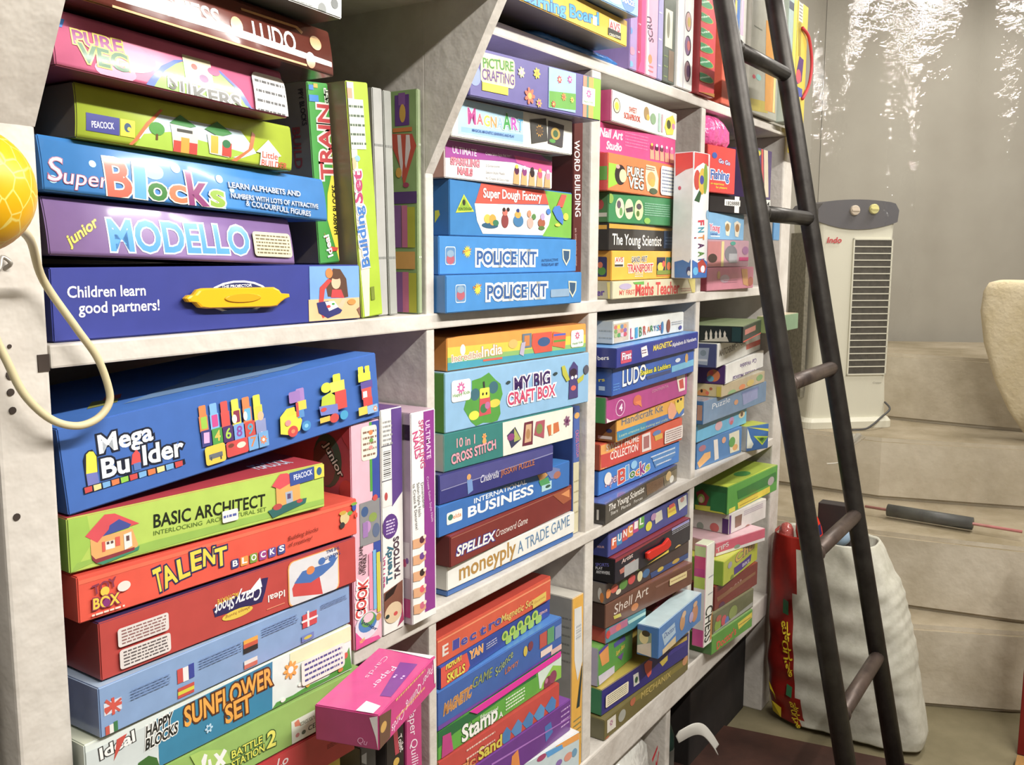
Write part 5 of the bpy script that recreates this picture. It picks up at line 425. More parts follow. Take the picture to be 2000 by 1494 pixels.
('board_game_box','white box with a coloured letter row and a crowd of children at its left','box',None,[1.4886,0.0025,1.2936,0.0346,0.0,0.3427,0.0402,0.22],'g',('e0e2dc','c8cac4','b0b0a8','b0b0a8'),[('Q',[-0.8,35.1,64.8,35.8,66.5,3.1,5,0.5],'c8b8a0'),('E',10.1,29,7.3,3.8,'c86a5a'),('E',23,29.1,7.4,3.8,'d8c83a'),('E',36.1,29.2,7.5,3.9,'6a8ab0'),('E',49.4,29.3,7.6,3.9,'d89a6a'),('E',10.4,21.8,7.3,3.8,'7aa05a'),('E',23.4,21.8,7.4,3.8,'d8a08a'),('E',36.5,21.9,7.5,3.9,'c8786a'),('E',49.8,21.9,7.6,3.9,'8a6aa8'),('E',10.8,14.5,7.3,3.8,'a8b87a'),('E',23.7,14.5,7.4,3.8,'5a9a5a'),('E',36.8,14.5,7.5,3.9,'d8b8c8'),('E',50.1,14.5,7.6,3.9,'c84a5a'),('T','L',73.3,3.5,85.7,4,19.8,'b83a6a','b'),('T','I',94,3.9,106.7,4.4,19,'3a9ac8','b'),('T','B',112.7,5.4,125.6,5.9,17.3,'4a8a5a','b'),('T','R',131.8,6.9,144.9,7.4,16.5,'c84a3a','b'),('T','A',151.1,10.4,164.5,10.9,10.8,'e0853a','b'),('T','R',165.9,11.3,179.5,11.9,10.8,'3a8a4a','b'),('T','Y',181,11.3,194.8,11.8,9.9,'3a5a98','b'),('T','S',196.3,11.2,210.3,11.8,10,'3a9ac8','b'),('T','E',209.2,11.4,223.3,12,9,'b83a6a','b'),('T','T',217,11.9,231.2,12.4,9.1,'4a4a9a','b'),('E',224.7,15.4,6.6,12.1,'3a7ab0'),('E',256.7,16.4,9.6,13.3,'8a4a3a'),('E',321.5,9.2,8.7,4.2,'4a4a98'),('L',303.5,20.7,28.8,4.2,2,'b0b4c0')],[('L',-14.8,16.4,12.9,12.7,2,'a8aaa4')],[],{}),
('craft_box','worn olive box on the lowest shelf with a small white emblem square','box',None,[1.4805,0.0014,0.5553,-0.0288,0.0,0.3733,0.0409,0.22],'g',('73693a','6a6648','7a7040','7a7040'),[('Q',[103.5,45.3,374.2,28.5,375,16.5,108.5,28.6],'8a7c34'),('Q',[10,36.6,43.8,35.6,44.8,9.5,10.9,10.9],'ded8cc'),('F',26.2,25.6,6.2,'a86a8a','d8d0c8',6),('E',68.9,22,14.8,11.6,'a8a89c'),('E',112.6,33.2,11,8.6,'b8603a'),('T','MECHANIX',148,23.2,284.6,18.2,13.4,'c8b060',''),('E',355.6,28.3,13.6,10.7,'c88a5a'),('E',11.2,1.6,8,4.1,'a85a2a')],[],[],{}),
('board_game_box','deep indigo box with a green side, a red shape and a cream fact label','box',None,[1.4881,0.0121,0.5983,-0.0845,0.0,0.346,0.0511,0.22],'g',('2a2478','35885a','b8a040','b8a040'),[('R',112.6,31.5,26,16,'2a2478'),('Q',[114.2,39.3,133.8,38.5,138.9,14.4,117.2,14],'e8e8e0'),('E',126.5,25.3,6,6.5,'3a6a4a'),('Q',[155.5,46.7,171.5,49.6,188.4,41.6,185.5,16.6,173.3,12.4,160.3,30],'d84a2e'),('Q',[218.4,28.8,252.7,32.3,253.3,21,231.9,15.3],'c8b03a'),('L',297.1,32.8,37.5,4.6,4,'5a4ab0'),('Q',[256,51.2,337.6,46.6,338.2,37.2,261,40.6],'b89a3a')],[],[],{'st': [(52.2,24,41.2,12,'e8dcc0','8a8a6a',5)]}),
('craft_box','small green box with tilted orange and violet tags','box',None,[1.4919,0.0226,0.6513,0.017,0.0,0.1527,0.0748,0.14],'g',('4f9838','b8b0c8','6aa84a','6aa84a'),[('Q',[2.5,65.8,40.9,69.9,46.7,33.1,16.4,34.5],'dc8f38'),('Q',[0.3,68.6,38.6,72.7,41,66.8,2.7,61.7],'4a3a98'),('Q',[65.5,61,113.2,62.7,118.5,50.3,68.1,51.8],'4a4a98'),('T','Super Blast',75.7,32.5,114.4,37.1,8.5,'d8c03a','Bi'),('Q',[82.6,27.9,110.2,28.1,101.6,14.5],'6a4a90'),('Q',[0,20.7,69.6,16.2,70.5,-4.9,4.9,0.7],'c8c4d8')],[],[],{}),
('craft_box','thin teal and pink box squeezed under the brown box','box',None,[1.5136,0.0191,0.7279,-0.1301,0.0,0.139,0.0307,0.15],'g',('4a8a9a','c83a34','6aa0a8','6aa0a8'),[('Q',[11,27.7,73.1,29.1,73.6,14.5,14.9,12.4],'b86a8a'),('E',42,20.2,8.8,6.2,'d86a5a'),('Q',[73.3,22.9,138.8,24.2,139.1,17.8,77.2,15.5],'a8d0c8'),('E',8,16.6,6.8,8.1,'c8302e')],[],[],{}),
('craft_box','brown box with tall white decorative letters and a cream sticker','box',None,[1.5058,0.017,0.7603,-0.1248,0.0,0.3243,0.0471,0.24],'w',('6f4838','4a342c','8a5a48','8a5a48'),[('T','Shell Art',28.6,19.1,148.5,27.5,18.6,'e0d0c4','i'),('E',101,14,12.9,7.3,'c87a3a'),('Q',[27,17.6,51.1,16.4,54.9,9.2,30.6,10.5],'c8c04a'),('Q',[174.8,35,317.3,36.4,317.4,34.1,178.9,30.7],'8a6252')],[],[],{'st': [(261.8,29.3,34.5,6.9,'d8c48a','a88a5a',1)]}),
('toy_box','dark box with jumbled red, green and orange prints','box',None,[1.5038,0.0156,0.8091,-0.0628,0.0,0.3425,0.0392,0.23],'g',('4a3a38','8a8078','3a3a48','3a3a48'),[('E',30.8,22,13.4,8.1,'c8503a'),('E',65.2,20.1,15.8,9.2,'5a8a3a'),('E',96.6,21.4,14.2,9.3,'c83a3a'),('E',129,18.5,10.4,10.5,'d8cc9a'),('E',153.9,17.9,14.9,8.5,'3a6a9a'),('E',46.3,11.5,9.7,5.1,'d8d0b8'),('E',8.6,18.6,9.3,9,'d8802e'),('Q',[171,13.2,339.4,12,340.2,0.5,175.9,1.2],'2f4a80'),('E',214.4,9.8,13.5,4.4,'c8b03a'),('E',282.4,9,16.7,4.5,'b89a3a')],[('E',-12.4,18.3,4.4,11.8,'d8d4cc'),('E',-7.9,11.5,4.4,9.8,'d8802a')],[],{}),
('toy_box','black box with a red carry handle over a yellow label','box',None,[1.5059,-0.001,0.8501,-0.0271,0.0,0.336,0.0488,0.23],'g',('24202c','1c1a20','8a2832','8a2832'),[('Q',[-3,49.9,333.9,55.4,334.3,48.6,-2.7,41.1],'8a2a34'),('Q',[17.8,22.7,79.1,27.7,88.3,13.1,22.2,13.7],'b86a5a'),('T','Artist',25.4,32.4,70.4,34.1,8,'e0c8c0','bi'),('R',66.1,14.2,28.9,11.2,'a8a8a8'),('Q',[132.3,1,229,6.7,230,-8.6,137.4,-10.8],'e4c82e'),('Q',[114.9,-2.4,215.5,-6.9,216.9,-30.9,116.1,-25.4],'2a4a80'),('Q',[240.8,51,326.4,50.5,327,41.4,241.3,42.3],'8a8ac8'),('L',286.1,39,41.8,5.6,3,'b0b0b8'),('E',273.7,-0.6,15.4,5.6,'d8b05a'),('E',93.5,-6.6,10.9,9.3,'7a9a4a')],[('T','SPORTS',-39.8,27.7,-11.9,32.2,5.8,'6a6ac8','b'),('T','PLAY',-39.7,21.8,-24.6,23.8,4.9,'e8e8ec','b'),('T','ANYWHERE',-38.4,14.2,-9.4,17.1,5.8,'e8e8ec','b')],[],{'handle': [115.4,30.2,126.3,31.4,189.8,29.6,212.9,36.5,222.9,27.5,223.5,18.8,209.5,13.9,127.3,12.7,118.2,19.2],'hcol': 'cc2a1e'}),
('craft_box','periwinkle box with letters on bright coloured tiles','box',None,[1.4983,0.0101,0.9008,-0.0198,0.0,0.3572,0.047,0.23],'g',('3d4690','303a80','4a4a8a','4a4a8a'),[('R',23.5,22.3,11.2,10.8,'d85a2a',1),('T','F',16.7,19.2,30.7,18.5,12.8,'f4f0ec','B'),('R',44.8,24.7,11.4,10.9,'2f86b8',1),('T','U',37.8,21.6,52.2,20.9,12.9,'f4f0ec','B'),('R',66.6,27.2,11.6,11.1,'c83a3a',1),('T','N',59.4,24,74,23.3,13,'f4f0ec','B'),('R',88.7,29.7,11.9,11.2,'e08a2a',1),('T','C',81.5,26.5,96.4,25.8,13.1,'f4f0ec','B'),('R',111.3,32.3,12.1,11.3,'b8327e',1),('T','I',103.9,29,119.1,28.4,13.3,'f4f0ec','B'),('R',134.4,34.9,12.4,11.4,'5aa83a',1),('T','L',126.9,31.6,142.4,30.9,13.4,'f4f0ec','B'),('E',167.8,19.7,13.9,9.5,'e4d82e'),('Q',[192,39,225,40,231.1,19.4,198,16.7],'d8d4c0'),('E',187.7,33.8,11.8,7.4,'b88ab0'),('Q',[251.8,38.2,289.1,38.6,298.1,16.9,255.6,15.9],'e6d02e'),('Q',[259,40.9,283.8,41.9,289.4,34.2,259.5,32.2],'d8483a'),('L',274.8,26.6,17.9,2.2,2,'c85a2a'),('Q',[301.4,44.7,345.5,46.3,349.8,23.1,310.8,18.4],'e0e8e0'),('E',324.9,39.6,10.6,5.6,'c8908a')],[('T','HOUR',-21.8,15.7,-6.9,17.4,3.8,'e8b8b8','b')],[],{}),
('play_set_box','pink box with gold capitals, squeezed behind the small blue window box','box',None,[1.7304,0.014,0.7205,-0.0593,0.0,0.121,0.0352,0.15],'g',('b8545a','a85050','d88a7a','d88a7a'),[('T','POLICE KIT',70.9,1.4,192.8,-1.1,16.4,'d8b048','B'),('Q',[27.1,-5.3,187.9,-5.6,188.2,-10.4,27.4,-9.8],'c88a98')],[],[],{}),
('play_set_box','small blue window box with a picture of a child, jutting out over the indigo box','box',None,[1.6067,-0.0469,0.68,0.0224,0.0,0.2298,0.0626,0.045],'w',('2f74bc','2a6cb0','c0d8dc','c0d8dc'),[('Q',[15.5,44.4,80.2,47.2,87.2,23.4,30,16.4],'a8c4dc'),('T','Doctor',26.4,32.3,81.3,31.9,9.7,'3a5a9a','bi'),('Q',[20.1,11.7,87.7,16.8,89.2,-3,21.2,-5.4],'d8c090'),('E',122.1,32.9,14.3,16.7,'c8905a'),('E',129.3,47.8,11.5,6.7,'d8b08a'),('E',191,29.5,18.3,18.4,'c07a4a'),('E',192.3,49.1,12.2,5.7,'d8a880'),('E',170.7,27.4,12,11.4,'b8a0c8')],[('Q',[-57.7,51.6,-14.7,48.7,-13.5,1.4,-56.6,5.9],'8a9a80'),('E',-30.4,36.9,9.6,12.4,'e0cc90'),('E',-26.3,46.1,8.5,6.2,'3a2a20'),('Q',[-53.7,19.2,-15.3,30,-14.5,1.2,-53.3,4.6],'d8c8b8'),('E',-49.3,16,5.4,5.2,'5a2a24')],[],{}),
('board_game_box','narrow white box on end with vertical black capitals, leaning in front of the partition','box',None,[1.8876,-0.03,0.5969,-0.0463,0.0,0.0435,0.2321,0.028],'g',('e6e6dc','d890a8','d8dcc0','d8dcc0'),[('T','CHESS',6.1,90.2,4.3,8.9,36.5,'22221e','b','e6e6dc',1.4),('L',28.2,136.6,12.6,38.9,2,'9a9ea4'),('Q',[33.2,55.8,42.5,76.5,45.1,9.2,31.7,4.2],'b8823a')],[('R',-24.3,216.4,23.7,11.4,'b8cc8a'),('R',-23.4,191.3,23.8,13.8,'c8386e'),('R',-22.7,168.3,23.8,9.2,'b82a78'),('R',-21.9,145.3,23.8,13.8,'b0c84a'),('R',-14.2,20.9,15.6,18.7,'c83a8a'),('R',-13.9,86.6,17.9,46.4,'dcd8d4')],[],{}),
('doll_set_box','dusty pink box, lowest of its stack behind the left ladder rail','box',None,[1.9032,-0.005,1.374,-0.0333,0.0,0.2689,0.0492,0.2],'g',('c87a8e','9a3a4a','d08a9a','d08a9a'),[('E',96.9,24.5,26.2,8.9,'b8a0b0'),('E',62.1,32.8,8.4,8.8,'c8a06a'),('L',129.6,18.2,39.1,4.5,2,'a86a80'),('Q',[190.5,44.6,228.2,44.2,238.7,4.2,206.4,9.6],'c8905a'),('E',250.4,15.7,16.3,10.7,'a85a4a'),('R',-16.5,15.4,17.2,11.2,'8a3a4a')],[],[],{}),
('doll_set_box','mauve and grey box with a clear front, under the light blue box','box',None,[1.9099,-0.0012,1.424,-0.0381,0.0,0.2336,0.0583,0.2],'g',('b8909c','a86a70','c0a0a8','c0a0a8'),[('Q',[-0.8,54.1,69.5,55,74.1,1.2,3.3,1.8],'c07a7a'),('E',28.7,18.9,24.5,9.7,'4a3a34'),('R',81.7,27.7,7.1,27.6,'d8c88a'),('E',128.9,28.9,35.5,18,'7a7a80'),('R',141.5,18.8,23.8,10.2,'a8a8ac'),('R',206.7,17,29.8,4.1,'b8306a'),('E',138.5,51.5,14.8,4.5,'4a9a8a'),('E',212.6,36.1,18.8,9.3,'9a6a90')],[],[],{}),
('doll_set_box','light blue box with small multicoloured letters and two oval photos','box',None,[1.9226,0.004,1.4828,-0.041,0.0,0.2002,0.0572,0.2],'g',('7ab0d8','6aa0c8','8abce0','8abce0'),[('T','Young',8.4,19.1,62.6,18.2,12.9,'d8486a','B','e8e8f0',1.6),('T','Learner',14.5,9.6,52.3,9.2,5.4,'4a6ab0','b'),('Q',[89,36.4,99.9,41.2,123.3,36.3,114.3,8.1,97,10],'e4dcc8'),('E',104,26.9,11.5,8.9,'9a7a48'),('Q',[140.7,37.9,158,42.9,179.6,36.7,167.3,6.8,149.3,8.7],'e4dcc8'),('E',159.4,27.1,12,9.1,'a87a4a'),('R',38.9,6.8,24.6,1.1,'e8f0f4')],[],[],{}),
('game_box','black box with a white cross ribbon and a white strip of digits','box',None,[1.925,0.0031,1.5407,-0.1286,0.0,0.2899,0.0375,0.2],'g',('2e2a2a','242222','3a3634','3a3634'),[('R',122.9,17.8,10.9,20.5,'e8e6e0'),('R',102.3,21.9,36,6.6,'e8e6e0'),('T','1828888',74.5,16.4,133.8,17.7,7.7,'2a2a2a','b'),('R',253.1,30.1,36,9.8,'e4e4dc'),('T','88 14',226.3,22.6,284.6,21.5,10.4,'2a2a2a','b')],[],[],{}),
('toy_box','bright red fishing game box with blue and white letters, topped by a pink bag','box',None,[1.8919,-0.0026,1.5794,-0.1279,0.0,0.1233,0.096,0.12],'g',('d63026','b82a22','c02a20','c02a20'),[('T','Go Go',47.7,62.7,97.9,60,8.4,'d8dce8','b','4a4a90',1),('T','Fishing',14.8,28,95.6,28.7,17.9,'2f62b0','B','ece8ec',2.1),('E',29.1,75.9,11,6.2,'3a5aa8'),('T','an experience',15.6,16.6,73.5,16.7,4.2,'e8d83a','bi'),('T','for pleasure',38.1,9.4,87.8,10,4.2,'e8d83a','bi'),('E',-4,51.6,6.4,14.4,'d8b05a')],[],[],{}),
('toy_box','blue box with a yellow foot shape and a white window, lowest in the right compartment','box',None,[1.9509,0.0243,0.9772,-0.0814,0.0,0.2374,0.0638,0.2],'g',('3f7ab4','3a70a8','5a90c8','5a90c8'),[('Q',[3.3,14.5,37.5,30.8,68.5,30.4,69.5,16,14.3,-0.3],'e0a862'),('Q',[82.4,54.3,103.8,53.4,112.7,6.3,91.4,5.1],'e0d8d0'),('E',26.4,44.3,18,7.1,'a86a7a'),('Q',[163.7,56.5,220.5,58,224.9,7.3,173.2,8.3],'d8d4bc'),('E',182.4,34,17.3,12.5,'5a9a4a'),('E',200.8,18.7,14.6,7.6,'d8a05a'),('E',136.8,46,11.1,7.4,'d89a7a')],[],[],{}),
('toy_box','bright sky blue box with a pale pink face, between two darker blue boxes','box',None,[1.9303,0.0172,1.0419,-0.023,0.0,0.3013,0.0423,0.2],'g',('5ab0d8','4aa0c8','7ac4e4','7ac4e4'),[('E',123.6,20,21.8,10.9,'d8a8b0'),('E',202.2,20.6,16.5,8.7,'b88ab8'),('E',202.6,15.6,9.9,5,'c85a6a'),('E',268,26.2,20.8,8.9,'d8c8a0'),('E',268,26.2,8.6,5.1,'6a4a3a')],[],[],{}),
('puzzle_box','grey blue shrink wrapped box with white lettering','box',None,[1.9209,0.0004,1.0848,-0.0127,0.0,0.4087,0.0511,0.21],'w',('6a8aac','3a74ac','8aa0b8','8aa0b8'),[('T','Puzzle',49.2,27.9,157.2,31.3,11.8,'dce4ec','i'),('Q',[236.1,39.6,342.4,42,345.4,16.2,245.9,11.3],'8a94c0'),('L',291.7,41.6,59,3.8,4,'6a76b0'),('E',197.1,24.9,13.5,6.1,'c8906a'),('R',-20,27.2,14.3,19.2,'c0907a')],[('R',-8.3,25.9,5.9,16.8,'c8947a')],[],{}),
('toy_box','thin cream box with an orange bear face on its side','box',None,[1.9965,-0.0113,1.1365,0.0196,0.0,0.3151,0.0277,0.15],'g',('b8a888','d8c088','b0a890','b0a890'),[('E',69.8,1.9,28.8,7.2,'8ab07a'),('E',141.5,7.6,22.8,6.1,'d8804a'),('E',202,10.5,27.9,7.5,'c8b060'),('E',273.3,15.1,25.2,7.7,'7aa06a')],[('E',-42.5,5.8,13.1,10.4,'d88a3a'),('E',-46.3,11.3,2.9,3.9,'3a2a1a'),('E',-24.9,17.6,3.6,3.4,'b85a2a'),('E',-32.9,7.7,4.2,4,'e0603a'),('R',-5.7,8.8,5.9,14.9,'d8c03a')],[],{}),
('toy_box','white box with upside-down violet lettering and a dark violet side','box',None,[2.0038,-0.0161,1.1649,0.1052,0.0,0.385,0.0436,0.16],'g',('eae9e4','4a2468','d8d6d4','d8d6d4'),[('T','Car Wobble',304.2,30.2,133.4,32.1,10.1,'5a3a88','b'),('T','Sweet Cuddles Musical',398,-0.1,68.6,10.4,10.1,'5a3a88','b')],[('E',-26.8,18.8,14.9,13.8,'c86a2e'),('E',-33.5,11.5,8.1,6.9,'5a9ab0'),('E',-31.7,25.4,4.6,5.7,'d83a3a')],[],{}),
('board_game_box','white box with grey sketch letters and a dark blue side','box',None,[1.9306,-0.0222,1.2094,0.1209,0.0,0.455,0.0518,0.16],'g',('dcdcd6','3a4474','d0d0c8','d0d0c8'),[('T','MATCHBOX',20.8,23,170.3,24.2,13.9,'5a5448','Bi'),('T','MOTOR',139.1,29.3,276.8,29.6,9.7,'4a463c','B'),('R',374.4,20.2,85.5,6.5,'c8382a')],[('Q',[-41.1,41.8,-16.6,42.9,-19.8,5.2,-40,6.3],'98a4b8'),('E',-29.6,31.3,6.7,6.6,'7a8a98'),('R',-30.2,15.7,10,2.2,'d0d4dc')],[],{}),
('board_game_box','black chess box showing white pieces on its side, under the clear wrapped lid','box',None,[1.9645,-0.0664,1.2626,0.1787,0.0,0.2658,0.0358,0.17],'g',('1f2c2c','15201e','8a9a70','8a9a70'),[('R',99.3,21.6,77.2,5.8,'b86a60'),('R',134.2,0.5,130.2,3.6,'c83a2a')],[('Q',[-81.4,4.8,-74.7,5,-76.1,13.9,-75.7,18.3,-78.7,24.9,-81.2,18.1,-80.5,13.7],'cfc8ba'),('Q',[-71.4,5.2,-64.8,5.4,-66.1,14.2,-65.7,18.7,-68.8,28.6,-71.3,18.5,-70.6,14.1],'cfc8ba'),('Q',[-60.3,5.6,-53.7,5.8,-55.1,14.7,-54.7,19.1,-57.7,25.6,-60.2,18.9,-59.5,14.5],'cfc8ba'),('Q',[-51.5,5.9,-45,6.2,-46.4,15,-46,19.4,-49,29.3,-51.4,19.2,-50.7,14.8],'cfc8ba'),('Q',[-41.7,6.3,-35.1,6.6,-36.5,15.3,-36.1,19.8,-39.1,26.3,-41.6,19.6,-40.9,15.2],'cfc8ba'),('Q',[-93.5,-0.2,-34.3,13.2,-29.5,2.4,-88.9,-4.5],'b8b4a4'),('R',-13.8,18.4,9.7,15.4,'1a3a3a')],[],{}),
('toy_box','turned blue box with a lime triangle emblem and a white shape, on the shelf end','box',None,[2.2,-0.0031,0.977,-0.35,0.0,0.0828,0.062,0.05],'g',('2d66a8','d8d8d0','b8c02a','b8c02a'),[('Q',[-7.4,68,102.9,48.6,103.3,42.1,-7.1,62.9],'c8c83a'),('Q',[25,36.7,88.1,29.6,59.7,9.7],'b8d02a'),('Q',[36.9,31.6,78.4,26.8,59.4,14.9],'5a9a3a'),('E',56.8,25.5,7.9,3.9,'3a5a2a'),('Q',[-6.8,57.9,4.9,51.6,13.7,32.9,26.2,16.3,19,7,-4,8.5],'d8dcd0')],[],[],{}),
('play_set_box','green box with red letters and a yellow corner, lowest in the right column','box',None,[1.9527,-0.0241,0.5549,-0.094,0.0,0.2175,0.0447,0.2],'g',('5a9a34','4a7a3a','8aa86a','8aa86a'),[('T',"Doctor's",26.8,4.2,127.8,10.6,17.9,'d8482a','B'),('Q',[134.2,33.9,213.8,37.4,215,24.1,141.2,16.5],'e0c82e'),('L',174.2,26.4,32.7,10.5,1,'9a7a2a'),('Q',[1.7,-1.8,220.4,-3.7,220.7,-6.3,1.9,-4.3],'c8c8c0')],[],[],{}),
('toy_box','see-through wrapped toy box with mixed coloured pieces, over the green box with red letters','box',None,[1.9612,-0.0217,0.6001,-0.0943,0.0,0.218,0.0488,0.2],'w',('6a6a48','7a4a38','8a8a68','8a8a68'),[('E',26.2,14.3,15.9,15,'8aa83a'),('E',57.3,16.8,13.6,12.6,'c83a4a'),('E',73.8,9.1,11,12.7,'4a6ab0'),('E',105.2,21.9,22.6,15.4,'8a9a4a'),('Q',[1.5,2.7,213.4,15,214.4,4.3,7.1,-5.1],'a8a8a0'),('E',30.2,30.1,13.3,7.5,'b8503a')],[],[],{}),
('toy_box','dark red box with small pale letters, behind the ladder rail','box',None,[1.9781,-0.0182,0.6494,-0.0991,0.0,0.2292,0.0572,0.2],'g',('7a2a22','6a201e','8a3428','8a3428'),[('T','RED CAR',51.9,19.5,143.2,28.7,10.2,'b89088','b'),('Q',[9.9,29.3,217,36.9,217.7,28.9,15.8,17.8],'8a5a3a'),('E',37.6,1.6,16,10,'5a2a4a')],[],[],{}),
('toy_box','lime green box with a violet shape and brush letters','box',None,[1.9895,-0.0324,0.7071,-0.0082,0.0,0.2301,0.0574,0.18],'g',('b4bc2a','8ab82e','c0c83a','c0c83a'),[('T','Chu',74.2,32.5,199.3,38.9,20.8,'d8b03a','Bi','5a3a78',1.9),('Q',[68.3,24.3,129.5,24.6,186.1,27,180.7,10.6,124.6,5.9,70.1,6.5],'4a2a88'),('T','BIKE',124,11.1,173.5,10,7.8,'d8d0e0','b'),('E',40.5,39.4,13.5,7.5,'a8a0b0'),('E',57,5.4,10.2,6.3,'7a8a2a')],[],[],{}),
('board_game_box','flat pink and red striped box under the white flower box','box',None,[2.013,-0.004,0.765,-0.2866,0.0,0.1927,0.0313,0.16],'g',('c8506a','d0a0a8','d8b0b8','d8b0b8'),[('T','TIPS',3.6,9.3,49.2,17.1,9.8,'d8ccd0','b'),('Q',[-0.1,7.6,193.6,8.4,194.2,0.6,0.5,-4.6],'dcd8d4'),('E',81.1,8.1,12.1,5,'8a9a8a')],[],[],{}),
('board_game_box','white box with a violet band and two floral pictures','box',None,[2.0935,-0.0045,0.7969,-0.135,0.0,0.1931,0.0502,0.16],'g',('dcd8d4','c8c6be','d0ccc8','d0ccc8'),[('R',4.9,17.8,5.1,27.9,'5a2a78'),('Q',[28.9,37.6,65.1,37.5,62,10.3,31,9.6],'8a6a5a'),('L',123.9,36.8,50.7,6.6,3,'b8a8b8'),('Q',[58.3,-9.2,188.4,-1.5,189.2,-9.6,64.4,-20.7],'c8408a'),('E',95,-4.6,16.4,9.1,'a86a5a')],[('E',-75.7,6.6,9.6,10.1,'8a988a'),('E',-37.4,10.3,12.1,11.2,'c8605a'),('R',-8.6,14.7,8.6,22.3,'4a2468')],[],{}),
('toy_box','green box with an arched clear lid and yellow panels, top of the right column','box',None,[2.0785,-0.0035,0.8476,-0.074,0.0,0.3047,0.0667,0.17],'g',('4fa03a','2a6a3a','a4b83a','a4b83a'),[('Q',[59.6,17,256.6,19.7,258.3,3.3,64.2,-2.9],'e2cc2c'),('L',125.8,13.3,54.2,11.8,2,'a8902a'),('R',28.9,2.3,17.6,10.1,'e0d83a'),('Q',[54,46.8,294,50.1,296.7,25.4,61.8,25.3],'2a7a34'),('E',262,32,20.7,10.9,'b0a8a8')],[('Q',[-79.6,42.6,-64,52.5,-45,35.7,-52.2,14.6,-70.7,14.1],'8a2430'),('E',-65.9,29.8,9.2,11.2,'8ab04a'),('E',-65.8,27.3,5.3,7.4,'d8b0a0'),('Q',[-81.3,12.3,-39,14.4,0.4,-1.1,-25.2,-9.3,-80.5,-11.4],'c8c83a'),('R',-22.6,28.2,19.2,23.3,'2a7a44')],[('Q',[-21.3,-7.6,276.3,-9.1,256,7.2,53.7,0.6,-11.8,35.3,-8.4,63.1],'c8d83a'),('E',151.2,30.4,31.5,17.9,'3f8a44')],{}),
('learning_game_box','yellow box with blue outlined letters, jutting out under the light blue box','box',None,[1.0088,-0.0519,1.781,0.022,0.0,0.4202,0.0402,0.26],'g',('e2b42c','c89a24','d8a828','6a6052'),[('T','Learning Board',80.3,-4,318.8,14.4,16.4,'4aa0d0','B','2a5a98',1),('R',305,17.2,6.8,6.2,'f0f0ec'),('R',374.1,20.7,20.4,9.9,'ece4d0'),('T','AVS',354.2,15.3,392.9,17.4,11.5,'c84a5a','B'),('R',373.6,11.4,23.2,5.4,'3a3a34'),('T','CREATIVE',354.6,5.5,395.3,7.7,3.8,'e0dcc8','b'),('L',221.2,-4.3,63.8,12.6,1,'b88a3a')],[],[],{}),
('learning_game_box','light blue box, uppermost at the top of the second compartment','box',None,[1.0151,-0.0616,1.8225,-0.0092,0.0,0.4058,0.0484,0.24],'g',('8ac0ec','7ab0dc','9accf0','5a7a98'),[('E',371.2,13.2,21.2,12.1,'5a84d0'),('T','MAZE',350.3,11.8,392.7,13.1,6.8,'f0f4f8','B','3a5aa8',0.8),('E',323.3,9,23.5,5.9,'b0d8f4')],[],[],{}),
('craft_box','opened magenta box lying askew with white lettering, jutting out under the slim boxes on end','box',None,[0.7054,-0.1301,0.9348,0.2625,0.0,0.1548,0.0396,0.075],'g',('c8287c','a82468','cc2a80','cc2a80'),[('T','Paper Quilling Cards',144.6,33.3,30.5,12.8,9.7,'f0d8e8','i'),('L',81.3,26,39.7,21,2,'e0a070'),('Q',[0.1,38.1,29.8,32.4,26.3,2.1,1.3,-1.1],'6a4a38'),('E',10.6,21.6,7.4,5.6,'c89a4a'),('Q',[146.3,41.5,154.2,39.5,158.4,6.7,148.8,7.1],'e8e4e0')],[('Q',[-10.6,35.3,0.7,40,0,-0.4,-3.8,14.9],'e8e4e2'),('T','Qu',-26,5.4,-14.7,3.9,6.8,'e0a0c8','i')],[('Q',[39.5,17.8,125,32.7,126.4,11.1,41.2,5.2],'7a2a90'),('L',88.5,17.9,3.5,9.2,2,'e8c8f0'),('T','Paper',111.8,37.1,56.4,37.2,7.4,'f0d0e4','i'),('T','Cards',134.9,57.2,75,54.1,5.9,'e0b0c8','i'),('Q',[-0.2,27,24.3,26.2,18.6,6.5,-7.5,6.8],'eceae8'),('Q',[164,64.2,180,45.4,153.9,0.5,143.9,3],'e4e0de')],{}),
('toy_box','pale green box behind the chess box, its end poking out past the ladder rail','box',None,[2.235,-0.045,1.2635,0.0,0.0,0.2053,0.0403,0.04],'g',('7a9a78','8a9a60','d8c8a8','d8c8a8'),[('Q',[-16,45.7,94.2,57.8,94.3,27.5,-12.2,16.3],'8aac8a')],[],[],{}),
('slim_pack','patterned lilac pack standing nearest the yellow box on the top shelf','box',None,[1.523,-0.002,1.7665,0.0,0.0,0.028,0.3,0.2],'g',('a890c0','9a80b8','a890c0','a890c0'),[('E',3.2,97.3,9.9,6.6,'d8b0c8'),('E',0.9,63.2,7.9,5.8,'6a90c8'),('E',8.5,30.8,10,6.7,'d890a8'),('E',3.5,8.7,10,5.1,'7ab0d0')],[],[],{}),
('slim_pack','bright pink slim pack on end, left of the pink pack with grey letters','box',None,[1.553,-0.002,1.7665,0.0,0.0,0.032,0.3,0.2],'g',('d84a88','e080a8','d84a88','d84a88'),[('Q',[-3.7,119,12.6,122.5,13.8,19.7,2.6,-4.6],'b83a60'),('L',5.7,57,4.1,47,2,'e8a0b8')],[],[],{}),
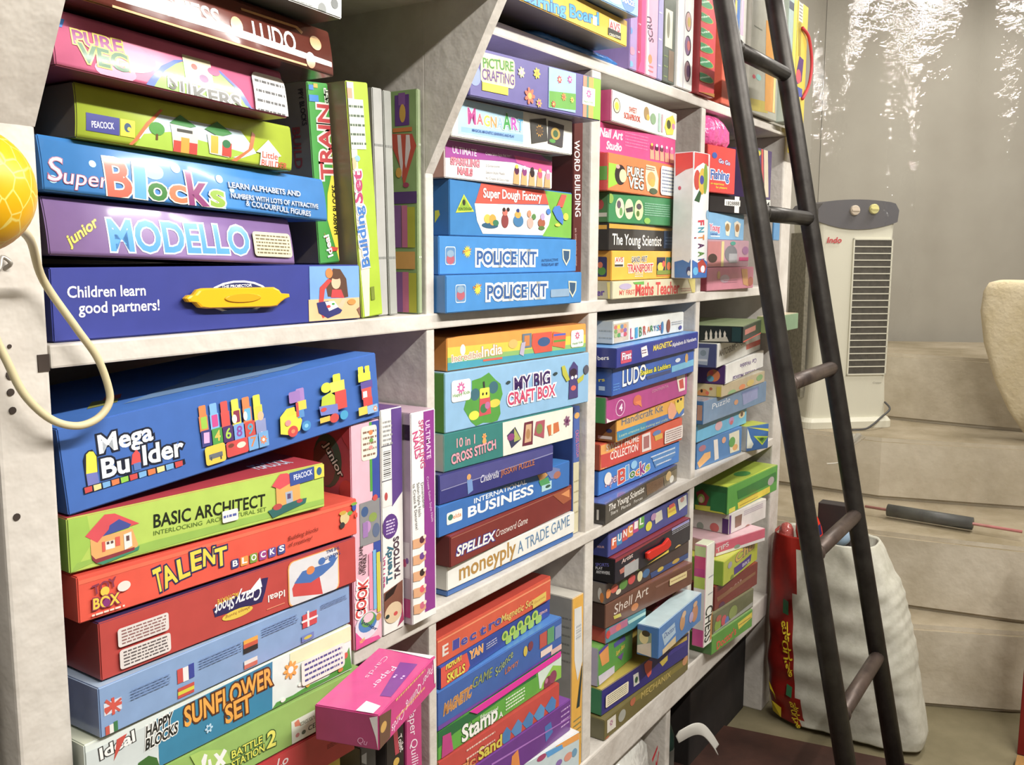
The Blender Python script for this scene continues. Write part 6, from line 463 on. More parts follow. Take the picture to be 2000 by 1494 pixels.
('activity_book','pale pink spine with widely spaced grey slanted letters, on the top shelf','box',None,[1.587,-0.002,1.7665,0.0,0.0,0.048,0.3,0.2],'g',('e8a0b8','f0c8d4','e8a0b8','e8a0b8'),[('Q',[-4.9,126,7.6,128.8,14.9,-1,2,-1.2],'f4d0dc'),('T','SCRU',31,60,17.7,101.4,19.5,'5a5060','bi'),('E',17.5,29.4,8.6,7.9,'d88a5a'),('L',20.6,13.1,10.8,7.9,2,'e07a7a')],[],[],{}),
('activity_book','thin lavender comb bound book on the top shelf','box',None,[1.637,-0.002,1.7665,0.0,0.0,0.022,0.3,0.2],'g',('9a94c0','9a94c0','9a94c0','9a94c0'),[('L',9.2,70.9,6.7,69.1,3,'c8c8e0')],[],[],{}),
('slim_pack','grey green wrapped pack on end with a cream panel on the top shelf','box',None,[1.661,-0.002,1.7665,0.0,0.0,0.054,0.3,0.2],'w',('6a7068','7a7a70','6a7068','6a7068'),[('R',22.4,96.4,16.2,33.3,'d8d4c0'),('E',19.7,102.2,6.9,23.3,'8a8a7a'),('L',11.8,28.1,8,27.2,3,'8a9a6a'),('R',36.1,32,11.8,27.5,'8a7a6a')],[],[],{}),
('activity_book','white spine with a column of dark oval pictures, on the top shelf','box',None,[1.726,-0.002,1.7665,0.0,0.0,0.074,0.3,0.2],'g',('ecebe8','f0efec','ecebe8','ecebe8'),[('E',47.4,126.9,15,18.6,'2a1a30'),('E',47.4,126.9,12.5,16.8,'d0a8a0'),('E',48.2,82.6,15.1,18.8,'2a1a30'),('E',45.8,82.1,12.5,16.9,'8a6a90'),('E',49.3,35.1,15.2,19.9,'2a1a30'),('E',46.8,34.7,12.6,18,'9a7a80'),('E',50,126.5,7.5,9.3,'c8b05a'),('E',50.8,83,7.5,9.4,'c86a6a'),('E',51.8,35.5,7.6,11.4,'5a3a60'),('R',28.8,90.9,1.2,91.3,'d8d4e0')],[],[],{}),
('activity_box','tall red box with a column of green ovals, on the top shelf beside the ladder','box',None,[1.811,-0.012,1.7665,0.0,0.0,0.082,0.3,0.2],'g',('c8323c','a8282e','c8323c','c8323c'),[('E',9.3,171.4,53.4,8.5,'b8a03a'),('E',9.3,171.4,49.3,7.5,'3a8a58'),('T','Alphabets',-21.3,162,41.1,178.2,3.7,'d8ecd8','b'),('E',11.6,144.1,53.6,8.5,'b8a03a'),('E',11.6,144.1,49.5,7.6,'3a8a58'),('T','Numbers',-19.2,135,43.5,150.5,3.7,'d8ecd8','b'),('E',14,115.7,53.8,8.6,'b8a03a'),('E',14,115.7,49.7,7.6,'3a8a58'),('T','Fruits',-16.9,107,46,121.7,3.8,'d8ecd8','b'),('E',16.3,88,54,8.6,'b8a03a'),('E',16.3,88,49.9,7.7,'3a8a58'),('T','Vegetables',-14.7,79.7,48.4,93.7,3.8,'d8ecd8','b'),('E',18.6,60.2,54.3,8.7,'b8a03a'),('E',18.6,60.2,50.1,7.7,'3a8a58'),('T','Animals',-12.5,52.2,50.9,65.6,3.8,'d8ecd8','b'),('E',21.1,31.3,54.5,8.7,'b8a03a'),('E',21.1,31.3,50.3,7.7,'3a8a58'),('T','Domestic',-10.2,23.6,53.5,36.2,3.9,'d8ecd8','b'),('Q',[-29.2,0.6,95.5,8.2,96.5,-1.9,-28.5,-8.9],'a8742a')],[],[],{}),
('activity_book','orange red slim book behind the left ladder rail on the top shelf','box',None,[1.96,-0.002,1.7665,0.0,0.0,0.06,0.3,0.2],'g',('d85a3a','d85a3a','d85a3a','d85a3a'),[('R',27.6,182.8,12,30.4,'e8d8c8'),('R',45.8,123.9,12.2,31,'d84a3a')],[],[],{}),
('activity_book','blue slim book between the two ladder rails on the top shelf','box',None,[2.022,-0.002,1.7665,0.0,0.0,0.034,0.3,0.2],'g',('2f68b0','2f68b0','2f68b0','2f68b0'),[('R',4,201,9.3,20.5,'e8c86a')],[],[],{}),
('activity_book','white slim book with small dark marks, left of the clear wrapped pack','box',None,[2.058,-0.002,1.7665,0.0,0.0,0.038,0.3,0.2],'g',('dcdad2','dcdad2','dcdad2','dcdad2'),[('L',21,63.8,9.7,51.2,2,'5a5a5a'),('R',8.7,193.5,11.2,36.6,'c8b0c8')],[],[],{}),
('wrapped_pack','large clear wrapped grey pack with an orange right edge, behind the ladder rails','box',None,[2.1,-0.012,1.7665,0.0,0.0,0.2,0.3,0.2],'w',('a8a698','b0aca0','a8a698','a8a698'),[('Q',[-9.2,29.1,131.4,36.7,134.6,11.6,-6.3,3.2],'b8a84a'),('Q',[98,213.1,160.2,221,187.2,18,111.8,15.7],'cf8f34'),('L',45.5,147.7,27.6,76.3,2,'7a7a6e'),('E',29.3,78.7,10.2,4.3,'b83a4a'),('E',60.4,81.3,17.5,6.6,'8ac0b8'),('R',49.3,115.2,13.8,8.7,'8ac0b8'),('R',174.8,111.5,7.6,93.5,'e0cc7a')],[],[],{}),
('toy_card','pale blue card with a black barcode strip, at the right end of the top shelf','box',None,[2.305,-0.03,1.7665,0.0,0.0,0.067,0.3,0.026],'g',('a8bcb8','b8c4b8','a8bcb8','a8bcb8'),[('R',-2.3,268.7,45.4,8.9,'4a5060'),('E',-21,218.9,19.3,13.4,'d8a04a'),('R',50.8,171.3,12.2,117.4,'e8d84a')],[],[],{}),
('hanging_toy_card','yellow jump rope card with a red rope loop, hanging past the shelf end','box',None,[2.376,-0.03,1.7,0.0,0.0,0.086,0.36,0.012],'g',('d9c23c','d8c43a','d9c23c','d9c23c'),[('R',23.5,339.1,16.7,25.5,'d8d4c8'),('L',23.5,339.1,12.5,23.2,6,'5a4a4a'),('Q',[6.8,309.5,31.7,314.4,35.4,235.4,18.6,232.5],'a8922a'),('Q',[27,234,62.5,230.2,53.2,177.2,12,163.8,7.3,194.5],'5a3a78'),('E',25.9,185.3,21.2,16.7,'d84a5a'),('R',37.9,149.2,23.6,10.8,'3a58a8'),('Q',[8,134,50.3,139.8,38.8,101.3,11.6,110.2],'d8c86a')],[],[],{}),
('card_pack','colourful letter-card pack with a red frame, standing behind the right ladder rail','box',None,[2.21,0.012,1.5805,0.0,0.0,0.142,0.122,0.12],'g',('5a4a78','5a4a78','5a4a78','5a4a78'),[('R',22.4,112.2,40.5,4.7,'5a9a5a'),('E',5.6,100.2,18,5.8,'8a4a9a'),('E',41.2,109.2,14.8,5.9,'d8c03a'),('E',0.5,82.1,14.4,11.7,'d85a3a'),('E',37.4,79.1,18.5,8.3,'3a6aa8'),('E',25.1,58,18.4,7.1,'4a9a6a'),('E',56.6,43.3,18.8,10.8,'d84a5a'),('E',51.2,26.1,18.7,8.4,'e0c83a'),('Q',[58,125,73,126.4,91,11.3,75.8,10.5],'c84a4a'),('Q',[77,124.4,107.7,126,126.3,10.7,95.2,9.1],'d8ccb0'),('L',48.8,15.2,18.7,6,2,'d8d8d0')],[],[],{}),
('hanging_tag','small pale blue hanging tag under the black box, between the ladder rails','box',None,[2.245,-0.034,1.485,0.0,0.0,0.046,0.054,0.004],'g',('5a96c8','5a96c8','5a96c8','5a96c8'),[('L',-62.7,24.7,18.5,14,3,'a8d0e8')],[],[],{}),
('slim_box','dark grey slim box on end under the askew magenta box','box',None,[0.806,-0.012,0.5552,0.0,0.0,0.028,0.3,0.16],'g',('3a3838','6a6864','3a3838','3a3838'),[('Q',[-4.4,290.7,10.4,290.5,10,274.7,-4.6,281.6],'8a8a88')],[],[],{}),
('slim_box','black slim box on end with a red stripe, left of the upright magenta box','box',None,[0.853,-0.012,0.5552,0.0,0.0,0.035,0.3,0.16],'g',('2a2422','4a4442','2a2422','2a2422'),[('T','Toilet',21.5,284.4,27.2,260.9,8.1,'d8ccc8','b'),('Q',[13.6,293.4,21.7,294,25.1,261.9,17,261.5],'a83040'),('E',18.9,252.2,6,5.5,'c8a03a')],[],[],{}),
('craft_box','magenta box on end with white vertical script, against the partition','box',None,[0.892,-0.012,0.5552,0.0,0.0,0.033,0.31,0.16],'g',('b82a72','a02464','b82a72','b82a72'),[('T','Paper Quilling',6.6,312.9,12.4,213.9,13.3,'ecd8e4','i')],[],[],{}),
('toy_box','yellow box under the red box at the lower edge of the view','box',None,[0.455,-0.015,0.8207,0.0,0.0,0.313,0.0455,0.2],'g',('d8c02e','d8c02e','d8c02e','d8c02e'),[],[],[],{})
]

for r in BOXES: make_box(*r)
# ------------------------------------------------------------------ ladder leaning on the shelving
IRON = simple('worn_dark_iron', '3a3733', .42, .55, noise=22, dark='272320', bmp=(60, .3, .001))
RUST = simple('rubbed_rusty_iron', '5e5048', .45, .4, noise=18, dark='3c322e', bmp=(60, .3, .001))
lad = empty('ladder', (1.94, -.44, FL)); tagged(lad, 'dark iron pipe ladder leaning against the right end of the white shelves', 'ladder')
def lad_y(z): return -.0725 - .205 * (1.923 - z)
def lpart(name, mb, mat):
    o = mb.build(name, mat, None, True); o.parent = lad; o.matrix_parent_inverse = Matrix.Translation(-lad.location); return o
for x in (1.77, 2.112):
    b = MB(); b.tube([(x, lad_y(z), z) for z in (FL + .0205, .8, 1.4, 1.95, 2.21)], .0195, 18); lpart('rail', b, IRON)
for z in (.575, .885, 1.206, 1.529, 1.838, 2.13):
    b = MB(); y = lad_y(z); b.tube([(1.772, y, z), (1.94, y, z), (2.11, y, z)], .0155, 14); b.tube([(1.786, y, z), (1.796, y, z)], .0185, 14); lpart('rung', b, RUST if z < 1.3 else IRON)
# ------------------------------------------------------------------ yellow ball with its cord
NETBALL, nt, bs = nodes('yellow_netted_rind')
tc = add(nt, 'ShaderNodeTexCoord'); vo = add(nt, 'ShaderNodeTexVoronoi', feature='DISTANCE_TO_EDGE'); vo.inputs['Scale'].default_value = 85
mp = add(nt, 'ShaderNodeMapping'); mp.inputs['Scale'].default_value = (1, 1, .75); nt.links.new(tc.outputs['Object'], mp.inputs['Vector']); nt.links.new(mp.outputs['Vector'], vo.inputs['Vector'])
cr = add(nt, 'ShaderNodeValToRGB'); cr.color_ramp.elements[0].color = lin('ecd870'); cr.color_ramp.elements[1].color = lin('e3ac10'); cr.color_ramp.elements[0].position = .01; cr.color_ramp.elements[1].position = .05
nt.links.new(vo.outputs['Distance'], cr.inputs['Fac']); nt.links.new(cr.outputs['Color'], bs.inputs['Base Color']); bs.inputs['Roughness'].default_value = .4
bp = add(nt, 'ShaderNodeBump', invert=True); bp.inputs['Strength'].default_value = .3; bp.inputs['Distance'].default_value = .001; nt.links.new(vo.outputs['Distance'], bp.inputs['Height']); nt.links.new(bp.outputs['Normal'], bs.inputs['Normal'])
bc = Vector((.3235, -.128, 1.489)); ball = empty('hanging_ball', bc)
tagged(ball, 'yellow ball with pale net lines hanging from a cream cord beside the white post', 'ball')
b = MB(); b.lathe([(.0412 * math.sin(math.pi * k / 24) + 1e-4, -.0412 * math.cos(math.pi * k / 24)) for k in range(25)], (0, 0, 0), 36); s = b.build('netted_shell', NETBALL, ball, True)
cp = [(.352, -.128, 1.468), (.404, -.06, 1.459), (.436, -.02, 1.428), (.462, -.02, 1.388), (.480, -.02, 1.361), (.489, -.02, 1.334), (.488, -.02, 1.320), (.476, -.02, 1.309), (.457, -.02, 1.306), (.435, -.02, 1.315), (.415, -.02, 1.337), (.403, -.02, 1.364), (.393, -.02, 1.392), (.386, -.03, 1.43), (.37, -.06, 1.62), (.36, -.09, 2.2)]
b = MB(); b.tube([Vector(p) - bc for p in smooth_path(cp, 7)], .0033, 10); b.build('cord', simple('cream_cord', 'cfc39c', .5), ball, True)
b = MB(); b.tube(smooth_path([(.399, -.012, 1.432), (.408, -.008, 1.437), (.413, -.004, 1.446), (.4185, -.006, 1.441), (.416, .002, 1.436)], 5), .0018, 8)
tagged(b.build('wall_hook_wire', simple('grey_wire', 'a8a29a', .4, .5), None, True), 'short bent grey wire hooked into the white post under the yellow ball', 'wire')
# ------------------------------------------------------------------ tower air cooler on the steps
CW = simple('ivory_plastic', 'd8d6c6', .45, bmp=(80, .05, .001)); CD = simple('charcoal_plastic', '55545a', .5); CG = simple('dark_grille', '4a463f', .6, noise=60, dark='35322d')
co = empty('tower_cooler', (3.222, .130, .8656)); co.rotation_euler = (0, 0, math.atan2(-.742, .67))
tagged(co, 'ivory tower air cooler with a charcoal top standing on the concrete steps', 'air cooler')
CWd, CDp = .284, .20      # local: x right, y back, z up
def rr(x0, x1, y0, y1, r, bow=0.0, n=5):
    pts = []
    for cx, cy, a0 in ((x1 - r, y0 + r, -90), (x1 - r, y1 - r, 0), (x0 + r, y1 - r, 90), (x0 + r, y0 + r, 180)):
        for k in range(n + 1):
            a = math.radians(a0 + 90 * k / n); pts.append((cx + r * math.cos(a), cy + r * math.sin(a)))
    if bow:
        pts = [(x, y - bow * (1 - ((x - (x0 + x1) / 2) / ((x1 - x0) / 2)) ** 2)) if y < (y0 + y1) / 2 else (x, y) for x, y in pts]
    return pts
def loft(mb, secs):
    n = len(secs[0][0]); v = [(x, y, z) for s, z in secs for x, y in s]
    f = [(i * n + k, i * n + (k + 1) % n, (i + 1) * n + (k + 1) % n, (i + 1) * n + k) for i in range(len(secs) - 1) for k in range(n)]
    f += [tuple(range(n - 1, -1, -1)), tuple((len(secs) - 1) * n + k for k in range(n))]; mb.add(v, f)
b = MB(); secs = []
for z, dx in ((.032, .004), (.10, .0), (.22, -.012), (.40, -.016), (.58, -.012), (.700, -.004)):
    secs.append((rr(dx * -1 - .0, CWd + dx * .6, 0, CDp, .022), z))
loft(b, secs); b.build('body', CW, co, False)
b = MB(); loft(b, [(rr(-.022, CWd + .018, -.022, CDp + .02, .03), 0.0), (rr(-.022, CWd + .018, -.022, CDp + .02, .03), .022), (rr(-.012, CWd + .010, -.012, CDp + .01, .026), .034)]); b.build('base', CW, co)
# arched control head: profile in x,z pushed through the depth
prof = [(-.002 + CWd * t, .676 + .026 * (2 * t - 1) ** 2 - .006) for t in [k / 12 for k in range(13)]]
prof += [(CWd + .002, .735), (CWd - .012, .757)] + [(CWd * t, .757 + .012 * (1 - (2 * t - 1) ** 2)) for t in [k / 10 for k in range(9, 0, -1)]] + [(.012, .755), (-.004, .735)]
v = [(x, -.006, z) for x, z in prof] + [(x, CDp, z) for x, z in prof]; n = len(prof)
mesh_obj('control_panel', v, [tuple(range(n)), tuple(range(2 * n - 1, n - 1, -1))] + [(i, n + i, n + (i + 1) % n, (i + 1) % n) for i in range(n)], CD, co)
for x, z, c in ((.124, .733, 'cdbfae'), (.192, .738, 'd6d08e')):
    b = MB(); b.lathe([(.0165, 0), (.0165, .008), (.0145, .011)], (x, -.006, z), 20, axis=(0, -1, 0)); b.box(x - .013, x + .013, -.0205, -.0168, z - .0025, z + .0025); b.build('knob', simple('pale_knob', c, .5), co)
b = MB(); b.box(.134, .268, -.0035, .004, .185, .636); b.build('grille_recess', CG, co)
b = MB()
for k in range(19): z = .2075 + k * .0225; b.box(.132, .270, -.006, -.0025, z, z + .0032)
for x in (.1305, .2685): b.box(x - .0025, x + .0025, -.006, .002, .18, .641)
b.box(.128, .271, -.006, .002, .636, .641); b.box(.128, .271, -.006, .002, .180, .185); b.build('grille_slats', CW, co)
b = MB(); b.box(-.0135, .0, .045, .165, .10, .66); b.build('side_vent', simple('dusty_side_grille', '8d8878', .7, noise=90, dark='6e6a5c'), co)
def sign(name, text, u0, v0, u1, v1, h, style, y, mat, parent):
    p, fs = text_polys(text, u0, v0, u1, v1, h, style, 0)
    return mesh_obj(name, [(a, y, c) for a, c in p], fs, mat, parent)
sign('logo', 'Indo', .032, .626, .083, .626, .018, 'Bi', -.0065, simple('red_print', 'c23a44', .5), co)
sign('logo', 'Cruiser', .225, .150, .258, .150, .006, 'i', -.0045, simple('grey_print', '77766e', .5), co)
b = MB(); b.tube(smooth_path([(.274, -.004, .085), (.276, -.035, .066), (.235, -.055, .042), (.20, -.066, .020), (.17, -.07, .006), (.12, -.075, .005)], 6), .0035, 8); b.build('power_cord', simple('dark_flex', '3a3a3c', .5), co, True)
# ------------------------------------------------------------------ clear plastic sheet in front of the steps
m, nt, bs = nodes('clear_plastic_sheet')
out = nt.nodes['Material Output']; nt.nodes.remove(bs)
tr = add(nt, 'ShaderNodeBsdfTransparent'); tr.inputs[0].default_value = (.975, .97, .955, 1)
gl = add(nt, 'ShaderNodeBsdfGlossy'); gl.inputs['Roughness'].default_value = .035
df = add(nt, 'ShaderNodeBsdfTranslucent'); df.inputs[0].default_value = (.8, .78, .72, 1)
lw = add(nt, 'ShaderNodeLayerWeight'); lw.inputs['Blend'].default_value = .3
fr = add(nt, 'ShaderNodeMapRange'); fr.inputs['To Min'].default_value = .045; fr.inputs['To Max'].default_value = .3; nt.links.new(lw.outputs['Facing'], fr.inputs['Value'])
tc = add(nt, 'ShaderNodeTexCoord'); no = add(nt, 'ShaderNodeTexNoise'); no.inputs['Scale'].default_value = 12; no.inputs['Detail'].default_value = 5; no.inputs['Roughness'].default_value = .6
bp = add(nt, 'ShaderNodeBump'); bp.inputs['Strength'].default_value = .36; bp.inputs['Distance'].default_value = .02
nt.links.new(tc.outputs['Object'], no.inputs['Vector']); nt.links.new(no.outputs['Fac'], bp.inputs['Height']); nt.links.new(bp.outputs['Normal'], gl.inputs['Normal'])
m1 = add(nt, 'ShaderNodeMixShader'); m1.inputs[0].default_value = .05; nt.links.new(tr.outputs[0], m1.inputs[1]); nt.links.new(df.outputs[0], m1.inputs[2])
m2 = add(nt, 'ShaderNodeMixShader'); nt.links.new(fr.outputs[0], m2.inputs[0]); nt.links.new(m1.outputs[0], m2.inputs[1]); nt.links.new(gl.outputs[0], m2.inputs[2]); nt.links.new(m2.outputs[0], out.inputs['Surface'])
SHEET = m
nu, nv = 70, 60; v = []; f = []
rnd = random.Random(3)
for j in range(nv + 1):
    z = .70 + (2.72 - .70) * j / nv
    for i in range(nu + 1):
        t = i / nu; y = -.02 - .80 * t; x = 2.585 + .58 * t
        w_ = .016 * math.sin(9 * t + 1.1 * z) + .010 * math.sin(23 * t - 2.2 * z + 1) + .006 * math.sin(41 * t + 3.5 * z)
        if z > 1.95: w_ += .05 * (z - 1.95) * math.sin(6 * t + 2)            # sags into a swag near the top
        v.append((x + w_ * .81, y + w_ * .58, z))
for j in range(nv):
    for i in range(nu): a = j * (nu + 1) + i; f.append((a, a + 1, a + nu + 2, a + nu + 1))
cu = mesh_obj('plastic_curtain', v, f, SHEET, None, True)
tagged(cu, 'clear plastic sheet hanging as a curtain before the concrete steps and the cooler', 'curtain')
b = MB()
kc = Vector((2.66, -.13, .915))
for k in range(14):
    a = 2 * math.pi * k / 14; r0, r1 = .002, .022 + .006 * ((k * 5) % 3)
    b.add([kc + Vector((.0, math.cos(a) * r0, math.sin(a) * r0)), kc + Vector((-.01, -.02 + math.cos(a) * r1 * .9, .045 + math.sin(a) * r1 * .3)), kc + Vector((-.004, -.02 + math.cos(a + .4) * r1 * .9, .045 + math.sin(a + .4) * r1 * .3))], [(0, 1, 2)])
b.tube(smooth_path([kc, kc + Vector((-.004, .004, -.02)), kc + Vector((0, .02, -.036)), kc + Vector((.0, .05, -.043))], 5), .002, 6)
k_ = b.build('twist_knot', simple('milky_plastic', 'd8d4c8', .2), cu); k_['label'] = 'milky twisted gather tied with string'
# ------------------------------------------------------------------ grey pipe with a pink rod on a step
rod = empty('pipe_roll', (2.94, -.31, .69)); tagged(rod, 'short grey pipe threaded on a thin pink rod, lying on the middle step', 'pipe')
d_ = Vector((-.03, -.36, 0)).normalized()
b = MB(); b.tube([d_ * -.118, d_ * .118], .0185, 20); b.build('pipe', simple('dark_grey_pipe', '4c4f4f', .5, noise=30, dark='3c3f40'), rod, True)
b = MB(); b.tube([d_ * -.185, d_ * .245], .0042, 10); b.build('rod', simple('pink_rod', 'b0706c', .4), rod, True)
# ------------------------------------------------------------------ cream rounded block up on the right
b = MB(); secs = []
for z, s, o_ in ((.90, .40, .045), (.97, .62, .035), (1.06, .80, .022), (1.18, .95, .008), (1.28, 1.0, .0), (1.345, .97, .0), (1.372, .88, .0), (1.380, .72, .0)):
    hw = .17 * s; secs.append(([(x, y) for x, y in rr(-.06 * min(1, s + .1), .06 * min(1, s + .1), -hw - o_, hw - o_, .03 * s)], z))
loft(b, secs); bo = b.build('rounded_block', simple('cream_render', 'ddd0b2', .85, noise=14, dark='cfc09c', bmp=(60, .6, .006)), None, True)
bo.location = (3.385, -.53, -.005)
bo.rotation_euler = (0, 0, -.1)
tagged(bo, 'cream rounded rough-textured block standing on the upper step at the right edge', 'block')
# ------------------------------------------------------------------ woven sack with toys
SW = simple('white_woven_plastic', 'c9c7ba', .6, noise=35, dark='b5b3a4', bmp=(90, .3, .002)); SR = simple('red_printed_plastic', '9c231c', .4, noise=12, dark='741816'); SG = simple('sack_dark_green_print', '2f3a24', .5)
rows_ = [(FL + .0145, -.045, -.405), (.26, -.025, -.41), (.33, -.019, -.400), (.40, -.016, -.388), (.47, -.015, -.375), (.54, -.015, -.355), (.60, -.015, -.340), (.65, -.015, -.318), (.70, -.016, -.292), (.735, -.018, -.272)]
sk = empty('woven_sack', (2.44, -.2, FL)); tagged(sk, 'white woven sack with a red printed side strip, standing open behind the ladder', 'sack')
seg = 72; v = []; mi = []; f = []
def sack_pt(i, j, fine):
    z, yl, yr = fine[j]; a = 2 * math.pi * i / seg; ca, sa = math.cos(a), math.sin(a)
    e = .55; cy, hy = (yl + yr) / 2, (yl - yr) / 2; hx = .072 + .02 * math.sin((z - .22) / .52 * math.pi)
    y = cy + hy * math.copysign(abs(ca) ** e, ca); x = 2.358 + .078 - hx * math.copysign(abs(sa) ** e, sa)
    u = (y - yr) / (yl - yr)
    wr = .0035 * math.sin(46 * z - 14 * u + 4 * math.sin(4 * u + 9 * z)) + .0025 * math.sin(31 * z + 17 * u + 2 * math.sin(13 * z)) + .0022 * math.sin(120 * z + 9 * math.sin(7 * u + 11 * z)) * max(0, .55 - u) * 2
    return (x - wr * sa, y + wr * .5 * ca if abs(ca) > .9 else y, z)
fine = []
for k in range(len(rows_) - 1):
    for q in range(8): t = q / 8; fine.append(tuple(rows_[k][c] * (1 - t) + rows_[k + 1][c] * t for c in range(3)))
fine.append(rows_[-1])
for j in range(len(fine)):
    for i in range(seg): v.append(sack_pt(i, j, fine))
for j in range(len(fine) - 1):
    for i in range(seg):
        f.append((j * seg + i, j * seg + (i + 1) % seg, (j + 1) * seg + (i + 1) % seg, (j + 1) * seg + i))
        y = v[j * seg + i][1]; x = v[j * seg + i][0]; mi.append(1 if (y > -.088 - .035 * max(0, (.4 - fine[j][0]) / .18) and x < 2.46) else 0)
f.append(tuple(range(seg - 1, -1, -1))); mi.append(0)
top = (len(fine) - 1) * seg; n = len(v)
for i in range(seg):     # rim folded inwards
    x, y, z = v[top + i]; v.append((2.436 + (x - 2.436) * .95, -.145 + (y + .145) * .965, z - .006))
for i in range(seg): f.append((top + i, top + (i + 1) % seg, n + (i + 1) % seg, n + i)); mi.append(1 if v[top + i][1] > -.088 and v[top + i][0] < 2.46 else 0)
for i in range(seg): v.append((v[n + i][0], v[n + i][1], .60))
for i in range(seg): f.append((n + i, n + (i + 1) % seg, n + seg + (i + 1) % seg, n + seg + i)); mi.append(0)
f.append(tuple(n + seg + i for i in range(seg))); mi.append(0)
so = mesh_obj('sack_cloth', v, f, None, None, True, [SW, SR], mi); so.parent = sk; so.matrix_parent_inverse = Matrix.Translation(-sk.location)
def sack_x(y, z):
    j = min(range(len(fine)), key=lambda k: abs(fine[k][0] - z)); return min((v[j * seg + i][0] for i in range(seg) if abs(v[j * seg + i][1] - y) < .012), default=2.37)
def patch(pts, mb, mi_=0):
    mb.add([(sack_x(y, z) - .0055, y, z) for y, z in pts], [tuple(range(len(pts)))], mi_)
YP = simple('yellow_print', 'd2b829', .5); GP = simple('green_print', '2f6a44', .5)
for nm_, mt_, pts_ in (('printed_patch', YP, [(-.030, .335), (-.052, .303), (-.052, .288), (-.036, .315)]), ('printed_patch', YP, [(-.040, .282), (-.068, .270), (-.068, .242), (-.042, .248)]),
                       ('printed_badge', GP, [(-.066, .575), (-.081, .570), (-.081, .532), (-.066, .536)]), ('printed_badge', GP, [(-.083, .345), (-.098, .340), (-.098, .312), (-.083, .316)])):
    b = MB(); patch(pts_, b); gp = b.build(nm_, mt_); gp.parent = sk; gp.matrix_parent_inverse = Matrix.Translation(-sk.location)
for txt, z0, z1, y0, y1 in (('\u0caa\u0ccd\u0cb0\u0c97\u0ca4\u0cbf', .515, .37, -.068, -.082), ('\u0caa\u0ccd\u0cb0\u0c97\u0ca4\u0cbf', .302, .232, -.096, -.106)):
    p, fs = text_polys(txt, 0, 0, z0 - z1, 0, .020, 'b', 0)
    vv = []
    for a, c in p:
        z = z0 - a; y = y0 + (y1 - y0) * a / (z0 - z1) + .004 - c
        vv.append((sack_x(y, z) - .007, y, z))
    if len(vv): t_ = mesh_obj('lettering', vv, fs, YP); t_.parent = sk; t_.matrix_parent_inverse = Matrix.Translation(-sk.location)
# things poking out of the sack
tb = empty('toy_bottle', (2.418, -.118, .672)); tagged(tb, 'red toy bottle with coloured patches poking out of the woven sack', 'toy')
tb.rotation_euler = (-.16, -.12, 0)
b = MB(); b.lathe([(.030, 0), (.033, .02), (.033, .08), (.028, .105), (.016, .128), (.014, .14)], (0, 0, 0), 24); b.build('bottle_body', simple('bright_red_plastic', 'd23a28', .3), tb, True)
b = MB(); b.lathe([(.017, .14), (.017, .158), (.008, .163)], (0, 0, 0), 20); b.build('cap', simple('orange_red_cap', 'e0583c', .35), tb, True)
for a, z, c in ((-2.9, .06, '2d3f8e'), (-2.5, .09, 'b0c43a'), (-2.2, .05, '3a78b0'), (-2.7, .03, 'e0c43a'), (-1.9, .08, '2b2f5a')):
    b = MB(); q = [(a - .22, z - .014), (a + .22, z - .012), (a + .2, z + .016), (a - .2, z + .013)]; b.add([(.0338 * math.cos(t), .0338 * math.sin(t), h_) for t, h_ in q], [(0, 1, 2, 3)]); b.build('patch', simple('patch_print', c, .4), tb)
tt = empty('toy_ball', (2.416, -.185, .742)); tagged(tt, 'small blue and white toy with a red dot at the back of the woven sack', 'toy')
b = MB(); b.lathe([(.024 * math.sin(math.pi * k / 14) + 1e-4, -.024 * math.cos(math.pi * k / 14)) for k in range(15)], (0, 0, 0), 24); b.build('toy_shell', simple('pale_blue_plastic', '8ba0b4', .35), tt, True)
b = MB(); b.lathe([(.009, .0), (.006, .004)], Vector((-.8, -.1, .6)).normalized() * .0225, 14, axis=(-.8, -.1, .6)); b.build('red_dot', simple('toy_red', 'c83c32', .4), tt)
b = MB(); b.box(2.452, 2.494, -.20, -.115, .62, .812, 0, .002); tagged(b.build('dark_carton', simple('near_black_card', '2c2422', .7)), 'dark carton standing upright at the back of the woven sack', 'box')
b = MB(); rnd = random.Random(5)
b.lathe([(.010, -.03), (.017, 0), (.020, .02), (.018, .045), (.012, .056), (.004, .06)], (2.402, -.050, .70), 18)
pb = b.build('clear_wrapped_toy', simple('glossy_red_wrap', 'b8605a', .1, bmp=(60, 1, .006)), None, True); tagged(pb, 'shiny red wrapped toy at the left lip of the woven sack', 'toy')
# ------------------------------------------------------------------ floor board, bag and bits under the shelves
b = MB(); b.prism([(1.45, .085), (2.250, .105), (2.318, -.33), (2.335, -.52), (1.45, -.62)], FL + .0005, FL + .0135); tagged(b.build('floor_board', simple('dark_brown_board', '4a2f26', .55, noise=8, dark='35211b', bmp=(50, .3, .002))), 'dark brown board lying on the floor under the ladder', 'board')
m, nt, bs = nodes('thin_white_polythene'); bs.inputs['Base Color'].default_value = lin('cfcfc8'); bs.inputs['Roughness'].default_value = .25; bump(nt, bs, 26, .9, .012)
bag = empty('plastic_bag', (1.635, .06, FL + .0145)); tagged(bag, 'crumpled white plastic bag with red print, tucked under the lowest shelf', 'bag')
secs = []; rnd = random.Random(11); v = []; f = []; ns = 26; prof_ = [(.06, .0), (.105, .02), (.118, .08), (.11, .15), (.095, .20), (.06, .235), (.02, .25)]
for r_, z in prof_:
    for k in range(ns):
        a = 2 * math.pi * k / ns; q = r_ * (1 + .13 * math.sin(3 * a + 9 * z) + .08 * math.sin(7 * a - 30 * z)); v.append((q * 1.05 * math.cos(a), q * .62 * math.sin(a), z + .008 * math.sin(5 * a)))
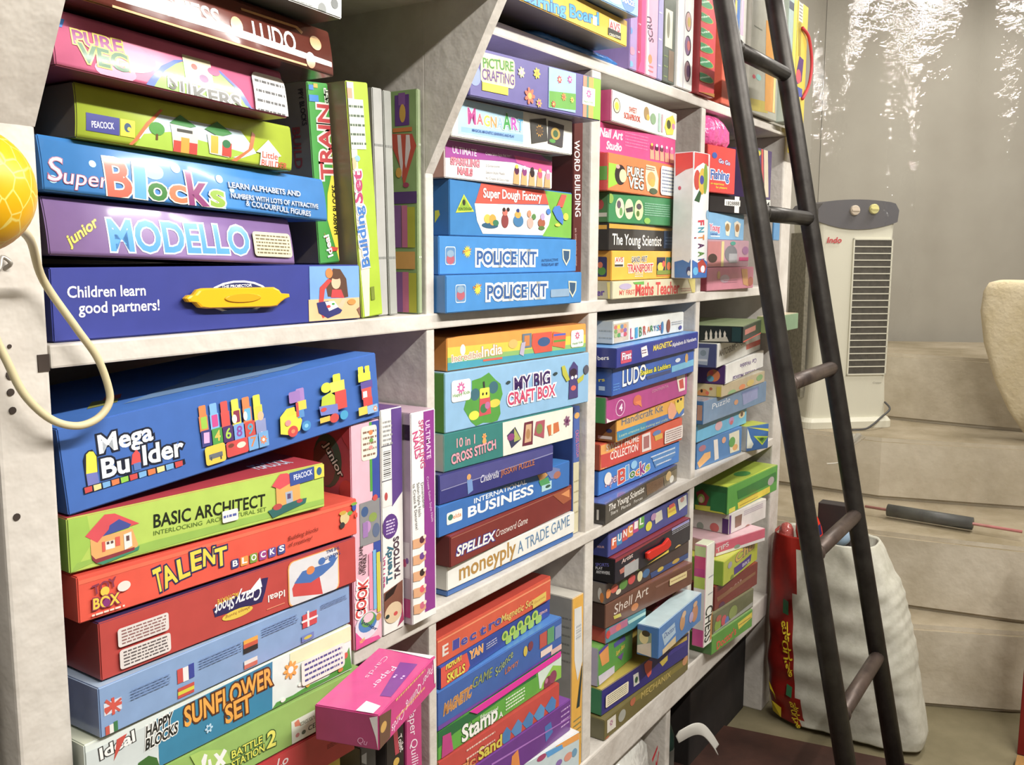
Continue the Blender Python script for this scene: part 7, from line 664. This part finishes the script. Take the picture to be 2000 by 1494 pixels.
for i in range(len(prof_) - 1): f += [(i * ns + k, i * ns + (k + 1) % ns, (i + 1) * ns + (k + 1) % ns, (i + 1) * ns + k) for k in range(ns)]
f += [tuple(range(ns - 1, -1, -1)), tuple((len(prof_) - 1) * ns + k for k in range(ns))]
for q in range(ns): v[q] = (v[q][0], v[q][1], .0)
mesh_obj('bag_film', v, f, m, bag, True)
b = MB()
for poly in ([(0, .0), (.03, .035), (.036, .03), (.008, -.006)], [(.0, .03), (.035, .0), (.03, -.007), (-.006, .024)], [(.04, .03), (.07, .055), (.075, .048), (.045, .022)], [(.042, .05), (.065, .018), (.06, .012), (.036, .044)], [(.02, .062), (.055, .075), (.056, .067), (.022, .054)], [(-.005, -.02), (.04, -.012), (.04, -.02), (-.004, -.028)]):
    b.add([(x - .012, -.082 + .25 * abs(x - .03) - .004, z + .155) for x, z in poly], [(0, 1, 2, 3)])
o = b.build('red_print', simple('bag_red_print', 'b02a34', .4), bag); o['label'] = 'red printed strokes'
b = MB(); pth = smooth_path([(1.80, -.012, .425), (1.835, -.03, .432), (1.87, -.04, .418), (1.90, -.05, .385), (1.925, -.056, .352)], 6)
vs = []; 
for p in pth: vs += [p + Vector((0, -.004, .013)), p + Vector((0, .003, 0)), p + Vector((0, -.004, -.013))]
fs = []
for i in range(len(pth) - 1):
    for k in (0, 1): fs.append((i * 3 + k, i * 3 + k + 1, (i + 1) * 3 + k + 1, (i + 1) * 3 + k))
b.add(vs, fs); st_ = b.build('hanging_strap', simple('silvery_white_strap', 'd4d2ca', .25), None, True); mo = st_.modifiers.new('thick', 'SOLIDIFY'); mo.thickness = .002
tagged(st_, 'folded silvery white strap sticking out from under the lowest shelf', 'strap')
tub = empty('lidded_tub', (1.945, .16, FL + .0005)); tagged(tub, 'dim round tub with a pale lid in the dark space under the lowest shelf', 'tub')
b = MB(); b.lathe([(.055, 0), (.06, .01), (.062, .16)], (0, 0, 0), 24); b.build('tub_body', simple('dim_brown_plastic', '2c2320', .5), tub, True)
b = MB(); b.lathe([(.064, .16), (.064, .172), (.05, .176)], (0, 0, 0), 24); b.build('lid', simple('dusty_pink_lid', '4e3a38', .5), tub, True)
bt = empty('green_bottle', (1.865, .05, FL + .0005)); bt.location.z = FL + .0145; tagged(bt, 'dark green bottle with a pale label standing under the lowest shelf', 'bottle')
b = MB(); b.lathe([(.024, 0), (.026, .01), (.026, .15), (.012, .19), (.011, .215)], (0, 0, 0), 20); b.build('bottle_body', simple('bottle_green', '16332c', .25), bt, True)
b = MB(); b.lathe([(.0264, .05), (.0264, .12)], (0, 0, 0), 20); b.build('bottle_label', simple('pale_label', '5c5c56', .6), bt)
b = MB(); b.box(1.83, 2.0, .235, .33, FL + .0005, .46, 0, .003); tagged(b.build('brown_filler', simple('brown_filler_card', '261e1a', .8)), 'added dark brown stand-in for clutter behind the dim round tub under the lowest shelf', 'box')  # added dark block for murky clutter, keeps the space behind the tub dark
b = MB(); b.box(2.02, 2.408, .048, .33, FL + .0005, .478, 0, .003); tagged(b.build('dark_carton', simple('black_filler_card', '2a2320', .8, noise=9, dark='15110f')), 'added black stand-in for clutter in the dark space under the right end of the lowest shelf', 'box')  # added block for murky clutter, covers the lit end panel to darken this space
b = MB(); b.box(2.545, 2.60, -.70, -.606, FL, .765, 0, .003); ro = b.build('red_board', simple('dark_red_paint', '7c1a16', .45)); ro.rotation_euler = (0, .0, 0)
tagged(ro, 'dark red painted board standing upright at the far right edge', 'board')
b = MB(); b.box(2.43, 2.50, -.70, -.609, FL, .242, 0, .002); tagged(b.build('wood_offcut', simple('pale_raw_wood', 'b98d55', .6, noise=20, dark='a37a46', stretch=(1, 8, 8))), 'small pale wood offcut on the floor at the lower right corner', 'wood')
# ------------------------------------------------------------------ soft and odd pieces on the shelves
POUCH = simple('blue_film_pouch', '3f7ec4', .15, bmp=(40, 1, .006)); b = MB()
loft(b, [(rr(-.20, .06, -.035, .14, .02), 0), (rr(-.215, .075, -.05, .15, .03), .005), (rr(-.205, .062, -.04, .14, .03), .0142)])
o = b.build('film_pouch', POUCH, None, True); o.location = (1.44, .055, 1.7655); tagged(o, 'shiny blue film pouch lying flat under the yellow box on the top shelf', 'pouch')
m, nt, bs = nodes('pink_glossy_film'); bs.inputs['Base Color'].default_value = lin('e0609c'); bs.inputs['Roughness'].default_value = .12; bump(nt, bs, 45, 1, .01)
b = MB(); secs = []
for z, s in ((0, .9), (.012, 1.0), (.035, .98), (.052, .8), (.062, .62)): secs.append((rr(-.066 * (s + .04), .066 * (s + .04), -.045 * s, .05 * s, .02), z))
loft(b, secs); o = b.build('pink_film_bag', m, None, True); o.location = (1.957, .04, 1.6765); tagged(o, 'shiny pink film bag resting on top of the red fishing box', 'bag')
SC.view_layers[0].update()

card_ = next(o for o in bpy.data.objects if o.name.startswith('hanging_toy_card'))
b = MB(); cl_ = card_.location
b.tube([Vector(p) - cl_ for p in smooth_path([(2.405, -.034, 2.0), (2.452, -.037, 1.985), (2.482, -.038, 1.93), (2.470, -.037, 1.875), (2.43, -.034, 1.835)], 6)], .004, 8)
ro_ = b.build('rope_loop', simple('red_rope', 'c23a40', .6), card_, True); ro_['label'] = 'red rope loop'
